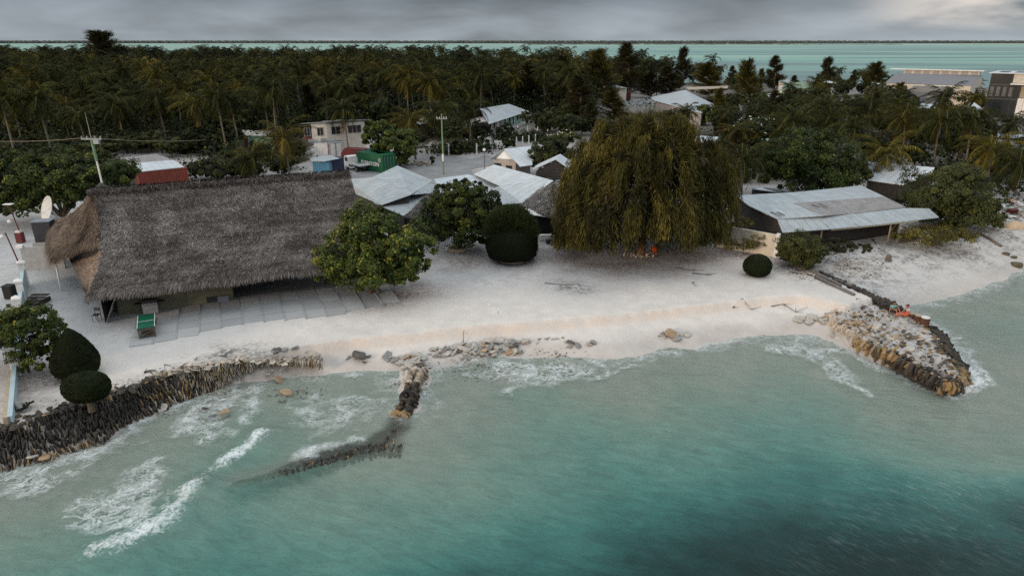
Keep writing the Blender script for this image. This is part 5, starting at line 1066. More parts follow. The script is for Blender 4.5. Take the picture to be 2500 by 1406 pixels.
def broad_tree(name, label, base, blobs, N, leaf, m='broad', r0=.18, seed=1, cat='tree', group=None, ncl=None, yellow=.03, vb=.42, stems=None, flowers=0, clr=.2, bark='bark', shell=.72):
    r = np.random.default_rng(seed); base = np.array(base, float); root = empty(name, base, label, cat, group)
    top = np.mean([b[0] for b in blobs], 0); zl = min(b[0][2] - b[1][2] * .5 for b in blobs)
    mb = MB(); fk = np.array([base[0] * .7 + top[0] * .3, base[1] * .7 + top[1] * .3, max(base[2] + .4, (base[2] + zl) / 2)])
    for st in (stems or [(0, 0)]):
        s0 = base + [st[0], st[1], -.2]; mb.tube([s0, (s0 + fk) / 2 + [st[0] * .3, 0, 0], fk], [r0 * 1.25, r0, r0 * .8], 8)
    tips = [np.array(b[0]) + np.array(b[1]) * unit(r.normal(size=3)) * .55 for b in blobs for _ in range(4 if len(blobs) < 4 else 2)]
    branches(mb, fk, tips, r0, r); mb.build('trunk', M[bark], root, smooth=True)
    N = int(N * 1.7); C, Nr, ca = crown_pts(r, N, blobs, leaf, ncl, clr, shell); C2, N2, c2 = crown_pts(r, int(N * .3), [(b_[0], np.array(b_[1]) * .74) for b_ in blobs], leaf, ncl, clr * 1.3, .35); C = np.vstack([C, C2]); Nr = np.vstack([Nr, N2]); ca = np.concatenate([ca, c2 - .16]); keep = C[:, 2] > base[2] + .02; C, Nr, ca = C[keep], Nr[keep], ca[keep]  # inner leaves get a lower v: crown shade painted in
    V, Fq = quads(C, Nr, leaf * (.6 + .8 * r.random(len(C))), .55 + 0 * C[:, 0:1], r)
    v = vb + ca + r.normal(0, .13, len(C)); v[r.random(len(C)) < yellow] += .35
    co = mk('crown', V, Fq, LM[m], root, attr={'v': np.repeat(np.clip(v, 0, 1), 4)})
    if flowers:
        k = r.integers(0, len(C), flowers * 6); k = k[C[k, 2] > np.percentile(C[:, 2], 55)][:flowers]; F_ = C[k] + [0, -.1, .15]
        V, Fq = quads(F_, np.tile([0, -.5, 1.], (len(F_), 1)) + r.normal(0, .2, (len(F_), 3)), np.full(len(F_), .13), .9, r); mk('flowers', V, Fq, LM['flower'], co)
    return root
def E(cx, cy, base, wpx, hpx, dpt=None, off=0.):
    """ellipsoid blob whose centre shows at photo pixel (cx, cy) at the depth of base"""
    d = ray(cx, cy); t = (base[1] + off) / d[1]; c = np.array([0, 0, CAM_H]) + d * t; s = t / F
    return (c, (wpx * s, (dpt or wpx) * s, hpx * s * 1.03))

b = G(918, 716); broad_tree('sea_almond_tree', 'leafy yellow green tree standing on the sand right of the thatched roof', b,
    [E(905, 560, b, 78, 62), E(985, 605, b, 75, 68), E(840, 620, b, 72, 62), E(900, 640, b, 105, 58), E(1010, 650, b, 42, 36), E(820, 665, b, 48, 32), E(880, 525, b, 40, 34), E(950, 665, b, 70, 32)], 15000, .115, 'broad', .19, 2, ncl=300, yellow=.10, vb=.47, stems=[(-.5, 0), (.25, 0)], clr=.20)
b = G(1120, 608); broad_tree('breadfruit_tree', 'green spreading tree in a stone planter left of the big clipped bush', b,
    [E(1130, 500, b, 75, 52), E(1085, 525, b, 55, 50), E(1180, 500, b, 42, 48), E(1135, 560, b, 78, 32), E(1140, 455, b, 38, 20), E(1095, 470, b, 40, 26), E(1170, 572, b, 30, 28)], 12000, .12, 'broad', .16, 3, ncl=240, yellow=.03, vb=.42)
b = G(70, 905); broad_tree('garden_shrub_tree', 'bushy green shrub growing over the pale wall at lower left', b,
    [E(60, 812, b, 80, 58), E(5, 800, b, 60, 55), E(115, 815, b, 42, 42), E(70, 775, b, 60, 32), E(-60, 810, b, 70, 60), E(90, 862, b, 55, 34)], 12000, .075, 'broad', .08, 4, ncl=200, yellow=.07, vb=.42, cat='shrub')
b = G(165, 545); broad_tree('large_leafy_tree', 'very wide leafy tree at left behind the satellite dish', b,
    [E(40, 430, b, 85, 60), E(150, 425, b, 95, 58), E(250, 420, b, 80, 48), E(-40, 440, b, 70, 60), E(110, 470, b, 100, 42), E(215, 455, b, 75, 38), E(60, 490, b, 55, 34), E(300, 425, b, 40, 20), E(30, 545-45, b, 40, 25)], 22000, .15, 'broad', .3, 5, ncl=380, yellow=.06, vb=.40)
b = G(950, 407); broad_tree('green_leafy_tree', 'bright green leafy tree shading the green lettered container', b,
    [E(925, 330, b, 42, 34), E(965, 350, b, 50, 42), E(990, 350, b, 30, 35), E(940, 370, b, 30, 25), E(975, 385, b, 32, 18), E(905, 325, b, 24, 24)], 9000, .17, 'broad', .2, 6, ncl=140, yellow=.03, vb=.46)
b = G(1965, 478); broad_tree('dense_leafy_tree', 'dense dark green leafy tree behind the long beach building', b,
    [E(1945, 380, b, 80, 58), E(2020, 390, b, 75, 62), E(1900, 410, b, 55, 48), E(1985, 425, b, 105, 42), E(2080, 410, b, 50, 45), E(1965, 335, b, 50, 32)], 17000, .15, 'broad', .25, 7, ncl=300, yellow=.03, vb=.40)
b = G(2335, 556); broad_tree('beach_thicket_tree', 'olive green rounded tree at the right edge of the beach', b,
    [E(2340, 470, b, 88, 62), E(2290, 500, b, 65, 42), E(2395, 500, b, 55, 50), E(2330, 520, b, 95, 32), E(2350, 425, b, 50, 30), E(2420, 530, b, 32, 25)], 15000, .12, 'olive', .15, 8, ncl=280, yellow=.03, vb=.46, stems=[(-.5, 0), (.4, 0)])
b = G(2245, 530); broad_tree('sparse_shrub_tree', 'thin grey twiggy shrub beside the palm trunk over the white patched roof', b,
    [E(2240, 440, b, 42, 34), E(2255, 490, b, 60, 32), E(2215, 500, b, 40, 22)], 2600, .10, 'olive', .07, 9, ncl=120, vb=.35, clr=.3)
b = G(1962, 652); broad_tree('round_shrub', 'yellow green round shrub at the end of the cream garden wall', b,
    [E(1950, 600, b, 52, 34), E(1985, 612, b, 36, 28), E(1925, 612, b, 30, 28), E(1960, 628, b, 50, 20)], 9000, .07, 'olive', .05, 10, ncl=200, yellow=.05, vb=.55, cat='shrub')
b = G(500, 372); broad_tree('dark_leafy_tree', 'dark leafy tree left of the end-on red container', b, [E(490, 345, b, 50, 30), E(540, 350, b, 32, 28), E(450, 355, b, 40, 28)], 6000, .22, 'broad_dark', .2, 11, ncl=120)
b = G(545, 438); broad_tree('low_leafy_tree', 'low leafy tree just behind the middle of the thatched ridge', b, [E(540, 408, b, 58, 24), E(600, 412, b, 38, 22), E(490, 412, b, 30, 22)], 6500, .15, 'olive', .12, 12, ncl=120, yellow=.05, vb=.42)
b = G(1335, 432); broad_tree('dark_leafy_tree', 'dark leafy tree between the small gable house and the weeping tree', b, [E(1335, 370, b, 42, 32), E(1365, 380, b, 40, 34), E(1315, 385, b, 28, 26), E(1360, 350, b, 30, 20)], 6500, .15, 'broad_dark', .15, 13, ncl=120, yellow=.03, vb=.5)
b = G(1385, 372); broad_tree('flowering_tree', 'small tree dotted with white flowers left of the weeping tree crown', b, [E(1385, 335, b, 30, 16), E(1360, 340, b, 20, 14)], 1600, .2, 'olive', .1, 14, ncl=50, flowers=34)
b = G(1842, 372); broad_tree('flowering_tree', 'dark tree covered with white flowers right of the weeping tree crown', b, [E(1838, 320, b, 48, 34), E(1865, 335, b, 28, 30), E(1815, 345, b, 32, 28)], 6000, .16, 'broad_dark', .15, 15, ncl=110, flowers=90)
b = G(1345, 322); broad_tree('round_leafy_tree', 'round green tree behind the white fence posts', b, [E(1345, 290, b, 28, 24), E(1335, 302, b, 26, 18)], 4000, .26, 'olive', .2, 16, ncl=80)
b = G(1392, 318); broad_tree('round_leafy_tree', 'brighter green low tree right of the fence posts', b, [E(1390, 298, b, 30, 16)], 3000, .24, 'broad', .2, 17, ncl=60)
b = G(1268, 370); broad_tree('garden_bush', 'dark round bush beside the fence posts in front of the pink wall', b, [E(1243, 348, b, 16, 11)], 1200, .18, 'broad_dark', .06, 18, ncl=30, cat='bush')
b = G(1118, 378); broad_tree('garden_bush', 'dark round bush by the road bend right of the utility pole', b, [E(1113, 362, b, 17, 17)], 1500, .18, 'broad_dark', .06, 19, ncl=30, cat='bush')
b = G(1057, 403); broad_tree('garden_bush', 'tiny lone dark bush beside the road rubble', b, [E(1056, 391, b, 6.5, 9)], 700, .12, 'broad_dark', .04, 20, ncl=16, cat='bush')
b = G(1722, 306); broad_tree('small_green_tree', 'small bright leafy tree in the yard behind the weeping tree', b, [E(1725, 278, b, 25, 22)], 2500, .22, 'broad', .1, 21, ncl=50)
b = G(2010, 640); broad_tree('garden_bush', 'low dark tangle under the beach building awning', b, [E(2040, 598, b, 40, 14), E(2100, 605, b, 30, 9)], 2600, .07, 'casu_dark', .03, 22, ncl=60, cat='bush', vb=.5)
b = G(2280, 598); broad_tree('garden_bush', 'brown dry scrub along the top of the right beach', b, [E(2260, 572, b, 60, 14), E(2330, 572, b, 50, 12), E(2190, 574, b, 22, 7)], 5200, .07, 'casu', .03, 23, ncl=90, cat='bush', vb=.5, clr=.3)
b = G(60, 1000); broad_tree('ground_creeper', 'dark creeping plant at the foot of the pale left wall', b, [E(58, 990, b, 20, 5, 20), E(48, 1015, b, 14, 5, 14)], 1500, .04, 'topiary', .02, 24, ncl=40, cat='plant', vb=.8)
b = G(1815, 622); broad_tree('dry_vine', 'dead brown vine climbing the cream garden wall', b, [E(1840, 590, b, 34, 22, 6, -.35), E(1790, 600, b, 26, 12, 5, -.35), E(1815, 545, b, 30, 16, 6, -.1)], 900, .07, 'casu', .03, 25, ncl=60, cat='vine', vb=.75, clr=.3)

# clipped topiary: solid core under a close skin of tiny leaves
def topiary(name, label, base, prof, n_leaf, leaf, seed, cat='topiary bush', shaggy=None, squash=1.0, trunk=.3):
    r = np.random.default_rng(seed); base = np.array(base, float); root = empty(name, base, label, cat)
    prof = np.array(prof, float); N_ = 40; th = np.linspace(0, 2 * math.pi, N_, endpoint=False); V = []
    for rr, z in prof:
        w = 1 + .025 * np.sin(3 * th + seed) + .02 * np.sin(7 * th + z * 3)
        V.append(np.column_stack([base[0] + rr * .97 * w * np.cos(th), base[1] + rr * .97 * w * np.sin(th) * squash, np.full(N_, base[2] + z)]))
    V = np.vstack(V); m = len(prof); Fc = [[i * N_ + k, i * N_ + (k + 1) % N_, (i + 1) * N_ + (k + 1) % N_, (i + 1) * N_ + k] for i in range(m - 1) for k in range(N_)] + [[k for k in range(N_)][::-1], [(m - 1) * N_ + k for k in range(N_)]]
    core = mk('bush_core', V, Fc, LM['topiary'], root, smooth=True, attr={'v': np.full(len(V), .1)})
    seg = np.hypot(np.diff(prof[:, 0]), np.diff(prof[:, 1])); w = seg * (prof[:-1, 0] + prof[1:, 0] + .05); k = r.choice(len(seg), n_leaf, p=w / w.sum()); f = r.random(n_leaf)
    rr = prof[k, 0] * (1 - f) + prof[k + 1, 0] * f; zz = prof[k, 1] * (1 - f) + prof[k + 1, 1] * f; a = r.random(n_leaf) * 2 * math.pi; wv = 1 + .025 * np.sin(3 * a + seed) + .02 * np.sin(7 * a + zz * 3)
    rr = rr * wv + r.normal(0, .018, n_leaf); C = np.column_stack([base[0] + rr * np.cos(a), base[1] + rr * np.sin(a) * squash, base[2] + zz])
    dr = prof[k + 1] - prof[k]; nz = -dr[:, 0] / (seg[k] + 1e-9); nr_ = dr[:, 1] / (seg[k] + 1e-9); n = np.column_stack([np.cos(a) * nr_, np.sin(a) * nr_, nz]) + r.normal(0, .45, (n_leaf, 3))
    Vq, Fq = quads(C, n, leaf * (.6 + .8 * r.random(n_leaf)), .6, r); pn = vnoise(np.column_stack([a * 3, zz * 3]), .8, seed) * .16
    mk('foliage', Vq, Fq, LM['topiary'], core, attr={'v': np.repeat(np.clip(.45 + pn + r.normal(0, .15, n_leaf), 0, 1), 4)})
    mb = MB(); mb.tube([base - [0, 0, .2], base + [0, 0, prof[0][1] + .3]], [trunk * .5, trunk * .4], 8); mb.build('trunk', M['bark'], root)
    if shaggy:
        c0, rad, nn_ = shaggy; d = r.normal(size=(nn_, 3)); d /= np.linalg.norm(d, axis=1)[:, None]; d[:, 2] = np.abs(d[:, 2]); P0 = np.array(c0) + d * np.array(rad) * (.55 + .4 * r.random(nn_))[:, None]
        Vb, Fb = blades(P0, d * [1, 1, 1.0] + [0, 0, .55] + r.normal(0, .16, (nn_, 3)), .35 + .4 * r.random(nn_), np.full(nn_, .022), r); mk('shaggy_top', Vb, Fb, LM['shag'], root, attr={'v': np.repeat(np.clip(.6 + r.normal(0, .2, nn_), 0, 1), 4)})
    return root
zdep = lambda b: b[1] * cp + (CAM_H - b[2]) * sp
mpp = lambda px, b: zdep(b) / F * px / math.sqrt(1 + (b[0] / zdep(b)) ** 2)
b = G(192, 914); w = mpp(62, b) ; h_ = topz(188, 803, b) - YARD
topiary('cone_topiary', 'tall dark egg shaped clipped bush at lower left', b, [(w * .66, .10), (w * .86, .22), (w * .98, h_ * .17), (w, h_ * .27), (w * .95, h_ * .40), (w * .82, h_ * .55), (w * .62, h_ * .71), (w * .40, h_ * .85), (w * .18, h_ * .955), (.02, h_ * 1.02)], 26000, .035, 41)
b = G(223, 996); w = mpp(64, b); h_ = topz(215, 912, b) - YARD
topiary('flat_topiary', 'flat topped oval clipped bush just above the stone seawall', b, [(w * .5, h_ * .28), (w * .85, h_ * .36), (w, h_ * .5), (w * 1.0, h_ * .68), (w * .9, h_ * .84), (w * .6, h_ * .95), (.03, h_)], 18000, .035, 42, squash=.78, trunk=.35)
b = G(1847, 672); w = mpp(36, b); h_ = topz(1847, 621, b) - YARD
topiary('round_topiary', 'small round clipped bush on the open sand before the cream wall', b, [(w * .6, .05), (w * .9, h_ * .2), (w, h_ * .42), (w * .93, h_ * .65), (w * .66, h_ * .86), (w * .3, h_ * .97), (.02, h_)], 9000, .035, 43)
b = G(1250, 634); w = mpp(64, b); h1 = topz(1250, 545, b) - YARD
topiary('dome_topiary', 'big clipped dome bush with a shaggy untrimmed top', b, [(w * .66, .25), (w * .92, .42), (w, h1 * .35), (w * .97, h1 * .6), (w * .84, h1 * .82), (w * .55, h1 * .96), (.03, h1 * 1.02)], 15000, .04, 44, shaggy=(b + [-.1, .5, h1 * .60], (w * 1.0, w * .95, topz(1240, 500, b) - YARD - h1 * .72), 24000), trunk=.5)
mb = MB(); c = np.array(b)
for k in range(26):
    a = 2 * math.pi * k / 26; q = c + [1.15 * math.cos(a), 1.15 * math.sin(a), .05]; mb.box(q, (.27, .12, .2), (-math.sin(a), math.cos(a), 0), a=random.random())
tag(mb.build('stone_ring', M['stone_warm']), 'low stone ring edging the foot of the dome bush', 'planter edge')

# weeping casuarina
def weeping(base):
    r = np.random.default_rng(50); root = empty('weeping_tree', base, 'huge olive brown weeping tree in the middle of the sandy yard', 'tree')
    b = np.array(base); Ht = 11.9
    mb = MB(); mb.tube([b - [0, 0, .3], b + [.05, 0, 1.5], b + [-.1, .3, 3.6], b + [.2, .6, 7]], [.42, .34, .30, .2], 10)
    for k in range(16):
        a = 2 * math.pi * k / 16 + r.normal(0, .15); R_ = 2.8 + 1.8 * r.random(); s = b + [0, .3, 2.8 + 3 * r.random()]; e = b + [R_ * math.cos(a), R_ * math.sin(a) * .9, 6 + 3.5 * r.random()]
        mb.tube([s, s * .5 + e * .5 + [0, 0, .6], e], [.14, .09, .03], 6)
    mb.build('trunk', M['bark_red'], root, smooth=True)
    C = b + np.array([-.15, .4, 0]); P0 = []; D = []; L_ = []; A_ = []; W_ = []
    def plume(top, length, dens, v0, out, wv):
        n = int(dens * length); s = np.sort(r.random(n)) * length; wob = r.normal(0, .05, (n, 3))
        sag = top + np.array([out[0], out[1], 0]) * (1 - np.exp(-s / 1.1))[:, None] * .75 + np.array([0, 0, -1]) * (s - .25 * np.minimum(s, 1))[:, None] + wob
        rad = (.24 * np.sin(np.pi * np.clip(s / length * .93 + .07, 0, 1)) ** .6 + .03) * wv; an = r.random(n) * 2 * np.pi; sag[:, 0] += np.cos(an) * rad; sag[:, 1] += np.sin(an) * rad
        P0.append(sag); D.append(np.column_stack([np.cos(an) * .35 + out[0] * .2, np.sin(an) * .35 + out[1] * .2, np.full(n, -1.0)]) + r.normal(0, .16, (n, 3))); L_.append(.28 + .3 * r.random(n)); A_.append(np.clip(v0 + r.normal(0, .12, n) + .10 * (an > np.pi), 0, 1)); W_.append(np.full(n, .024))  # front side of each plume painted brighter, as if lit
    # radius of the crown by angle: lobes
    def rad_at(a): return 6.85 + .7 * math.sin(2 * a + .6) + .6 * math.sin(5 * a + 1) + .3 * math.sin(9 * a)
    def env(q): return 1.9 + (Ht - 1.9) * (1 - q ** 2.1) ** .60
    # boughs: each carries a bunch of hanging plumes so that light tassels alternate with dark gaps
    AZ = np.arange(27) * 2 * math.pi / 27 + r.normal(0, .06, 27); AH = 1 + r.normal(0, .055, 27)
    for k in range(225):
        ka = k % 27; a = AZ[ka] + r.normal(0, .045); q = r.random() ** .55
        if math.sin(a) > .3 and r.random() < .55: continue
        R_ = rad_at(a) * AH[ka]; zt = env(q) * AH[ka] + r.normal(0, .5); v1 = .46 + r.normal(0, .20)
        for j in range(8):
            aa = a + r.normal(0, .055); qq = min(1.03, q + r.normal(0, .045)); top = C + [R_ * qq * math.cos(aa), R_ * qq * math.sin(aa) * .95, min(zt + r.normal(0, .35), Ht + .3)]
            Lp = (1.2 + 2.6 * r.random()) * (.5 + .6 * qq); Lp = min(Lp, top[2] - YARD - .8 - .7 * r.random() - 1.3 * max(0, -math.sin(aa)) - .7 * (abs(math.cos(aa) - .05) < .3 and math.sin(aa) < 0))
            if Lp > .4: plume(top, Lp, 50, v1 + r.normal(0, .06), (math.cos(aa) * .8, math.sin(aa) * .8), .62)
    # skirt: the lowest plumes reach almost to the sand
    for k in range(430):
        a = 2 * math.pi * r.random(); q = .72 + .28 * r.random(); R_ = rad_at(a); top = C + [R_ * q * math.cos(a), R_ * q * math.sin(a) * .95, 2.4 + 3.2 * r.random() ** 1.3]
        if math.sin(a) > .5: continue
        Lp = min(1.2 + 2.2 * r.random(), top[2] - YARD - .5 - 1.0 * r.random() ** 2 - 1.5 * max(0, -math.sin(a)) - .7 * (abs(math.cos(a) - .05) < .3 and math.sin(a) < 0))
        if Lp > .4: plume(top, Lp, 42, .38 + r.normal(0, .1), (math.cos(a) * .6, math.sin(a) * .6), .9)
    # inner mass, its shade painted in by a low v
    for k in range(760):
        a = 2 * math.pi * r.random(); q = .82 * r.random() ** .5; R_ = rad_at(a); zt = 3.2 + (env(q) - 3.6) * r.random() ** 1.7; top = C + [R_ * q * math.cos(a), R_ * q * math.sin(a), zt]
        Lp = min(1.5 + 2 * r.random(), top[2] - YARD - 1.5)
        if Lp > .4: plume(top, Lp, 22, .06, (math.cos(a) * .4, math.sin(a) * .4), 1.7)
    # upward wispy shoots over the top
    n = 6500; a = r.random(n) * 2 * np.pi; q = r.random(n) ** .55; R_ = np.array([rad_at(x) for x in a]); zt = env(q)
    Pu = C + np.column_stack([R_ * q * np.cos(a), R_ * q * np.sin(a), zt + r.normal(0, .2, n)]); P0.append(Pu); D.append(np.column_stack([np.cos(a) * .7 - .25, np.sin(a) * .5, .5 - q]) + r.normal(0, .3, (n, 3))); L_.append(.4 + .8 * r.random(n)); A_.append(np.clip(.5 + r.normal(0, .16, n), 0, 1)); W_.append(np.full(n, .025))
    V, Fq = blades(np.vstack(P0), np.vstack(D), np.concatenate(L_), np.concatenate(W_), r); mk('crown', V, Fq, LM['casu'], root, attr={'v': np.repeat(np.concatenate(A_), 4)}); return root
bW = G(1565, 622) + [0, 0, 0]; weeping(bW)

# feathery upright casuarinas
def casu_proto(name, seed, H_, R_, N, m='casu_dark', lean=-.08, loc=(0, 0, 0)):
    r = np.random.default_rng(seed); root = empty(name, loc); b = np.array(loc, float)
    mb = MB(); mb.tube([b - [0, 0, .2], b + [lean * H_ * .3, 0, H_ * .5], b + [lean * H_, 0, H_ * .97]], [H_ * .022, H_ * .014, .02], 6)
    P0 = []; D = []; nb = 62
    for k in range(nb):
        f = .06 + .92 * (k + r.random()) / nb; a = r.random() * 2 * math.pi; Rb = R_ * (1.06 - f) ** .8 * (.5 + .65 * r.random()); s = b + [lean * H_ * f * f, 0, H_ * f]
        e = s + [Rb * math.cos(a) + lean * Rb, Rb * math.sin(a), Rb * (.35 + .4 * r.random())]; mb.tube([s, e], [.05, .01], 4); n = int(N / nb); t = r.random(n) ** .7
        q = s + (e - s) * t[:, None] + r.normal(0, .06 * R_, (n, 3)) * (.4 + t[:, None]); P0.append(q); D.append((e - s)[None] * .9 / max(Rb, .3) + [lean * 4, 0, .25] + r.normal(0, .3, (n, 3)))
    mb.build('trunk', M['bark'], root); P0 = np.vstack(P0); D = np.vstack(D); n = len(P0)
    V, Fq = blades(P0, D, (.05 + .07 * r.random(n)) * H_, np.full(n, .0042 * H_), r); mk('crown', V, Fq, LM[m], root, attr={'v': np.repeat(np.clip(.42 + r.normal(0, .2, n), 0, 1), 4)}); return root
def copy_tree(root, loc, rz=0., sc=(1, 1, 1), label=None, cat=None, group=None):
    c = root.copy(); COL.objects.link(c); c.location = loc; c.rotation_euler = (0, 0, rz); c.scale = sc
    for k in [o for o in KIDS[root]]:
        d = k.copy(); COL.objects.link(d); d.parent = c
    tag(c, label, cat, group); return c
KIDS = {}
def bproto(name, seed, N=5600, m='broad_dark', leaf=.036):
    r = np.random.default_rng(seed); bl = [((r.normal(0, .22), r.normal(0, .22), .62 + r.normal(0, .06)), (.34 + .08 * r.random(), .36, .26)) for _ in range(4)] + [((0, 0, .45), (.42, .42, .26))]
    root = empty(name, (0, 0, 0)); mb = MB(); mb.tube([[0, 0, -.03], [0.02, 0, .4]], [.03, .02], 6); branches(mb, (0.02, 0, .3), [b_[0] for b_ in bl], .025, r); mb.build('trunk', M['bark'], root)
    C, Nr, ca = crown_pts(r, N, bl, .04, 90, .22, .7); C2, N2, c2 = crown_pts(r, 1600, [(b_[0], np.array(b_[1]) * .75) for b_ in bl], .04, 60, .35, .3); C = np.vstack([C, C2]); Nr = np.vstack([Nr, N2]); ca = np.concatenate([ca, c2 - .16]); V, Fq = quads(C, Nr, leaf * (.6 + .8 * r.random(len(C))), .55, r); mk('crown', V, Fq, LM[m], root, attr={'v': np.repeat(np.clip(.45 + ca + r.normal(0, .15, len(C)), 0, 1), 4)}); return root  # inner leaves darkened by v to paint the crown's shade

# coconut palms
def frond(r, phi, th0, L_, npair, lw, ll, wind, P0, out):
    ns = 9; s = np.linspace(0, 1, ns); pts = [np.array(P0, float)]; droop = 1.15 + .5 * r.random()
    for i in range(1, ns):
        th = th0 - droop * (s[i] ** 1.25) * 1.15; d = np.array([math.cos(phi) * math.cos(th), math.sin(phi) * math.cos(th), math.sin(th)]) + np.array([-wind, wind * .1, -.05]) * s[i] * 1.1
        pts.append(pts[-1] + d / np.linalg.norm(d) * L_ / (ns - 1))
    pts = np.array(pts); t = (np.arange(npair) + .5) / npair * .93 + .07; k = t * (ns - 1); i = np.clip(k.astype(int), 0, ns - 2); f = (k - i)[:, None]; Q = pts[i] * (1 - f) + pts[i + 1] * f; T = pts[i + 1] - pts[i]; T /= np.linalg.norm(T, axis=1)[:, None]
    sd = np.cross(T, [0, 0, 1.]); sd /= np.linalg.norm(sd, axis=1)[:, None] + 1e-6; prof = np.sin(np.pi * np.clip(t * .9 + .1, 0, 1)) ** .55
    v0 = r.normal(0, .10)
    for sg in (-1, 1):
        n = len(Q); D = sd * sg * (.75) + T * .55 + np.array([0, 0, -.75]) * (.35 + .5 * r.random((n, 1))) + np.array([-wind * .5, 0, 0]) + r.normal(0, .09, (n, 3)); D /= np.linalg.norm(D, axis=1)[:, None]
        ln = (ll * prof * (.85 + .3 * r.random(n)))[:, None]; w = T * lw * .5; tip = Q + D * ln + np.array([0, 0, -.12]) * ln; mid = Q + D * ln * .5
        out[0].append(np.stack([Q - w, Q + w, tip + w * .25, tip - w * .25], 1).reshape(-1, 3)); out[1].append(np.repeat(np.clip(.45 + v0 + r.normal(0, .12, n), 0, 1), 4))
    # rachis ribbon, lighter
    w = np.vstack([sd[:1], sd])[:1] * .035 * (L_ / 4.5)
    for a, b_ in zip(pts[:-1], pts[1:]): out[0].append(np.array([a - w[0], a + w[0], b_ + w[0] * .6, b_ - w[0] * .6])); out[1].append(np.full(4, .86))
def palm_geo(seed, H_, nf, npair, L_=4.3, wind=.25, lw=.10, ll=.95, lean=(0, 0), dead=3):
    r = np.random.default_rng(seed); top = np.array([lean[0], lean[1], H_]); out = ([], [])
    for k in range(nf):
        f = k / nf; phi = k * 2.399 + r.normal(0, .15); th0 = 1.35 - 1.75 * f + r.normal(0, .08); frond(r, phi, th0, L_ * (.72 + .28 * math.sin(math.pi * min(1, f + .25))) * (.9 + .2 * r.random()), npair, lw, ll, wind, top, out)
    V = np.vstack(out[0]); A_ = np.concatenate(out[1])
    for k in range(dead):
        o2 = ([], []); frond(r, r.random() * 6.28, -1.0, L_ * .75, npair, lw * .8, ll * .7, wind * .3, top - [0, 0, .2], o2); V = np.vstack([V] + o2[0]); A_ = np.concatenate([A_, np.clip(np.concatenate(o2[1]) + .35, 0, 1)])
    mb = MB(); n = 7; pts = [np.array([lean[0] * (i / n) ** 1.6, lean[1] * (i / n) ** 1.6, H_ * i / n - (.2 if i == 0 else 0)]) for i in range(n + 1)]; mb.tube(pts, [.22 if i == 0 else .15 - .03 * i / n for i in range(n + 1)], 7)
    return V, A_, mb, top, r
def palm(name, loc, label, seed, H_, nf=26, npair=24, L_=4.3, wind=.25, m='palm', cat='palm tree', group=None, nuts=True, **kw):
    root = empty(name, (0, 0, 0), label, cat, group); V, A_, mb, top, r = palm_geo(seed, H_, nf, npair, L_, wind, **kw)
    mk('crown', V, np.arange(len(V)).reshape(-1, 4), LM[m], root, attr={'v': A_}); mb.build('trunk', M['bark_pale'], root, smooth=True)
    if nuts:
                for k in range(9): a = r.random() * 6.28; q = top + [.3 * math.cos(a), .3 * math.sin(a), -.25 - .25 * r.random()]; MB().lathe(q, [(.03, -.13), (.11, -.06), (.13, .02), (.08, .11), (.02, .14)], 7).build('coconut', M['nut'], root)
    root.location = loc; KIDS[root] = list(root.children); return root
M['nut'] = mat('coconut_husk', (.36, .22, .04), (.20, .15, .03), scale=3)
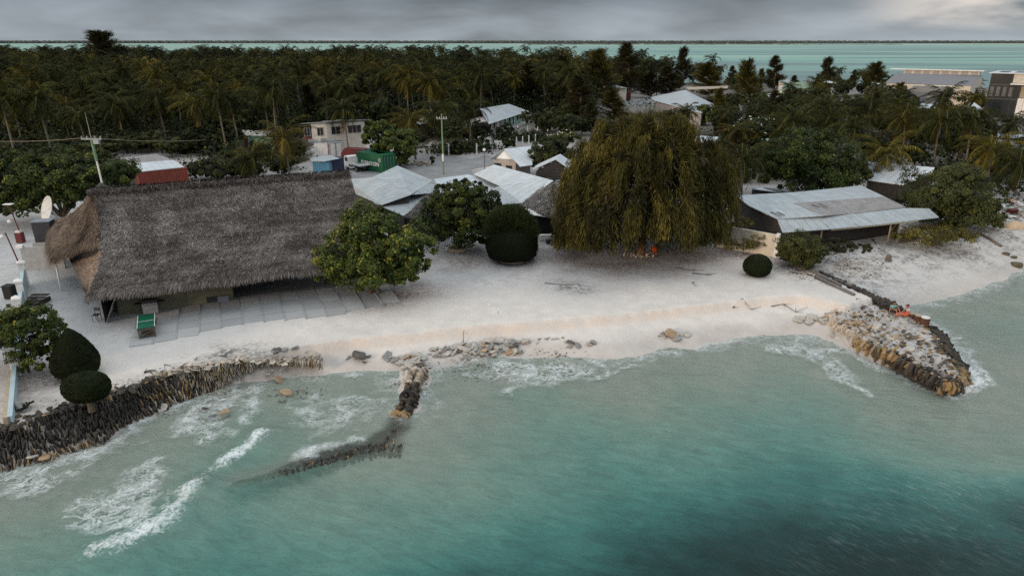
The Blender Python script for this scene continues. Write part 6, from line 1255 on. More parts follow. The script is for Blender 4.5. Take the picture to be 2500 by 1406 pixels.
named = [ # crown px, py, height, frond length, material, label
 (164, 262, 7.0, 5.0, 'palm_gold', 'big drooping palm rising behind the roof mast at left'),
 (92, 206, 8.5, 4.6, 'palm', 'yellow green upright palm at the upper left'),
 (195, 195, 9.5, 4.5, 'palm', 'dark palm crown in the drifting smoke at upper left'),
 (284, 262, 7.5, 4.4, 'palm', 'palm between the big drooping palm and the tall straight one'),
 (381, 244, 8.2, 4.8, 'palm', 'tall straight trunked palm left of centre in the near grove'),
 (476, 258, 7.6, 4.8, 'palm_gold', 'wide crowned palm above the dark leafy tree'),
 (30, 235, 8.0, 4.6, 'palm', 'palm cut by the left edge of the photo'),
 (560, 250, 8.2, 4.6, 'palm', 'palm above the end-on red container'),
 (640, 235, 8.5, 4.6, 'palm', 'palm behind the near coconut palm crown'),
 (691, 343, 5.2, 5.2, 'palm_gold', 'near coconut palm heavy with nuts behind the thatched ridge'),
 (612, 392, 3.0, 3.6, 'palm', 'short palm low beside the near coconut palm'),
 (1001, 300, 5.8, 4.6, 'palm_gold', 'palm with pale drooping fronds right of the leafy green tree'),
 (1073, 272, 7.2, 4.4, 'palm', 'palm whose crown stands behind the top of the utility pole'),
 (1144, 270, 6.6, 4.4, 'palm', 'palm touching the left end of the mint house roof'),
 (1001, 203, 9.5, 4.3, 'palm', 'palm in the middle distance above the white house roof'),
 (929, 186, 10, 4.3, 'palm', 'palm deep in the grove left of the hidden pale roof'),
 (858, 172, 10.5, 4.3, 'palm', 'palm far back in the grove above the two storey house'),
 (791, 152, 11.5, 4.6, 'palm_gold', 'golden upright palm standing out of the distant grove'),
 (835, 270, 7.5, 4.3, 'palm', 'palm right behind the two storey white house'),
 (2162, 382, 4.6, 4.4, 'palm_gold', 'thick trunked palm with orange core behind the long beach building'),
 (2295, 298, 7.0, 5.0, 'palm', 'large spreading palm with orange nuts at right'),
 (2418, 366, 4.6, 4.6, 'palm_gold', 'leaning palm at far right above the beach thicket'),
 (2126, 265, 7.5, 4.4, 'palm', 'palm below the dark pine in front of the warehouse'),
 (2029, 300, 6.2, 4.6, 'palm', 'broad arching palm behind the dense dark leafy tree'),
 (2010, 262, 8.0, 4.3, 'palm', 'tall palm right of the white marker pole'),
 (2374, 288, 7.6, 3.6, 'palm', 'narrow upright palm in front of the slate hall'),
 (2308, 240, 9.0, 4.2, 'palm', 'dark bushy palm top before the slate gabled hall'),
 (2210, 290, 7.0, 4.5, 'palm_gold', 'palm with yellow tips between the two big right palms'),
 (1809, 392, 4.8, 4.6, 'palm', 'dark palm hugging the right side of the weeping tree'),
 (2468, 302, 5.5, 3.8, 'palm', 'small feathery palm at the foot of the glazed block'),
 (1675, 276, 5.0, 3.4, 'palm', 'stubby palm just above the weeping tree crown'),
 (1935, 300, 6.5, 4.4, 'palm', 'palm right of the flowering tree'),
 (2085, 318, 5.6, 4.4, 'palm', 'palm over the right part of the dense leafy tree'),
 (2490, 400, 4.0, 4.2, 'palm', 'palm cut by the right edge above the rubbish heap'),
 (90, 100, 13.5, 4.0, 'palm', 'windblown palm silhouetted on the lagoon at far left'),
 (1258, 133, 12.6, 4.2, 'palm', 'windblown palm silhouetted against the lagoon at centre'),
 (1168, 122, 13.2, 4.2, 'palm', 'tallest palm silhouette left of the centre skyline pair'),
 (1352, 138, 12.5, 4.0, 'palm', 'lone palm silhouette right of the centre skyline pair'),
 (1583, 155, 10.5, 4.2, 'palm', 'windswept palm beside the far red roofed house'),
 (1618, 160, 9.8, 4.0, 'palm', 'lower windswept palm right of the far red roofed house')]
named_xy = []
for i, (px, py, h, fl, m, lab) in enumerate(named):
    c = GH(px, py, h); near = c[1] < 130; far = c[1] > 170
    lx = -.25 - .5 * ((i * 37) % 10) / 10; loc = (c[0] - lx, c[1], YARD)
    palm('coconut_palm', loc, lab, 100 + i, h, nf=26 if not far else 20, npair=28 if near else (18 if not far else 11), L_=fl * (1.15 if not far else 1), wind=.16 if near else (.3 if not far else .75), m=m, lw=.10 if near else (.15 if not far else .28), lean=(lx, .1), nuts=near and h < 7.5)
    named_xy.append(loc[:2])
# prototypes of the grove
P_hi = [palm('coconut_palm', (0, 0, -500), None, 200 + i, 8.5, nf=24, npair=13, L_=5.0, wind=.38, lw=.24, ll=1.0, m='palm_gold' if i == 3 else 'palm', lean=(-.9 + .3 * i, .3), nuts=False) for i in range(5)]
P_b = [bproto('broadleaf_tree', 300 + i, m='broad_dark' if i < 2 else 'olive') for i in range(3)]
P_c = [casu_proto('casuarina_tree', 310 + i, 10., 3.2, 8000, m='casu_dark' if i != 1 else 'casu') for i in range(3)]
for p in P_b + P_c: KIDS[p] = list(p.children)
PALM_LO = [palm_geo(400 + i, 8.5, 17, 7, 5.0, .55, .42, 1.15, (-.7, 0), 1) for i in range(4)]

casu = [ # base px, base py, top py, half width px, label
 (1535, 238, 112, 46, 'tallest feathery pine on the skyline right of centre'),
 (2135, 232, 156, 38, 'dark feathery pine beside the grey warehouse roof'),
 (2018, 215, 144, 24, 'slender spiky pine against the lagoon at right'),
 (1890, 226, 141, 28, 'feathery brown pine left of the white gabled lagoon house'),
 (1822, 272, 152, 40, 'wide rust brown conical pine between two pale roofs'),
 (1668, 210, 120, 24, 'wind twisted thin pine against the lagoon'),
 (1385, 262, 142, 58, 'broad feathery tree left of the far utility pole'),
 (1470, 255, 128, 52, 'broad dark feathery tree above the cream walled shed'),
 (1300, 268, 160, 50, 'rounded feathery tree above the mint house'),
 (1635, 238, 165, 42, 'brownish feathery tree right of the green far pole'),
 (1730, 240, 158, 52, 'low wide feathery tree left of the open pavilion'),
 (1590, 240, 180, 34, 'feathery tree under the red roof line'),
 (285, 205, 82, 75, 'tall ragged pine leaning left on the left skyline'),
 (2195, 262, 205, 26, 'small spiky pine before the long white roof'),
 (1240, 235, 165, 40, 'feathery tree among the grove top right of centre'),
 (1420, 300, 190, 46, 'dark feathery tree behind the round green trees'),
 (1500, 300, 225, 44, 'feathery tree just above the weeping crown'),
 (2350, 262, 218, 20, 'thin dark pine before the slate hall gable')]
cx_xy = []
for i, (px, py, ty, hw, lab) in enumerate(casu):
    b = G(px, py); H_ = topz(px, ty, b) - YARD; R_ = zdep(b) / F * hw; s = (R_ / 3.2, R_ / 3.2, H_ / 10.)
    copy_tree(P_c[i % 3], b, random.uniform(-.3, .3), s, lab, 'pine tree'); cx_xy.append(b[:2])
broad = [
 (1010, 360, 325, 40, 'dark leafy tree hidden behind the palm right of the green tree'), (1180, 360, 300, 42, 'dark leafy tree against the left end of the mint house'), (1135, 350, 310, 32, 'dark leafy tree behind the utility pole foot'),
 (1420, 330, 285, 34, 'leafy tree behind the left flank of the weeping crown'), (1780, 330, 262, 40, 'brownish leafy tree left of the white flowering tree'), (1925, 262, 232, 36, 'leafy clump under the green walled shed'), (1760, 275, 238, 26, 'leafy clump right of the small bright leafy tree'),
 (1905, 355, 285, 44, 'dark leafy tree right of the white flowering tree'), (2060, 300, 235, 52, 'wide dark leafy tree below the green shed'), (2150, 330, 262, 46, 'dark leafy tree behind the right palms'), (2240, 360, 290, 52, 'dark leafy tree below the large spreading palm'),
 (2340, 400, 310, 58, 'dark leafy tree left of the pale right edge roofs'), (2395, 345, 296, 40, 'green leafy tree at the foot of the glazed block'), (1870, 420, 340, 40, 'dark leafy tree at the left of the dense leafy tree'), (1780, 470, 400, 40, 'dark leafy tree at the right foot of the weeping crown'),
 (2130, 400, 335, 42, 'dark leafy tree behind the thick trunked palm'), (2230, 410, 350, 46, 'dark leafy tree just above the white patched roof'), (420, 385, 325, 50, 'dark leafy tree above the grey tin roof at left'), (370, 372, 320, 44, 'leafy tree over the white roofed red container'),
 (1860, 300, 250, 34, 'russet leafy tree above the white flowers'), (2465, 420, 385, 34, 'leafy tree at far right above the rubbish heap'), (640, 385, 350, 30, 'leafy bush under the near coconut palm'), (735, 392, 350, 26, 'leafy bush left of the two storey house'), (2290, 330, 262, 40, 'leafy tree under the dark bushy palm top'), (2000, 285, 240, 36, 'leafy tree behind the arching palm'), (2440, 445, 400, 30, 'low leafy tree above the beach debris'), (880, 410, 395, 16, 'low leafy bush beside the flatbed truck'),
 (40, 400, 345, 60, 'leafy tree above the far left end of the wide leafy tree'), (150, 392, 340, 60, 'leafy tree above the middle of the wide leafy tree'), (250, 395, 340, 55, 'leafy tree left of the white roofed red container'), (330, 372, 315, 45, 'leafy tree above the tin roof shed at left'), (-20, 380, 320, 50, 'leafy tree cut by the left edge'), (590, 432, 398, 36, 'leafy bush behind the thatched ridge left of the near palm'), (690, 430, 392, 40, 'leafy bush behind the thatched ridge under the near palm'), (440, 430, 405, 26, 'leafy bush at the right end of the red container'), (705, 412, 378, 34, 'leafy bush left of the blue container'), (655, 402, 368, 34, 'leafy bush just right of the near coconut palm foot'), (560, 395, 360, 34, 'leafy bush below the white eaved house'), (820, 352, 300, 30, 'leafy tree close behind the two storey house'), (1090, 345, 300, 34, 'leafy tree just left of the utility pole top'), (1620, 300, 268, 30, 'leafy bush before the pale roof behind the weeping crown')]
for i, (px, py, ty, hw, lab) in enumerate(broad):
    b = G(px, py); H_ = topz(px, ty, b) - YARD; R_ = zdep(b) / F * hw; copy_tree(P_b[i % 3], b, random.uniform(0, 6.28), (R_ / .62, R_ / .62, H_ / .88), lab, 'leafy tree'); cx_xy.append(b[:2])

# trees filling the village between the roofs
rt = np.random.default_rng(61); TT = []; spots_ = []
for zn, x0, x1, y0, y1, n_, hr in [('behind the red roof line near the lagoon', 1440, 1800, 200, 226, 24, (4, 7.5)), ('along the lagoon edge below the slender pine', 1790, 2160, 206, 240, 30, (3.2, 6)), ('between the pavilion and the tin roofed houses', 1700, 1960, 250, 290, 16, (3, 6)), ('in the village belt above the dense leafy tree', 1880, 2200, 252, 330, 36, (3.5, 6.5)), ('around the right hand palms', 2180, 2400, 275, 370, 26, (3, 5.5)), ('on both sides of the white flowering tree', 1760, 1900, 300, 420, 16, (3, 5.5)), ('right of the mint house fence', 1310, 1460, 262, 345, 14, (3, 5.5)), ('below the big grey warehouse', 2150, 2380, 236, 262, 20, (3, 5.5)), ('in the shade at the right edge', 2400, 2520, 385, 440, 8, (2.5, 4))]:
    for _ in range(n_ * 6):
        if n_ <= 0: break
        px, py = rt.uniform(x0, x1), rt.uniform(y0, y1); b = G(px, py); dmin = 2.2 + .012 * b[1]
        if any((b[0] - q[0]) ** 2 + (b[1] - q[1]) ** 2 < dmin ** 2 for q in spots_) or 2385 < px < 2500 and py < 300 or 2205 < px < 2355 and 225 < py < 312: continue
        if any(abs(px - ax_) < aw and 0 < py - ay < ah for ax_, ay, aw, ah in [(1665, 246, 75, 60), (1500, 222, 45, 40), (1865, 232, 55, 40), (1945, 205, 45, 25), (2290, 222, 50, 55), (1735, 210, 50, 45), (1697, 290, 18, 30)]): continue
        spots_.append(b[:2]); n_ -= 1; k = rt.random(); h = rt.uniform(*hr)
        if k < .45: o = copy_tree(P_b[rt.integers(0, 3)], b, rt.uniform(0, 6.28), (h * .85, h * .85, h / .9), None, 'leafy tree', 'village leafy trees ' + zn); kn = 'leafy tree'
        elif k < .75: o = copy_tree(P_c[rt.integers(0, 3)], b, rt.uniform(-.5, .5), (h / 7.5, h / 7.5, h / 8.5), None, 'pine tree', 'village pines ' + zn); kn = 'feathery pine'
        else: o = copy_tree(P_hi[rt.integers(0, 5)], b, rt.normal(0, .4), (.85, .85, h / 8.), None, 'palm tree', 'village palms ' + zn); kn = 'palm'
        TT.append(((kn, zn), px, o))
number(TT, lambda n, k: n + ' ' + k[0] + ' from left ' + k[1])
# the grove: nearest individually, the rest as one mass
avoid = [(*G(px, py)[:2], r_) for px, py, r_ in [(820, 375, 10), (780, 360, 8), (1240, 320, 9), (1200, 325, 9), (1260, 300, 8), (1035, 310, 5), (1500, 235, 14), (600, 360, 7), (640, 350, 6), (380, 400, 9), (1190, 220, 7), (1225, 200, 7), (692, 275, 4), (1600, 172, 10), (1660, 250, 12)]]
def ok(x, y, taken, d):
    if any((x - a) ** 2 + (y - b_) ** 2 < r_ * r_ for a, b_, r_ in avoid): return False
    return all((x - a) ** 2 + (y - b_) ** 2 > d * d for a, b_ in taken)
rg = np.random.default_rng(77); cand = []
taken = [tuple(q) for q in named_xy + cx_xy]
from collections import defaultdict
cell = defaultdict(list)
for q in taken: cell[(int(q[0] // 12), int(q[1] // 12))].append(q)
for _ in range(26000):
    x = rg.uniform(-400, 110); y = rg.uniform(95, 470)
    if abs(x / y) > .80: continue
    if not inpoly(np.array([[x, y]]), FOREST)[0]: continue
    d = 4.6 if y < 200 else 5.8; near_ = [q for i in (-1, 0, 1) for j in (-1, 0, 1) for q in cell[(int(x // 12) + i, int(y // 12) + j)]]
    if not ok(x, y, near_, d): continue
    cand.append((x, y)); cell[(int(x // 12), int(y // 12))].append((x, y))
cand.sort(key=lambda q: q[1])
print('grove', len(cand))
def landmark(px, y):
    a = ['at far left', 'by the roof mast', 'over the red container', 'over the ridge middle', 'over the near palm', 'over the white house', 'over the leafy green tree', 'over the utility pole', 'over the mint house', 'by the tall pines', 'by the far containers'][int(np.clip((px + 60) / 170, 0, 10))]
    return ('front' if y < 150 else 'second' if y < 185 else 'middle' if y < 230 else 'rear') + ' grove belt ' + a
NI = 235; mass_p = []; GROVE = []
for i, (x, y) in enumerate(cand):
    kind = rg.random(); px = 1250 + x / (y * cp + 16 * sp) * F
    if i < NI:
        w = landmark(px, y)
        if kind < .72: h = rg.uniform(.70, 1.28) * (1 + .0007 * (y - 120)); kn = 'coconut palm'; ro = copy_tree(P_hi[rg.integers(0, 5)], (x, y, YARD), rg.normal(0, .35), (1, 1, h), None, 'palm tree', 'coconut palms, ' + w)
        elif kind < .88: h = rg.uniform(5, 8.5); kn = 'leafy tree'; ro = copy_tree(P_b[rg.integers(0, 3)], (x, y, YARD), rg.uniform(0, 6.28), (h * .85, h * .85, h), None, 'leafy tree', 'leafy trees, ' + w)
        else: h = rg.uniform(.65, 1.15); kn = 'feathery pine'; ro = copy_tree(P_c[rg.integers(0, 3)], (x, y, YARD), rg.normal(0, .4), (h, h, h), None, 'pine tree', 'pines, ' + w)
        GROVE.append(((kn, w), px, ro))
    else: mass_p.append((x, y, kind))
number(GROVE, lambda n, k: n + ' ' + k[0] + ' from the left in ' + k[1])
Vs = []; As = []
for x, y, kind in mass_p:
    g = PALM_LO[rg.integers(0, 4)]; h = (rg.uniform(.80, 1.25) + (.35 if rg.random() < .10 else 0)) * (1 + .0012 * (y - 200)) * (1 + .16 * float(vnoise(np.array([[x, y]]), 38, 501)[0])) * (1.05 if x < -40 else .95); a = rg.normal(0, .3); V = g[0] * [1, 1, 1]; V = V * [1, 1, 1] + [0, 0, 8.5 * (min(h, 1.62) - 1)]
    if kind > .78: V = (V - [0, 0, 8.5]) * [.8, .8, .9] + [0, 0, 7.]
    ca_, sa_ = math.cos(a), math.sin(a); V = np.column_stack([V[:, 0] * ca_ - V[:, 1] * sa_ + x, V[:, 0] * sa_ + V[:, 1] * ca_ + y, V[:, 2] + YARD]); Vs.append(V); As.append(np.clip(g[1] + rg.normal(0, .13), 0, 1))
V = np.vstack(Vs); A_ = np.concatenate(As)
# leafy understorey fills the shade between the far trunks
C = []; 
for x, y, kind in mass_p:
    n = 26; C.append(np.column_stack([rg.normal(x, 2.2, n), rg.normal(y, 2.2, n), YARD + rg.uniform(1, 8.5, n)]))
C = np.vstack(C); Vq, Fq = quads(C, rg.normal(size=C.shape) + [0, -.5, .6], rg.uniform(.5, 1.1, len(C)), .7, rg)
V = np.vstack([V, Vq]); A_ = np.concatenate([A_, np.repeat(np.clip(rg.normal(.25, .12, len(C)), 0, 1), 4)])
tag(mk('distant_palm_forest', V, np.arange(len(V)).reshape(-1, 4), LM['palm'], attr={'v': A_}, org=(0, 0, 0)), 'dense far mass of palms and scrub towards the lagoon', kind='stuff')
# undergrowth in the near grove and the town
C = []
near_c = [c for c in cand[:NI]]
for x, y in near_c: n = 420; C.append(np.column_stack([rg.normal(x, 2.6, n), rg.normal(y, 2.6, n), YARD + np.abs(rg.normal(0, 2.6, n))]))
for px, py, n_, s in [(1950, 270, 500, 8), (2050, 330, 600, 7), (2200, 320, 600, 8), (2350, 330, 500, 6), (1850, 400, 600, 3.5), (2450, 460, 500, 3), (1700, 270, 400, 6), (1780, 250, 300, 8), (2300, 430, 500, 3), (1850, 330, 800, 8), (2000, 310, 900, 9), (2150, 350, 900, 7), (2300, 380, 800, 6), (1950, 350, 700, 6), (2420, 400, 500, 4), (200, 410, 900, 8), (550, 410, 500, 5), (100, 440, 600, 6), (2100, 420, 500, 3), (1150, 366, 1300, 2.2), (1300, 342, 900, 1.6), (1095, 372, 900, 1.8), (1235, 340, 700, 1.2), (1600, 260, 300, 6), (430, 430, 500, 3), (1420, 420, 400, 3)]:
    q = G(px, py); C.append(np.column_stack([rg.normal(q[0], s, n_), rg.normal(q[1], s, n_), YARD + np.abs(rg.normal(0, .8, n_))]))
C = np.vstack(C); keepc = np.array([True] * len(C))
for a, b_, r_ in avoid: keepc &= (C[:, 0] - a) ** 2 + (C[:, 1] - b_) ** 2 > (r_ * .8) ** 2
C = C[keepc]; Vq, Fq = quads(C, rg.normal(size=C.shape) + [0, -.4, .7], rg.uniform(.15, .4, len(C)), .6, rg)
tag(mk('undergrowth', Vq, Fq, LM['broad_dark'], attr={'v': np.repeat(np.clip(rg.normal(.42, .2, len(C)), 0, 1), 4)}, org=(0, 0, 0)), 'dark leafy undergrowth below the palms', kind='stuff')
# prototypes leave the stage
for p in P_hi + P_b + P_c:
    for k in list(p.children): bpy.data.objects.remove(k)
    bpy.data.objects.remove(p)

# far shore: low island with its own tree line
rg2 = np.random.default_rng(5); n = 5200; x = rg2.uniform(-4800, 4800, n); y = 4200 + rg2.random(n) ** 1.5 * 260 + 50 * np.sin(x / 400); H_ = rg2.uniform(9, 16, n); R_ = rg2.uniform(7, 15, n); V = []; Fc = []
ring = [(1., .05), (.95, .45), (.6, .8), (.12, 1.0)]; K_ = 6
for r_, z in ring: V.append(np.stack([np.column_stack([x + R_ * r_ * math.cos(2 * math.pi * k / K_ + r_), y + R_ * r_ * math.sin(2 * math.pi * k / K_ + r_), 1 + H_ * z]) for k in range(K_)], 1))
V = np.concatenate(V, 1).reshape(-1, 3); Fb = np.array([[i * K_ + k, i * K_ + (k + 1) % K_, (i + 1) * K_ + (k + 1) % K_, (i + 1) * K_ + k] for i in range(3) for k in range(K_)]); Fq = (np.arange(n)[:, None, None] * (K_ * 4) + Fb[None]).reshape(-1, 4)
n2 = 500; xb = rg2.uniform(100, 1700, n2)
M['far_trees_hazed'] = mat('hazed_far_shore_trees', (.075, .085, .07), (.045, .055, .05), scale=.02, rough=.9)  # haze put into the colour: greyer and paler than near foliage
tag(mk('far_shore_woods', V, Fq, M['far_trees_hazed'], org=(0, 0, 0)), 'thin dark line of trees on the far lagoon shore', kind='stuff')
n = 420; x = rg2.uniform(60, 1750, n); y = 3250 + rg2.normal(0, 50, n); V = []; H_ = rg2.uniform(2, 5.5, n) * np.clip((1800 - x) / 900, .3, 1); R_ = rg2.uniform(8, 22, n)
for r_, z in ring: V.append(np.stack([np.column_stack([x + R_ * r_ * math.cos(2 * math.pi * k / K_ + r_), y + R_ * r_ * math.sin(2 * math.pi * k / K_ + r_), .3 + H_ * z]) for k in range(K_)], 1))
V = np.concatenate(V, 1).reshape(-1, 3); Fq = (np.arange(n)[:, None, None] * (K_ * 4) + Fb[None]).reshape(-1, 4)
tag(mk('sandbar_scrub', V, Fq, M['far_trees_hazed'], org=(0, 0, 0)), 'low scrub on the pale sandbar in the lagoon', kind='stuff')
# ---------------------------------------------------------------- stone: seawall, groynes, jetty, loose slabs
rs_ = np.random.default_rng(900)
def tz(x, y): return float(terrain(np.array([[x, y]]))[0])
def disc(r, a, b, t, k=8, rough=.16):
    """irregular flat stone, a x b metres across in local XY, t thick"""
    an = np.arange(k) * 2 * math.pi / k + r.normal(0, .12, k); rr = 1 + r.normal(0, rough, k); X_ = np.cos(an) * a * rr; Y_ = np.sin(an) * b * rr; V = []
    for s, z in ((.78, -.5), (1., -.22), (1., .22), (.80, .5)): V += [[X_[i] * s, Y_[i] * s, z * t] for i in range(k)]
    F_ = [list(range(k))[::-1], [3 * k + i for i in range(k)]] + [[j * k + i, j * k + (i + 1) % k, (j + 1) * k + (i + 1) % k, (j + 1) * k + i] for j in range(3) for i in range(k)]
    return np.array(V), F_
def place(mb, V, F_, c, ex, ey, ez, a): mb.add(np.array(c) + V[:, :1] * ex + V[:, 1:2] * ey + V[:, 2:3] * ez, F_, a)
def resample(l, n):
    l = np.array(l, float); d = np.r_[0, np.cumsum(np.hypot(*np.diff(l[:, :2], axis=0).T))]; s = np.linspace(0, d[-1], n); return np.column_stack([np.interp(s, d, l[:, i]) for i in range(l.shape[1])])
def edge_wall(top, foot, rows, dens, sz, vf, mb, lean=.35, thick=.085, rnd=1.0, r=rs_):
    """slabs stood on edge like books between the lines top and foot (3-D)"""
    L_ = np.hypot(*np.diff(np.array(top)[:, :2], axis=0).T).sum(); n = int(L_ * dens); T = resample(top, n); B = resample(foot, n)
    for i in range(n):
        t = unit(T[min(i + 1, n - 1)] - T[max(i - 1, 0)]) * [1, 1, 0]; t = unit(t); o = np.array([t[1], -t[0], 0])
        if (B[i] - T[i]) @ o < 0: o = -o
        for j in range(rows):
            f = (j + .5 + r.normal(0, .18)) / rows; c = T[i] * (1 - f) + B[i] * f + t * r.normal(0, .04) + o * r.normal(.02, .05) - [0, 0, .05]
            h = sz * (.8 + .5 * r.random()); w = h * (.55 + .3 * r.random()) * rnd; V, F_ = disc(r, w * .5, h * .5, thick * (.7 + .8 * r.random()), 7)
            ax = unit(np.array([0, 0, 1]) + o * (-.25 + r.normal(0, .12)) + t * r.normal(lean * .4, .24)); nz = unit(t + r.normal(0, .17, 3)); ex = unit(np.cross(ax, nz)); ax = np.cross(nz, ex)
            place(mb, V, F_, c, ex, ax, nz, float(np.clip(vf(i / n, f, r), 0, 1)))
tp = [(-160, 1098), (0, 1046), (60, 1036), (150, 998), (230, 976), (300, 957), (420, 912), (560, 888), (640, 874), (700, 868), (782, 868)]
ft = [(-160, 1200), (0, 1152), (120, 1124), (268, 1076), (285, 1048), (400, 998), (520, 952), (600, 926), (650, 912), (700, 897), (782, 876)]
T = np.array([[*G(a, b, YARD)[:2], YARD + .02] for a, b in tp]); T[-3:, 2] = (1.15, .95, .7); Bf = np.array([[*G(a, b, 0)[:2], .05] for a, b in ft]); Bf[-3:, 2] = (.25, .35, .5)
def vwall(s, f, r):
    if s < .50: v = .10 + r.normal(0, .07) + (.14 if f > .8 else 0); v = v + .36 if r.random() < (.05 + .35 * (f > .8) * (s < .3)) else v
    elif s < .70: v = .30 + (s - .5) * 1.3 + r.normal(0, .13)
    else: v = .72 + r.normal(0, .12)
    if .5 <= s < .72: v = (.26 if r.random() > (s - .5) / .2 else .70) + r.normal(0, .08); v = .5 if r.random() < .12 else v
    return v
mb = MB(); edge_wall(T, Bf, 6, 10.5, .44, vwall, mb, thick=.062)
for k in range(260):   # stones lying along the coping
    i = rs_.random() * .9; q = resample(T, 200)[int(i * 199)]; V, F_ = disc(rs_, .10 + .13 * rs_.random(), .10 + .1 * rs_.random(), .07); ez = unit(rs_.normal(0, .3, 3) + [0, 0, 1]); ex = unit(np.cross([0, 1, 0], ez)); place(mb, V, F_, q + [rs_.normal(0, .2), .25 + rs_.normal(0, .28), .05], ex, np.cross(ez, ex), ez, float(np.clip(vwall(i, .2, rs_) + .1, 0, 1)))
tag(mb.build('stone_seawall', M['seawall']), 'seawall of coral slabs stacked on edge, black at left and pale at right', 'seawall')
# short groyne with tyre
gt = [(1046, 888), (1020, 905), (1005, 935), (995, 965), (985, 990), (975, 1008)]
def P3(l, z): return np.array([[*G(a, b, zz)[:2], zz] for (a, b), zz in zip(l, z if hasattr(z, '__len__') else [z] * len(l))])
mb = MB(); zt_ = [.75, .8, .8, .65, .45, .25]
C_ = P3([(1030, 892), (1012, 905), (1006, 935), (998, 962), (988, 985), (978, 1006)], zt_)
for off in (-.20, .20):
    T_ = C_ + [off, 0, 0]; B_ = T_ * [1, 1, 0] + [off * .5, -.12, .0]
    edge_wall(T_, B_, 2, 7.5, .42, lambda s, f, r: (.74 - .15 * f if s < .42 else .16 + .12 * (off < 0)) + r.normal(0, .09) + (.32 if s > .93 else 0), mb, rnd=1.2, thick=.09)
tag(mb.build('short_groyne', M['seawall']), 'short groyne of stacked slabs running from the beach into the water', 'groyne')
mb = MB(); c = G(993, 968, .55); ring_ = []
nseg = 20
ez = unit([-.2, -.55, .8]); ex = unit(np.cross([0, 0, 1], ez)); ey = np.cross(ez, ex); V = []
for i in range(nseg):
    a = 2 * math.pi * i / nseg; d = ex * math.cos(a) + ey * math.sin(a)
    for k in range(8): b_ = 2 * math.pi * k / 8; V.append(c + d * (.34 + .12 * math.cos(b_)) + ez * .11 * math.sin(b_))
Fc = [[i * 8 + k, ((i + 1) % nseg) * 8 + k, ((i + 1) % nseg) * 8 + (k + 1) % 8, i * 8 + (k + 1) % 8] for i in range(nseg) for k in range(8)]
mb.add(V, Fc); tag(mb.build('old_tyre', M['black'], smooth=True), 'old black tyre lying on the short groyne', 'tyre')
# drowned wall
mb = MB(); C_ = P3([(600, 1175), (660, 1160), (730, 1138), (800, 1118), (870, 1098), (930, 1088), (978, 1092)], [-.20, -.06, .02, .05, .03, -.03, -.06])
for off in (-.3, .1): edge_wall(C_ + [0, off, 0], C_ + [0, off - .25, -.3], 2, 8.5, .42, lambda s, f, r: .14 + r.normal(0, .06) + (.33 if r.random() < .12 else 0), mb, thick=.075, lean=.9)
C2_ = P3([(935, 1085), (950, 1060), (968, 1040)], [-.06, -.06, -.16]); edge_wall(C2_, C2_ + [.25, -.2, -.3], 2, 5, .45, lambda s, f, r: .13 + r.normal(0, .05), mb, thick=.12, rnd=1.2)
tag(mb.build('sunken_wall', M['seawall']), 'half drowned dark stone wall with ochre stone tips in the shallows', 'wall')
# right hand jetty
mb = MB(); JL = P3([(2030, 768), (2046, 788), (2080, 812), (2116, 838), (2182, 868), (2225, 892), (2270, 917), (2310, 940), (2338, 935)], [.85, .9, .95, 1., 1., 1., .95, .8, .7])
JLf = P3([(2020, 782), (2036, 806), (2070, 832), (2106, 862), (2172, 893), (2218, 920), (2264, 944), (2308, 964), (2346, 952)], [.35, .15, .05] + [-.05] * 6)
def vj(s, f, r):
    v = .80 if s < .32 else .62 - (s - .32) * 1.0
    v += r.normal(0, .09) - .12 * f * (s > .3)
    if s > .85 and r.random() < .55: v = .5 + r.normal(0, .04)
    return max(v, .12)
edge_wall(JL, JLf, 3, 4.6, .62, vj, mb, thick=.17, rnd=1.35, lean=.6)
edge_wall(JL + [.35, .3, .05], JLf + [.4, .5, .35], 2, 4.0, .5, vj, mb, thick=.14, rnd=1.3, lean=.6)
JR = P3([(2346, 928), (2336, 893), (2312, 862), (2294, 826), (2268, 805)], [.7, .9, 1., .95, .9]); JRf = P3([(2360, 940), (2352, 895), (2326, 862), (2308, 826), (2285, 805)], -.05)
edge_wall(JR, JRf, 3, 4.8, .58, lambda s, f, r: (.5 + r.normal(0, .05)) if (s < .2 and r.random() < .6) else .22 + r.normal(0, .07), mb, thick=.16, rnd=1.3, lean=.5)
edge_wall(JR - [.4, 0, -.05], JR - [.35, 0, .35], 2, 4.2, .5, lambda s, f, r: .30 + r.normal(0, .1), mb, thick=.14, rnd=1.3)
je = mb.build('stone_jetty', M['seawall']); tag(je, 'tapering jetty rimmed with rounded slabs stood on edge, tan to black', 'jetty')
mb = MB(); poly = JETTY; mn, mx_ = poly.min(0), poly.max(0); k = 0
while k < 520:
    q = mn + rs_.random(2) * (mx_ - mn)
    if not inpoly(q[None], poly)[0]: continue
    k += 1; s = .05 + .13 * rs_.random() ** 2; V, F_ = disc(rs_, s, s * .8, s * .6, 6); ez = unit(rs_.normal(0, .35, 3) + [0, 0, 1]); ex = unit(np.cross([0, 1, 0], ez)); g = (q - mn) / (mx_ - mn); dark = .36 if g[1] > .75 or g[1] < .45 else .58
    place(mb, V, F_, [q[0], q[1], 1.0 + tz(*q) * 0 + .06], ex, np.cross(ez, ex), ez, float(np.clip(dark + rs_.normal(0, .22), 0, 1)))
mb.build('rubble_fill', M['seawall'], je)['kind'] = 'stuff'
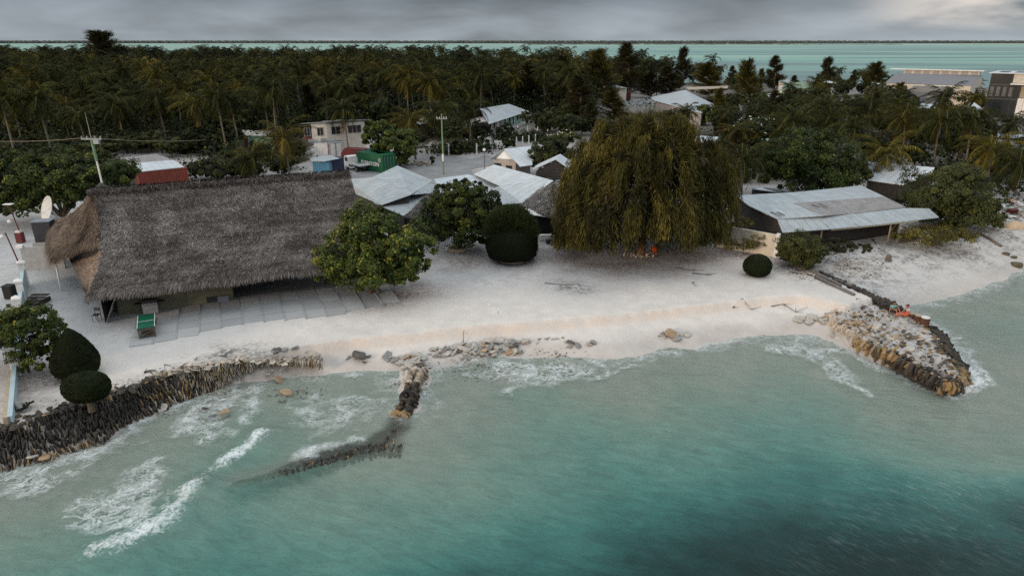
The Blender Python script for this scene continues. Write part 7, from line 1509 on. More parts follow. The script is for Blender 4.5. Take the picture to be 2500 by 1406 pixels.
# black boulder row between yard and right beach
mb = MB(); R_ = resample(np.array([G(a, b, 1.3) for a, b in [(2008, 672), (2050, 690), (2098, 712), (2130, 728), (2170, 744), (2200, 760)]]), 120)
for i, q in enumerate(R_):
    for j in range(3):
        s = .10 + .16 * rs_.random(); V, F_ = disc(rs_, s, s, s * 1.1, 7, .2); ez = unit(rs_.normal(0, .6, 3) + [0, 0, 1]); ex = unit(np.cross([0, 1, 0], ez)); place(mb, V, F_, q + [rs_.normal(.05, .14), rs_.normal(.1, .2), -.1 * j + .08], ex, np.cross(ez, ex), ez, float(np.clip(.10 + rs_.normal(0, .07), 0, 1)))
tag(mb.build('boulder_row', M['seawall']), 'row of black boulders dividing the sandy yard from the right beach', 'rock wall')
def log(name, label, p, q, r1, r2, m, zoff=.1, cat='log', bend=.1):
    a = G(*p); b = G(*q); a[2] = tz(*a[:2]) + zoff; b[2] = tz(*b[:2]) + zoff; mid = (a + b) / 2 + [bend, bend * .4, .02]; mid[2] = max(mid[2], tz(*mid[:2]) + zoff * .8); MBx = MB(); MBx.tube([a, mid, b], [r1, (r1 + r2) / 2, r2], 8); return tag(MBx.build(name, m, smooth=True), label, cat)
M['grey_wood'] = mat('silvered_driftwood', (.20, .19, .185), (.09, .085, .085), scale=6, bump=.4)
log('long_log', 'long grey palm log nearest the boulders at the right yard edge', (1938, 646), (2052, 700), .13, .12, M['grey_wood']); log('long_log', 'lower long grey log running beside the first toward the boulders', (1990, 680), (2085, 722), .14, .12, M['grey_wood'], bend=.02); log('long_log', 'thin grey log closest to the black boulder row', (2040, 686), (2105, 712), .10, .08, M['grey_wood'])
log('beach_log', 'dark weathered log half buried on the right beach', (2385, 572), (2447, 591), .17, .13, M['wood'])
for (px, py, s, lab) in [(2462, 602, .35, 'small brown rock just beyond the end of the beach log'), (2480, 606, .28, 'dark flat stone left of the mossy rocks at the right edge'), (2490, 618, .5, 'mossy brown rock at the right edge of the beach')]:
    q = G(px, py); q[2] = tz(*q[:2]); mb = MB(); V, F_ = disc(rs_, s * 1.1, s * .8, s * .8, 9); mb.add(q + V + [0, 0, s * .2], F_, .35); tag(mb.build('beach_rock', M['seawall']), lab, 'rock')
q = G(2478, 556); mb = MB(); an = np.linspace(0, 2 * math.pi, 20, endpoint=False); V = []
for s, z in ((1.0, 0), (.92, .25), (.6, .5), (.25, .62), (.04, .66)): V += [[q[0] + 1.5 * s * math.cos(a) * (1 + .15 * math.sin(3 * a)), q[1] + .7 * s * math.sin(a), q[2] + z] for a in an]
mb.add(V, [[i * 20 + k, i * 20 + (k + 1) % 20, (i + 1) * 20 + (k + 1) % 20, (i + 1) * 20 + k] for i in range(4) for k in range(20)]); M['tan_sheet'] = mat('tan_stone', (.55, .42, .29), (.42, .32, .22), scale=3, bump=.4); tag(mb.build('tan_boulder', M['tan_sheet'], smooth=True), 'large pale tan boulder on the rubbish strewn beach at the right edge', 'rock')
q = G(2170, 627); mb = MB(); mb.lathe([q[0], q[1], tz(*q[:2]) - .1], [(.30, 0), (.26, .3), (.22, .6), (.10, .72)], 9); tag(mb.build('post_stump', M['wood']), 'squat brown stump alone on the right beach', 'stump')

# loose slabs: each one a thing
protos = []
for k in range(7):
    V, F_ = disc(rs_, 1, .75 + .2 * rs_.random(), .26, 9, .13); me = bpy.data.meshes.new('coral_slab'); me.from_pydata(V.tolist(), [], F_); me.update(); protos.append(me)
M['slab_pale'] = mat('pale_coral_slab', (.50, .475, .43), (.34, .315, .28), scale=2.5, bump=.5, c3=(.42, .33, .24)); M['slab_tan'] = mat('tan_coral_slab', (.42, .30, .19), (.28, .19, .12), scale=2.5, bump=.5); M['slab_dark'] = mat('dark_coral_slab', (.13, .12, .105), (.07, .065, .06), scale=2.5, bump=.5); M['slab_grey'] = mat('grey_coral_slab', (.30, .295, .28), (.20, .195, .185), scale=2.5, bump=.5)
protos = {m: [(lambda c: (c.materials.append(M[m]), c)[1])(p.copy()) for p in protos] for m in ('slab_pale', 'slab_tan', 'slab_dark', 'slab_grey')}
SL = []
def slab(px, py, s, m='slab_pale', zone='', tilt=.2, up=0, name='coral_stone', edge=False):
    q = G(px, py, .5); z = tz(q[0], q[1]); q = G(px, py, max(z, -.1)); z = tz(q[0], q[1]); o = bpy.data.objects.new(name, protos[m][rs_.integers(0, 7)]); COL.objects.link(o)
    o.location = (q[0], q[1], z + s * .10 + up); o.rotation_euler = (rs_.normal(0, tilt) + (1.2 if edge else 0), rs_.normal(0, tilt), rs_.random() * 6.28); o.scale = (s, s * (.8 + .3 * rs_.random()), s * (.9 + .7 * rs_.random())); tag(o, None, 'stone slab', 'loose slabs ' + zone, 'thing'); SL.append((zone, px, o)); return o
def heap(n, x0, x1, y0f, y1f, smin, smax, zone, tilt=.30, mix=(.68, .07, .05, .20), xp=1.0):
    for k in range(n):
        f = rs_.random() ** xp; px = x0 + (x1 - x0) * f; py = y0f(f) + (y1f(f) - y0f(f)) * rs_.random(); slab(px, py, smin + (smax - smin) * rs_.random() ** 1.5, ['slab_pale', 'slab_tan', 'slab_dark', 'slab_grey'][rs_.choice(4, p=mix)], zone, tilt, up=.04 * rs_.random())
heap(98, 1045, 1285, lambda f: 832 - 22 * f, lambda f: 886 - 22 * f, .17, .44, 'in the heap right of the short groyne')
heap(26, 1050, 1250, lambda f: 824 - 20 * f, lambda f: 836 - 18 * f, .10, .26, 'along the top of the heap right of the groyne')
heap(24, 945, 1040, lambda f: 872 - 8 * f, lambda f: 902 - 8 * f, .2, .46, 'just left of the short groyne head')
heap(30, 672, 782, lambda f: 905 - 25 * f, lambda f: 926 - 28 * f, .12, .36, 'below the right end of the seawall')
heap(8, 828, 900, lambda f: 880, lambda f: 898, .10, .25, 'around the dark slab in the cove')
heap(12, 1380, 1450, lambda f: 832, lambda f: 860, .12, .34, 'in the small group mid beach')
heap(14, 1310, 1385, lambda f: 816, lambda f: 826, .07, .14, 'in the pebble line mid beach')
heap(8, 1612, 1678, lambda f: 818, lambda f: 838, .18, .42, 'in the little group right of mid beach')
heap(24, 1945, 2040, lambda f: 778 - 4 * f, lambda f: 800 - 8 * f, .18, .45, 'at the landward foot of the jetty', mix=(.85, .08, .0, .07))
heap(26, 2050, 2250, lambda f: 775 + 45 * f, lambda f: 790 + 85 * f, .14, .40, 'on top of the jetty', mix=(.30, .32, .22, .16))
heap(7, 500, 640, lambda f: 990 - 60 * f, lambda f: 1010 - 70 * f, .12, .3, 'awash below the seawall', mix=(.5, .2, .2, .1))
for px, py, s, m, zn in [(878, 886, .55, 'slab_dark', 'lying dark in the middle of the cove'), (684, 935, .35, 'slab_tan', 'rust brown on the wet sand'), (703, 962, .42, 'slab_tan', 'lowest brown on the wet sand'), (690, 975, .3, 'slab_pale', 'pale beside the lowest brown one'), (655, 985 - 60, .32, 'slab_pale', 'at the corner of the seawall end'), (545, 1012, .42, 'slab_tan', 'breaking the foam under the seawall'), (520, 1018, .3, 'slab_dark', 'dark in the foam under the seawall'), (395, 1004, .4, 'slab_pale', 'pale pink at the seawall foot'), (210, 978, .45, 'slab_tan', 'flat tan below the oval clipped bush'), (112, 1125, .4, 'slab_tan', 'ochre at the black seawall foot'), (85, 1128, .35, 'slab_pale', 'white at the black seawall foot'), (60, 1002, .5, 'slab_grey', 'flat grey beside the left wall foot'), (1640, 826, .55, 'slab_tan', 'largest of the little group right of mid beach'), (1008, 912, .45, 'slab_pale', 'big white on the groyne head')]: slab(px, py, s, m, zn, .3, up=.1)
cnt = defaultdict(int)
for z_, x_, o in SL: cnt[z_] += 1
number([q for q in SL if cnt[q[0]] > 1], lambda n, k: n + ' loose slab from left ' + k)
for z_, x_, o in SL:
    if cnt[z_] == 1: o['label'] = 'single coral slab ' + z_; del o['group']
# scatter of shingle too small to count
mb = MB()
for px, py, sx_, sy_, n in [(1150, 850, 90, 22, 260), (720, 905, 60, 12, 130), (990, 885, 45, 12, 80), (2080, 640, 90, 25, 420), (2250, 590, 130, 12, 420), (2440, 560, 50, 18, 160), (1975, 668, 40, 9, 160), (1400, 845, 50, 12, 60), (330, 950, 80, 14, 260), (200, 985, 60, 12, 120), (1350, 820, 60, 6, 60), (500, 905, 90, 8, 200), (2150, 735 + 30, 60, 18, 120)]:
    for k in range(n):
        q = G(px + rs_.normal(0, sx_ * .6), py + rs_.normal(0, sy_ * .6)); z = tz(q[0], q[1]); s = .03 + .07 * rs_.random() ** 2; V, F_ = disc(rs_, s, s * .8, s * .6, 5); mb.add(V + [q[0], q[1], z + .02], F_, float(np.clip((.15 if rs_.random() < .3 else .82) + rs_.normal(0, .1), 0, 1)))
tag(mb.build('shingle', M['seawall'], org=(0, 0, 0)), 'coral shingle scattered over the beach', kind='stuff')

# driftwood twigs
M['twig'] = mat('dry_twig', (.07, .055, .045), (.04, .03, .025), scale=8)
def twig(pts, r0, label, nb=3, seed=0):
    r = np.random.default_rng(seed); P_ = []
    for a, b in pts: q = G(a, b); P_.append(np.array([q[0], q[1], tz(q[0], q[1]) + .04 + .03 * r.random()]))
    mb = MB(); mb.tube(P_, [r0 * (1 - .7 * i / (len(P_) - 1)) for i in range(len(P_))], 5)
    for k in range(nb): i = r.integers(0, len(P_) - 1); a = P_[i]; d = (P_[i + 1] - a) * [1, 1, 0]; d = unit(d); e = a + (d * math.cos(.7) + np.array([-d[1], d[0], 0]) * math.sin(.7) * r.choice([-1, 1])) * (.25 + .5 * r.random()) + [0, 0, .1 * r.random()]; mb.tube([a, e], [r0 * .6, r0 * .2], 4)
    tag(mb.build('driftwood', M['twig']), label, 'driftwood')
twig([(352, 910), (366, 905), (376, 918)], .05, 'forked twig left above the seawall coping', seed=1); twig([(392, 908), (425, 906), (440, 898), (458, 895)], .05, 'long dark branch above the seawall coping', 5, 2); twig([(402, 890), (418, 894)], .03, 'short twig on the sand above the long branch', 1, 3); twig([(478, 880), (482, 872)], .03, 'upright twig on the sand below the patio', 1, 4)
twig([(1790, 738), (1812, 730), (1835, 738), (1860, 733)], .03, 'leftmost dry vine trailing over the beach scarp', 5, 5); twig([(1885, 732), (1915, 728), (1945, 740), (1975, 733)], .03, 'middle dry vine trailing over the beach scarp', 6, 6); twig([(2018, 745), (2035, 755), (2062, 766)], .035, 'dry root at the top of the jetty', 3, 7)
twig([(1690, 668), (1725, 672), (1750, 668)], .04, 'dead branch lying on the sand left of the round topiary', 3, 8); twig([(1650, 655), (1690, 662), (1722, 660)], .03, 'dead branch nearer the weeping tree trunk', 2, 9); twig([(1690, 690), (1700, 700)], .03, 'little broken twig below the dead branches', 1, 10); twig([(2090, 738 - 8), (2110, 734), (2128, 742)], .035, 'dark twigs at the head of the jetty by the boulders', 4, 11)
twig([(1330, 692), (1380, 697), (1410, 694), (1440, 700)], .03, 'line of dark debris on the open sand', 5, 12); twig([(1130, 815), (1132, 800)], .03, 'thin upright stick on the slab heap', 1, 13); twig([(2128, 585), (2135, 590), (2140, 598)], .05, 'bent stick on the sand below the beach building', 1, 14)

# ---------------------------------------------------------------- yard furniture
A = [GH(327, 773, .76), GH(369, 766.5, .76), GH(389, 795, .76), GH(342, 802, .76)]; c = np.mean(A, 0)
u_ = unit(A[1] - A[0] + A[2] - A[3]); v_ = unit(A[3] - A[0] + A[2] - A[1]); v_ = unit(v_ - u_ * (v_ @ u_)); w_ = (np.linalg.norm(A[1] - A[0]) + np.linalg.norm(A[2] - A[3])) / 2; l_ = (np.linalg.norm(A[3] - A[0]) + np.linalg.norm(A[2] - A[1])) / 2
pt = empty('ping_pong_table', c * [1, 1, 0] + [0, 0, YARD], 'green topped wooden table tennis table on the patio', 'table'); zt = YARD + .76
mb = MB(); mb.box([c[0], c[1], zt], (w_, l_, .04), u_); top_ = mb.build('table_top', M['teal_table'], pt)
mb = MB(); mb.box([c[0], c[1], zt + .024], (w_, .04, .006), u_); 
for s in (-1, 1): mb.box(c * [1, 1, 0] + u_ * (w_ / 2 - .03) * s + [0, 0, zt + .028], (l_, .035, .006), v_)
mb.build('white_line', M['white'], top_)
mb = MB()
for s in (-1, 1): mb.box(c * [1, 1, 0] + v_ * (l_ / 2 - .05) * s + [0, 0, zt - .11], (w_ - .1, .05, .14), u_); mb.box(c * [1, 1, 0] + u_ * (w_ / 2 - .05) * s + [0, 0, zt - .112], (l_ - .16, .05, .13), v_)
mb.build('apron', M['wood'], pt)
cor = {}
for i in (-1, 1):
    for j in (-1, 1):
        q = c * [1, 1, 0] + u_ * (w_ / 2 - .08) * i + v_ * (l_ / 2 - .1) * j; cor[i, j] = q; mb = MB(); mb.box(q + [0, 0, YARD + .34], (.09, .09, .7), u_); mb.build('leg', M['wood'], pt)
for j in (-1, 1): MB().bar(cor[-1, j] + [0, 0, YARD + .15], cor[1, j] + [0, 0, YARD + .55], .035).build('brace', M['wood'], pt)
mb = MB(); mb.box(c * [1, 1, 0] + [0, 0, YARD + .12], (w_ - .2, l_ - .3, .05), u_); mb.build('lower_shelf', M['wood'], pt)
def lbox(name, m, c, size, d, par, z): mb = MB(); mb.box([c[0], c[1], YARD + z], size, d); return mb.build(name, m, par)
g = G(370, 764); gr = empty('gas_grill', g, 'steel barbecue grill with dark side shelves against the hall wall', 'grill')
lbox('cabinet', M['metal'], g, (.95, .5, .62), hu, gr, .36); p_ = lbox('control_panel', M['metal'], g - hv * .27, (.95, .06, .16), hu, gr, .74)
for k in range(5): lbox('knob', M['steel_dark'], g - hv * .32 + hu * (-.34 + .17 * k), (.05, .05, .05), hu, p_, .74)
lbox('lid', M['steel_dark'], g + hv * .05, (.98, .46, .28), hu, gr, .86)
for s in (-1, 1): lbox('side_shelf', M['steel_dark'], g + hu * .72 * s, (.44, .46, .05), hu, gr, .8)
for s in (-1, 1): lbox('wheel', M['black'], g + hu * .4 * s, (.1, .4, .1), hu, gr, .06)
def cooler(name, px, py, m, lab, s=(.78, .42, .38), lid=None):
    g = G(px, py); r = empty(name, g, lab, 'cooler box'); lbox('body', m, g, (s[0] - .04, s[1] - .04, s[2]), hu, r, s[2] / 2 + .04); lbox('lid', lid or m, g, (s[0], s[1], .07), hu, r, s[2] + .07)
    for k in (-1, 1): lbox('handle', M['metal'], g + hu * (s[0] / 2 + .01) * k, (.03, .2, .04), hu, r, s[2] * .8)
cooler('cool_box', 519, 737, M['steel_dark'], 'dark cool box at the foot of the hall wall'); cooler('cool_box', 546, 736, M['slate_pale'], 'grey blue cool box right of the dark one'); cooler('storage_tub', 557, 722, M['white'], 'small white tub behind the grey blue cool box', (.45, .4, .32))
g = G(238, 783); r = empty('folding_chair', g, 'dark folding chair standing alone left of the hall corner', 'chair'); lbox('seat', M['steel_dark'], g, (.42, .4, .04), (1, 0, 0), r, .45); lbox('backrest', M['steel_dark'], g + [0, .2, 0], (.42, .04, .22), (1, 0, 0), r, .78)
for i in (-1, 1):
    for j in (-1, 1): MB().bar([g[0] + .19 * i, g[1] + .19 * j, YARD], [g[0] + .19 * i, g[1] + .2 * j, YARD + (.88 if j > 0 else .44)], .018).build('leg', M['steel_dark'], r)
# boundary wall with capped pillars
wl = [GH(49, 650, 1.5), GH(42, 700, 1.5), GH(33, 745, 1.5), GH(22, 860, 1.5), GH(12, 896, 1.5)]; end = G(36, 1036)
bw = empty('boundary_wall', end, 'pale blue white boundary wall running along the left edge to the sea', 'wall')
w0 = GH(60, 655, 1.35) ; w1 = GH(33, 958, .95); w0[2] = YARD; w1 = end * 1.0; d_ = unit((w1 - w0) * [1, 1, 0]); n_ = np.array([-d_[1], d_[0], 0]); n_ = n_ if n_[0] > 0 else -n_; LL = np.linalg.norm((w1 - w0)[:2])
mb = MB(); mb.hexa([w0 - [0, 0, .3], w1 - [0, 0, .5], w1 - n_ * .22 - [0, 0, .5], w0 - n_ * .22 - [0, 0, .3], [w0[0], w0[1], YARD + 1.5], [w1[0], w1[1], YARD + .5], [*(w1 - n_ * .22)[:2], YARD + .5], [*(w0 - n_ * .22)[:2], YARD + 1.5]]); mb.build('wall', M['blue_white'], bw)
mb = MB(); a_ = w0 + d_ * LL * .55; mb.box(((a_ + w1) / 2 - n_ * .25) * [1, 1, 0] + [0, 0, YARD + .15], (LL * .45, .3, .7), d_); mb.build('footing', M['stone_warm'], bw)
for k, f in enumerate([.02, .22, .38, .74]):
    q = w0 + d_ * LL * f - n_ * .11; hgt = 1.9 - .25 * f; mb = MB(); mb.box([q[0], q[1], YARD + hgt / 2], (.42, .42, hgt), d_); pl = mb.build('pillar', M['white'], bw)
    mb = MB(); mb.box([q[0], q[1], YARD + hgt + .06], (.56, .56, .12), d_); Pq = [q + (d_ * i + n_ * j) * .27 for i, j in ((-1, -1), (1, -1), (1, 1), (-1, 1))]; zz = YARD + hgt + .121; mb.add([[p[0], p[1], zz] for p in Pq] + [[q[0], q[1], zz + .18]], [[0, 1, 4], [1, 2, 4], [2, 3, 4], [3, 0, 4]]); mb.build('cap', M['white'], pl)
a_, b_ = G(62, 662), G(160, 656); cw = empty('yard_wall', a_, 'low beige courtyard wall behind the left end of the hall', 'wall'); d_ = unit(b_ - a_); n_ = np.array([-d_[1], d_[0], 0]) * .2
mb = MB(); mb.hexa([a_ - [0, 0, .2], b_ - [0, 0, .2], b_ + n_ - [0, 0, .2], a_ + n_ - [0, 0, .2], a_ + [0, 0, 2.0], b_ + [0, 0, 2.0], b_ + n_ + [0, 0, 2.0], a_ + n_ + [0, 0, 2.0]]); mb.build('wall', M['concrete'], cw)
MB().box([*(a_ + n_ / 2)[:2], YARD + 2.1], (.5, .4, .22), d_).build('cap', M['white'], cw)
g = GH(85, 600, 2.0) + [0, 1.6, 0]; g[2] = YARD; r = empty('water_tank', g, 'dark square water tank with a teal rim beside the satellite dish', 'tank'); lbox('stand', M['concrete'], g, (1.8, 1.3, 2.0), d_, r, 1.0); lbox('tank', M['steel_dark'], g, (1.35, 1.1, 1.7), d_, r, 2.86); lbox('rim', M['slate_pale'], g, (1.45, 1.2, .06), d_, r, 3.75)
c = GH(121, 512, 3.6) + [0, 0, 0]; base_ = np.array([c[0] + .9, c[1] + .4, YARD]); r = empty('satellite_dish', base_, 'large white satellite dish beside the left end of the thatched hall', 'satellite dish')
ez = unit([-.60, -.72, .34]); ex = unit(np.cross([0, 0, 1], ez)); ey = np.cross(ez, ex); V = []; nr_, na_ = 6, 28; R_ = 1.22
for i in range(nr_ + 1):
    for k in range(na_): a = 2 * math.pi * k / na_; rr = R_ * i / nr_ + .001; V.append(c + (ex * math.cos(a) + ey * math.sin(a)) * rr + ez * (.28 * (rr / R_) ** 2))
Fc = [[i * na_ + k, i * na_ + (k + 1) % na_, (i + 1) * na_ + (k + 1) % na_, (i + 1) * na_ + k] for i in range(nr_) for k in range(na_)]; V2 = [v - ez * .05 for v in V]; n0 = len(V); Fc += [[q + n0 for q in f[::-1]] for f in Fc[:nr_ * na_]] + [[nr_ * na_ + k, nr_ * na_ + (k + 1) % na_, n0 + nr_ * na_ + (k + 1) % na_, n0 + nr_ * na_ + k] for k in range(na_)]
M['dish'] = mat('dish_enamel', (.62, .61, .57), (.52, .51, .48), rough=.5); mb = MB(); mb.add(V + V2, Fc); mb.build('dish', M['dish'], r, smooth=True)
MB().tube([base_, base_ + [0, 0, 1.9], c - ez * .1], .09, 8).build('mast', M['metal'], r)
mb = MB(); ft = c + ez * 1.0; [mb.bar(c + (ex * math.cos(a) + ey * math.sin(a)) * R_ * .95 + ez * .25, ft, .015) for a in (1.57, 3.66, 5.76)]; mb.tube([ft - ez * .1, ft + ez * .12], .07, 8); mb.build('feed', M['metal'], r)
M['lamp_white'] = mat('lamp_globe', (.8, .79, .74), (.7, .69, .65), rough=.4)
for (bx, by, ty, lab, panel) in [(58, 592, 500, 'tall maroon lamp post with a flat solar panel by the water tank', True), (46, 642, 568, 'shorter dark red lamp post with a white globe by the wall pillars', False)]:
    b = G(bx, by); t = topz(bx - 14, ty, b); r = empty('yard_lamp', b, lab, 'lamp post'); tp_ = np.array([b[0] - .5, b[1], t]); MB().tube([b, tp_], [.06, .05], 7).build('pole', M['maroon'], r)
    q = tp_ + [-.35, 0, -.35 if panel is False else -1.6]; MB().tube([[tp_[0], tp_[1], q[2] + .2], q + [0, 0, .12]], .02, 5).build('arm', M['maroon'], r); MB().lathe(q - [0, 0, .15], [(.06, 0), (.17, .08), (.18, .2), (.08, .3)], 10).build('lamp_globe', M['lamp_white'], r)
    if panel: MB().box(tp_ + [-.05, 0, .05], (.8, .5, .05)).build('solar_panel', M['white'], r)
g = G(52, 592); r = empty('fuel_pump', g, 'small red box pump with pale top by the lamp post', 'pump'); lbox('body', M['maroon'], g, (.6, .5, .95), (1, 0, 0), r, .5); lbox('top', M['dish'], g, (.45, .4, .2), (1, 0, 0), r, 1.08)
g = G(28, 728); r = empty('wheeled_bin', g, 'black wheeled bin left of the wall pillars', 'bin'); lbox('body', M['black'], g, (.62, .6, .9), (1, 0, 0), r, .5); lbox('lid', M['black'], g, (.7, .68, .08), (1, 0, 0), r, 1.0); [lbox('wheel', M['black'], g + [s * .25, .3, 0], (.08, .2, .2), (1, 0, 0), r, .1) for s in (-1, 1)]
g = G(90, 742); r = empty('slatted_platform', g, 'weathered slatted wooden platform beside the boundary wall', 'platform')
for k in range(4): lbox('slat', M['wood_dark'], g + [0, -.7 + .42 * k, 0], (1.25, .36, .05), (1, 0, 0), r, .34 + .06 * k)
for s in (-1, 1): lbox('bearer', M['wood_dark'], g + [.5 * s, 0, 0], (.1, 1.6, .3), (1, 0, 0), r, .17)
# under the weeping tree
b = np.array(bW); r = empty('stone_heap', b + [-.1, -.4, 0], 'heap of pale stones round the foot of the weeping tree', 'stones'); mb = MB()
for k in range(90): a = rs_.random() * 6.28; q = .35 + .75 * rs_.random() ** .7; s = .05 + .07 * rs_.random(); V, F_ = disc(rs_, s, s * .8, s, 6); mb.add(V + b + [q * math.cos(a) * 1.2, q * math.sin(a) * .7 - .3, .05 + .12 * rs_.random()], F_, float(.6 + .4 * rs_.random()))
o = mb.build('stones', M['seawall'], r)
p0, p1 = G(1522, 626), GH(1553, 590, .0); p0 = G(1523, 625); p1 = np.array([p0[0] + 1.05, p0[1] + 1.1, YARD + 1.35]); ax = unit(p1 - p0); sd = unit(np.cross(ax, [-.5, 1, .4])); nz = np.cross(ax, sd); L_ = np.linalg.norm(p1 - p0); mb = MB(); V = []; m_ = 12
for zo in (-.035, .035):
    for k in range(24): t = 2 * math.pi * k / 24; V.append((p0 + p1) / 2 + ax * math.cos(t) * L_ / 2 + sd * .24 * math.sin(t) * (1 - .12 * math.cos(t)) + nz * zo)
mb.add(V, [list(range(24))[::-1], list(range(24, 48))] + [[k, (k + 1) % 24, 24 + (k + 1) % 24, 24 + k] for k in range(24)]); sb = mb.build('surfboard', M['dish']); tag(sb, 'pale surfboard leaning toward the weeping tree trunk', 'surfboard')
mb = MB(); [mb.box((p0 + p1) / 2 + sd * s + nz * (-.045 if (nz[1] > 0) else .045), (L_ * .8, .03, .012), ax, sd, nz) for s in (-.08, .08)]; mb.build('stripe', M['pole_green'], sb)
q = G(1598, 618); r = empty('orange_buoy', q, 'bright orange float hanging under the weeping tree right of the trunk', 'buoy'); MB().lathe(q + [0, 0, .05], [(.08, 0), (.24, .10), (.33, .3), (.33, .45), (.22, .62), (.10, .7)], 14).build('float', M['orange'], r, smooth=True); MB().tube([q + [0, 0, .74], q + [0, 0, 2.6]], .015, 5).build('rope', M['wood_pale'], r)
q = G(1332, 586); r = empty('garden_bench', q, 'white topped bench in the shade left of the weeping tree', 'bench'); lbox('seat', M['white'], q, (1.25, .4, .07), unit([1, .15, 0]), r, .5); [lbox('leg', M['white'], q + [s * .4, .04 * s, 0], (.1, .3, .46), (1, 0, 0), r, .23) for s in (-1, 1)]
q = G(1338, 594); MB().lathe(q, [(.16, 0), (.22, .15), (.24, .38), (.2, .4)], 12).build('plant_pot', M['steel_dark']); tag(COL.objects['plant_pot'], 'small black pot below the white bench', 'pot')
q = G(1117, 612); mb = MB(); 
for k in range(22): a = 2 * math.pi * k / 22; mb.box(q + [.78 * math.cos(a), .6 * math.sin(a), .14], (.22, .14, .3), (-math.sin(a) * .78, math.cos(a) * .6, 0), a=random.random())
tag(mb.build('tree_planter', M['stone_warm']), 'round stone planter kerb at the foot of the breadfruit tree', 'planter')
q = G(1091, 611); r = empty('white_bucket', q, 'white bucket left of the stone planter', 'bucket'); MB().lathe(q, [(.13, 0), (.17, .38), (.19, .40), (.17, .41)], 14).build('bucket', M['white'], r); MB().lathe(q + [0, 0, .415], [(.15, 0), (.05, .02)], 14).build('opening', M['steel_dark'], r)
q = G(1195, 749); tag(MB().tube([q - [0, 0, .1], q + [0, 0, .28]], .06, 8).build('pipe_stub', M['white']), 'short white pipe sticking out of the open sand', 'pipe'); q = G(1215, 692 + 74); tag(MB().tube([q - [0, 0, .1], q + [0.05, 0, .2]], .02, 6).build('small_stake', M['wood']), 'tiny dark stake in the sand below the white pipe', 'stake')
M['rusty'] = mat('rusted_iron', (.13, .060, .035), (.055, .032, .024), scale=5, bump=.5)
# timber piles at the jetty
for px, py, h, w, lab, m in [(2222, 783, .55, .20, 'leftmost and lowest rusty brown pile behind the seated people', 'rust_red'), (2238, 792, .68, .24, 'middle rusty pile with a pale top at the jetty edge', 'rust_red'), (2254, 803, .85, .30, 'thickest pile with a pale cut face at the jetty edge', 'rust_red')]:
    q = G(px, py, .75); r = empty('mooring_pile', q, lab, 'pile'); MB().lathe(q - [0, 0, .5], [(w, 0), (w * 1.03, .3), (w, .5 + h)], 14).build('shaft', M['rusty'], r); MB().lathe(q + [0, 0, h + .002], [(w * .99, 0), (w * .9, .05)], 14).build('cut_top', M['dish' if w == .30 else 'wood_pale'], r)
# far small things
q = G(1693, 306); r = empty('white_skiff', q, 'small white boat stored in the yard behind the weeping tree', 'boat'); mb = MB(); V = []; pr = [(-2.0, .75), (-1.0, .95), (.5, .95), (1.6, .6), (2.3, .03)]
for x_, w in pr: V += [[q[0] + x_ * .9, q[1] - w, q[2] + .95], [q[0] + x_ * .85, q[1] - w * .6, q[2] + .2], [q[0] + x_ * .85, q[1] + w * .6, q[2] + .2], [q[0] + x_ * .9, q[1] + w, q[2] + .95]]
mb.add(V, [[i * 4 + k, (i + 1) * 4 + k, (i + 1) * 4 + k + 1, i * 4 + k + 1] for i in range(4) for k in range(3)] + [[0, 1, 2, 3]]); mb.build('hull', M['white'], r); [MB().box([q[0] + x_, q[1], q[2] + .75], (.25, 1.6, .05)).build('thwart', M['blue_cont'], r) for x_ in (-.8, .5)]
q = G(1157, 262); r = empty('white_water_tank', q, 'small white tank among the dark trees above the mint house', 'tank'); MB().lathe(q + [0, 0, 2.2], [(.7, 0), (.75, 1.2), (.3, 1.5)], 12).build('tank', M['white'], r); MB().box(q + [0, 0, 1.1], (1.3, 1.3, 2.2)).build('stand', M['wood'], r)
q = G(1172, 370); r = empty('motorbike', q, 'small motorbike with a white fairing parked by the dark hedge', 'motorbike')
for s in (-.6, .6): mb = MB(); mb.tube([q + [s, -.05, .3], q + [s, .05, .3]], .3, 12); mb.build('wheel', M['black'], r)
mb = MB(); mb.tube([q + [-.6, 0, .3], q + [-.3, 0, .65], q + [.35, 0, .6], q + [.6, 0, .3]], .07, 6); mb.build('frame', M['steel_dark'], r); MB().box(q + [-.35, 0, .85], (.3, .3, .45)).build('fairing', M['white'], r); MB().box(q + [.25, 0, .78], (.6, .22, .1)).build('seat', M['black'], r); MB().bar(q + [-.5, -.3, 1.05], q + [-.5, .3, 1.05], .02).build('handlebar', M['steel_dark'], r)
mb = MB()
for k in range(150): q = G(1015 + rs_.normal(0, 22), 401 + rs_.normal(0, 3)); s = .08 + .22 * rs_.random() ** 2; V, F_ = disc(rs_, s, s, s * .8, 6); mb.add(V + q + [0, 0, s * .3], F_, float(rs_.random() * .9))
tag(mb.build('road_rubble', M['seawall'], org=(0, 0, 0)), 'heap of rubble beside the road', kind='stuff')
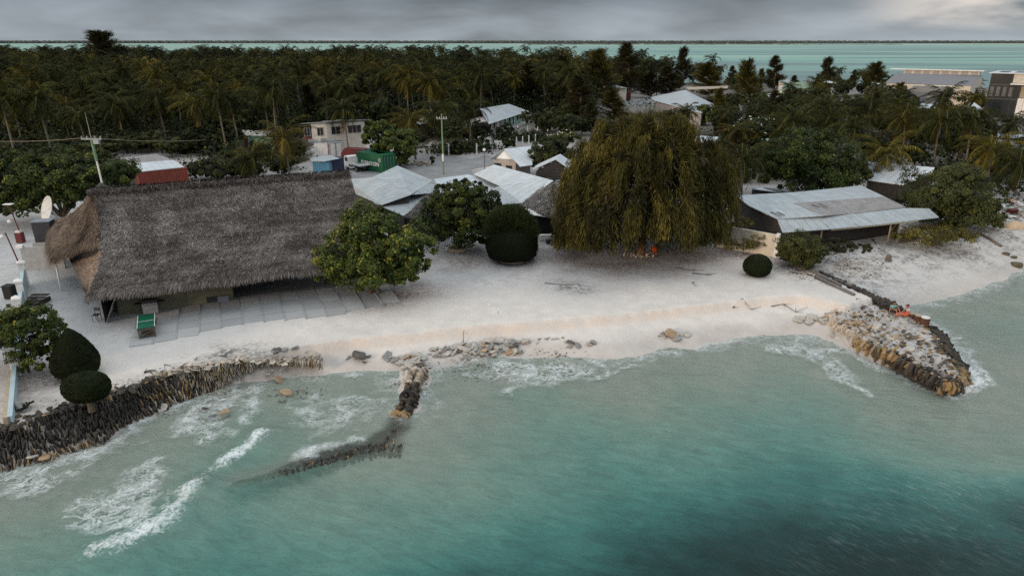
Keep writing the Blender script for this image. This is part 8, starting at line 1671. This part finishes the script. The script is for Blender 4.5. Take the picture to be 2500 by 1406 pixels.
# rubbish on the right beach
mb = MB()
for k in range(420):
    px = rs_.uniform(2400, 2530); q = G(px, 470 + (2530 - px) * .10 + rs_.uniform(8, 70)); s = .05 + .22 * rs_.random() ** 2; V, F_ = disc(rs_, s, s * .7, s * .5, 5, .3); mb.add(V + [q[0], q[1], tz(q[0], q[1]) + .05 + .1 * rs_.random()], F_, float(rs_.random()))
tag(mb.build('beach_rubbish', M['seawall'], org=(0, 0, 0)), 'scattered rubbish and rubble at the top of the right beach', kind='stuff')
M['pink'] = mat('faded_pink_board', (.58, .33, .26), (.45, .25, .2)); M['aqua'] = mat('aqua_cloth', (.22, .42, .36), (.16, .3, .27))
for px, py, sz, m, lab, nm in [(2468, 496, (1.5, .9, .06), 'pink', 'faded pink board propped in the beach rubbish', 'board'), (2492, 505, (.5, 1.0, .05), 'dish', 'pale broken panel right of the pink board', 'panel'), (2446, 537, (.9, .5, .25), 'white', 'white box lying at the left of the beach rubbish', 'foam_box'), (2462, 515, (.8, .6, .3), 'aqua', 'aqua coloured bundle in the beach rubbish', 'bundle'), (2470, 522, (.9, .6, .5), 'maroon', 'dark red crate in the beach rubbish', 'crate'), (2487, 522, (.5, .5, .4), 'slab_pale', 'pale block right of the dark red crate', 'block')]:
    q = G(px, py); z = tz(q[0], q[1]); a = rs_.random(); d = unit([math.cos(a), math.sin(a), .0]); w = unit(np.array([0, -.5 if sz[2] < .1 else rs_.normal(0, .1), 1])); v = unit(np.cross(w, d)); w = np.cross(d, v); mb = MB(); mb.box([q[0], q[1], z + sz[2] / 2 + (.3 if sz[2] < .1 else 0)], sz, d, v, w); tag(mb.build(nm, M[m]), lab, nm.replace('_', ' '))

# ---------------------------------------------------------------- the two people
def skin(name, nodes, edges, m, parent, sub=2):
    """nodes: [(x, y, z, radius)] -> one continuous skinned surface"""
    me = bpy.data.meshes.new(name); me.from_pydata([n[:3] for n in nodes], edges, []); o = bpy.data.objects.new(name, me); COL.objects.link(o)
    md = o.modifiers.new('s', 'SKIN'); md.use_smooth_shade = True; md.branch_smoothing = .3; me.update()
    if not me.skin_vertices: 
        bpy.context.view_layer.objects.active = o; bpy.ops.mesh.customdata_skin_add()
    for d, n in zip(me.skin_vertices[0].data, nodes): d.radius = (n[3], n[3]) if not isinstance(n[3], tuple) else n[3]; d.use_root = False
    me.skin_vertices[0].data[0].use_root = True; sb_ = o.modifiers.new('u', 'SUBSURF'); sb_.levels = sub; sb_.render_levels = sub
    bpy.context.view_layer.update(); dg = bpy.context.evaluated_depsgraph_get(); m2 = bpy.data.meshes.new_from_object(o.evaluated_get(dg)); bpy.data.objects.remove(o)
    m2.materials.clear(); m2.materials.append(m); q = bpy.data.objects.new(name, m2); COL.objects.link(q); q.parent = parent; ORG[q] = ORG[parent]; return q
def hand(nodes, edges, wrist, pd, side, up):
    """palm and five bent fingers from node index wrist; pd palm direction, side toward the thumb"""
    w = np.array(nodes[wrist][:3]); pd = unit(pd); side = unit(np.array(side) - pd * (np.array(side) @ pd)); up = np.cross(pd, side); p = w + pd * .05; nodes.append((*p, .030)); pi = len(nodes) - 1; edges.append((wrist, pi))
    p2 = w + pd * .085; nodes.append((*p2, .032)); p2i = len(nodes) - 1; edges.append((pi, p2i))
    for k, L_ in enumerate((.068, .078, .072, .058)):
        a = p2 + side * (.027 - .018 * k); b1_ = a + pd * .015; b2_ = b1_ + pd * L_ * .5 - up * .008; b3_ = b2_ + pd * L_ * .35 - up * .03
        i0 = len(nodes); nodes += [(*b1_, .010), (*b2_, .009), (*b3_, .008)]; edges += [(p2i, i0), (i0, i0 + 1), (i0 + 1, i0 + 2)]
    t1 = p + side * .035; t2 = t1 + side * .025 + pd * .03; i0 = len(nodes); nodes += [(*t1, .012), (*t2, .010)]; edges += [(pi, i0), (i0, i0 + 1)]
def person(label, base, J, skinm, shirt, shorts, hair, cap=None):
    r = empty('person', base, label, 'person'); g = lambda k: tuple(J[k])
    N_ = [(*g('pelvis'), .125), (*g('waist'), .115), (*g('chest'), .135), (*g('neck'), .055), (*g('chin'), .072), (*g('skull'), .098), (*g('crown'), .075)]; E_ = [(0, 1), (1, 2), (2, 3), (3, 4), (4, 5), (5, 6)]
    nose = np.array(J['skull']) + unit(J['face']) * .115 - [0, 0, .03]; N_.append((*nose, .016)); E_.append((5, 7))
    for s in 'LR':
        i = len(N_); N_ += [(*g('sh' + s), .058), (*g('el' + s), .040), (*g('wr' + s), .027)]; E_ += [(2, i), (i, i + 1), (i + 1, i + 2)]; hand(N_, E_, i + 2, np.array(J['wr' + s]) - np.array(J['el' + s]) * .999 + np.array(J.get('hd' + s, (0, 0, 0))), J.get('th' + s, (0, -1, 0)), None)
        i = len(N_); N_ += [(*g('hip' + s), .095), (*g('kn' + s), .058), (*g('an' + s), .038), (*g('toe' + s), .032)]; E_ += [(0, i), (i, i + 1), (i + 1, i + 2), (i + 2, i + 3)]
    body = skin('body', N_, E_, skinm, r, 2)
    S_ = [(*g('waist'), .135), (*g('chest'), .155), (*(np.array(J['neck']) - [0, 0, .04]), .07)]; SE = [(0, 1), (1, 2)]
    for s in 'LR':
        i = len(S_); m_ = np.array(J['sh' + s]) * .45 + np.array(J['el' + s]) * .55; S_ += [(*g('sh' + s), .074), (*m_, .062)]; SE += [(1, i), (i, i + 1)]
    skin('shirt', S_, SE, shirt, r, 1)
    S_ = [(*(np.array(J['pelvis']) * .75 + np.array(J['waist']) * .25), .145), (*g('pelvis'), .145)]; SE = [(0, 1)]
    for s in 'LR':
        i = len(S_); m_ = np.array(J['hip' + s]) * .3 + np.array(J['kn' + s]) * .7; S_ += [(*g('hip' + s), .112), (*m_, .084)]; SE += [(1, i), (i, i + 1)]
    skin('shorts', S_, SE, shorts, r, 1)
    f = unit(J['face']); sk_ = np.array(J['skull']); sd = unit(np.cross(f, [0, 0, 1]))
    o_ = ORG[r]
    for s in (-1, 1): MB().lathe(o_ + sk_ + f * .088 + sd * .036 * s + [0, 0, -.012], [(.002, 0), (.011, .006), (.002, .014)], 8).build('eye', M['hair'], body); MB().lathe(o_ + sk_ + sd * .1 * s + [0, 0, -.03], [(.008, 0), (.018, .025), (.008, .055)], 8).build('ear', skinm, body)
    MB().box(o_ + sk_ + f * .088 + [0, 0, -.062], (.045, .012, .01), sd).build('mouth', M['skin_red'], body)
    # hair as a cap of the skull
    V = []; na = 14
    for i in range(6):
        ph = i / 5 * 1.75
        for k in range(na): a = 2 * math.pi * k / na; d = np.array([math.cos(a) * math.sin(ph), math.sin(a) * math.sin(ph), math.cos(ph)]); cut = .03 if d @ f > .45 and ph > 1.1 else 0; V.append(o_ + sk_ + np.array([0, 0, .02]) - f * .012 + d * (.112 - cut))
    mb = MB(); mb.add(V, [[i * na + k, (i + 1) * na + k, (i + 1) * na + (k + 1) % na, i * na + (k + 1) % na] for i in range(5) for k in range(na)]); mb.build('hair' if cap is None else 'cap', hair if cap is None else cap, r, smooth=True)
    if cap is not None: MB().box(o_ + sk_ + f * .15 + [0, 0, .055], (.16, .11, .012), sd).build('cap_peak', cap, r)
    return r
bA = G(2176, 764, 1.12); bA[2] = 1.14
person('seated person in a teal shirt and dark shorts leaning on one straight arm', bA, dict(pelvis=(0, 0, .12), waist=(.0, 0, .27), chest=(.04, -.01, .47), neck=(.06, -.02, .63), chin=(.075, -.05, .70), skull=(.075, -.04, .79), crown=(.07, -.03, .86), face=(.35, -.9, -.15),
    shL=(-.13, -.02, .55), elL=(-.20, -.08, .33), wrL=(-.23, -.14, .10), thL=(1, 0, 0), shR=(.21, -.02, .55), elR=(.33, -.20, .48), wrR=(.22, -.36, .50), thR=(0, 0, 1),
    hipL=(-.07, -.05, .12), knL=(.06, -.38, .44), anL=(.10, -.52, .09), toeL=(.14, -.64, .04), hipR=(.10, -.04, .12), knR=(.30, -.36, .42), anR=(.34, -.50, .08), toeR=(.40, -.62, .04)), M['skin'], M['tee_teal'], M['shorts_dark'], M['hair'])
bB = G(2212, 772, 1.10); bB[2] = 1.12
person('seated person in a cap, pale shirt and orange shorts with legs stretched left', bB, dict(pelvis=(0, 0, .12), waist=(.06, 0, .26), chest=(.06, .0, .46), neck=(.0, -.0, .63), chin=(-.04, -.02, .69), skull=(-.045, -.02, .78), crown=(-.04, -.01, .85), face=(-1, -.25, -.1),
    shL=(.05, -.18, .54), elL=(.06, -.26, .32), wrL=(-.12, -.24, .19), thL=(0, 0, 1), shR=(.05, .18, .54), elR=(-.05, .26, .34), wrR=(-.22, .20, .22), thR=(0, 0, 1),
    hipL=(-.02, -.10, .11), knL=(-.45, -.14, .20), anL=(-.86, -.12, .07), toeL=(-.93, -.14, .17), hipR=(-.02, .09, .11), knR=(-.44, .06, .24), anR=(-.80, .02, .07), toeR=(-.88, .0, .17)), M['skin_red'], M['tee_grey'], M['shorts_orange'], M['hair'], cap=M['maroon'])
q = G(2196, 758, 1.1); r = empty('cloth_bag', q, 'dark blue bag between the two seated people', 'bag'); mb = MB(); V, F_ = disc(rs_, .26, .17, .24, 10, .08); mb.add(V + q + [0, 0, .12], F_); mb.build('bag', M['navy_cont'], r, smooth=True); MB().tube([q + [-.12, 0, .2], q + [0, 0, .36], q + [.12, 0, .2]], .012, 5).build('strap', M['navy_cont'], r)

# smoke drifting through the palms
sm_m = bpy.data.materials.new('smoke'); sm_m.use_nodes = True; t = sm_m.node_tree; t.nodes.remove(t.nodes['Principled BSDF']); pv = nn(t, 'ShaderNodeVolumePrincipled'); pv.inputs['Color'].default_value = (.55, .62, .72, 1)
tcn = nn(t, 'ShaderNodeTexCoord'); no = nn(t, 'ShaderNodeTexNoise', inp={'Scale': .09, 'Detail': 4, 'Roughness': .6, 'Distortion': 1.0}); t.links.new(tcn.outputs['Object'], no.inputs[0]); gm = nn(t, 'ShaderNodeTexCoord')
mp_ = nn(t, 'ShaderNodeMapping'); mp_.inputs['Location'].default_value = (-1, -1, -1); mp_.inputs['Scale'].default_value = (2, 2, 2); t.links.new(gm.outputs['Generated'], mp_.inputs[0]); ln = nn(t, 'ShaderNodeVectorMath', operation='LENGTH'); t.links.new(mp_.outputs[0], ln.inputs[0])
fo = nn(t, 'ShaderNodeMapRange', inp={'From Min': 1.0, 'From Max': .3}); t.links.new(ln.outputs['Value'], fo.inputs[0]); dn = nn(t, 'ShaderNodeMapRange', inp={'From Min': .46, 'From Max': .68, 'To Max': .055}); t.links.new(no.outputs[0], dn.inputs[0])
mu = nn(t, 'ShaderNodeMath', operation='MULTIPLY'); t.links.new(fo.outputs[0], mu.inputs[0]); t.links.new(dn.outputs[0], mu.inputs[1]); t.links.new(mu.outputs[0], pv.inputs['Density']); t.links.new(pv.outputs[0], t.nodes['Material Output'].inputs['Volume'])
c = GH(232, 188, 11.5); V = []; n1, n2 = 10, 16
for i in range(n1 + 1):
    for k in range(n2): a = math.pi * i / n1; b_ = 2 * math.pi * k / n2; V.append(c + np.array([30 * math.sin(a) * math.cos(b_), 9 * math.sin(a) * math.sin(b_), 9 * math.cos(a)]))
sm_o = mk('smoke', V, [[i * n2 + k, i * n2 + (k + 1) % n2, (i + 1) * n2 + (k + 1) % n2, (i + 1) * n2 + k] for i in range(n1) for k in range(n2)], sm_m); tag(sm_o, 'thin blue smoke drifting through the palms at upper left', kind='stuff')
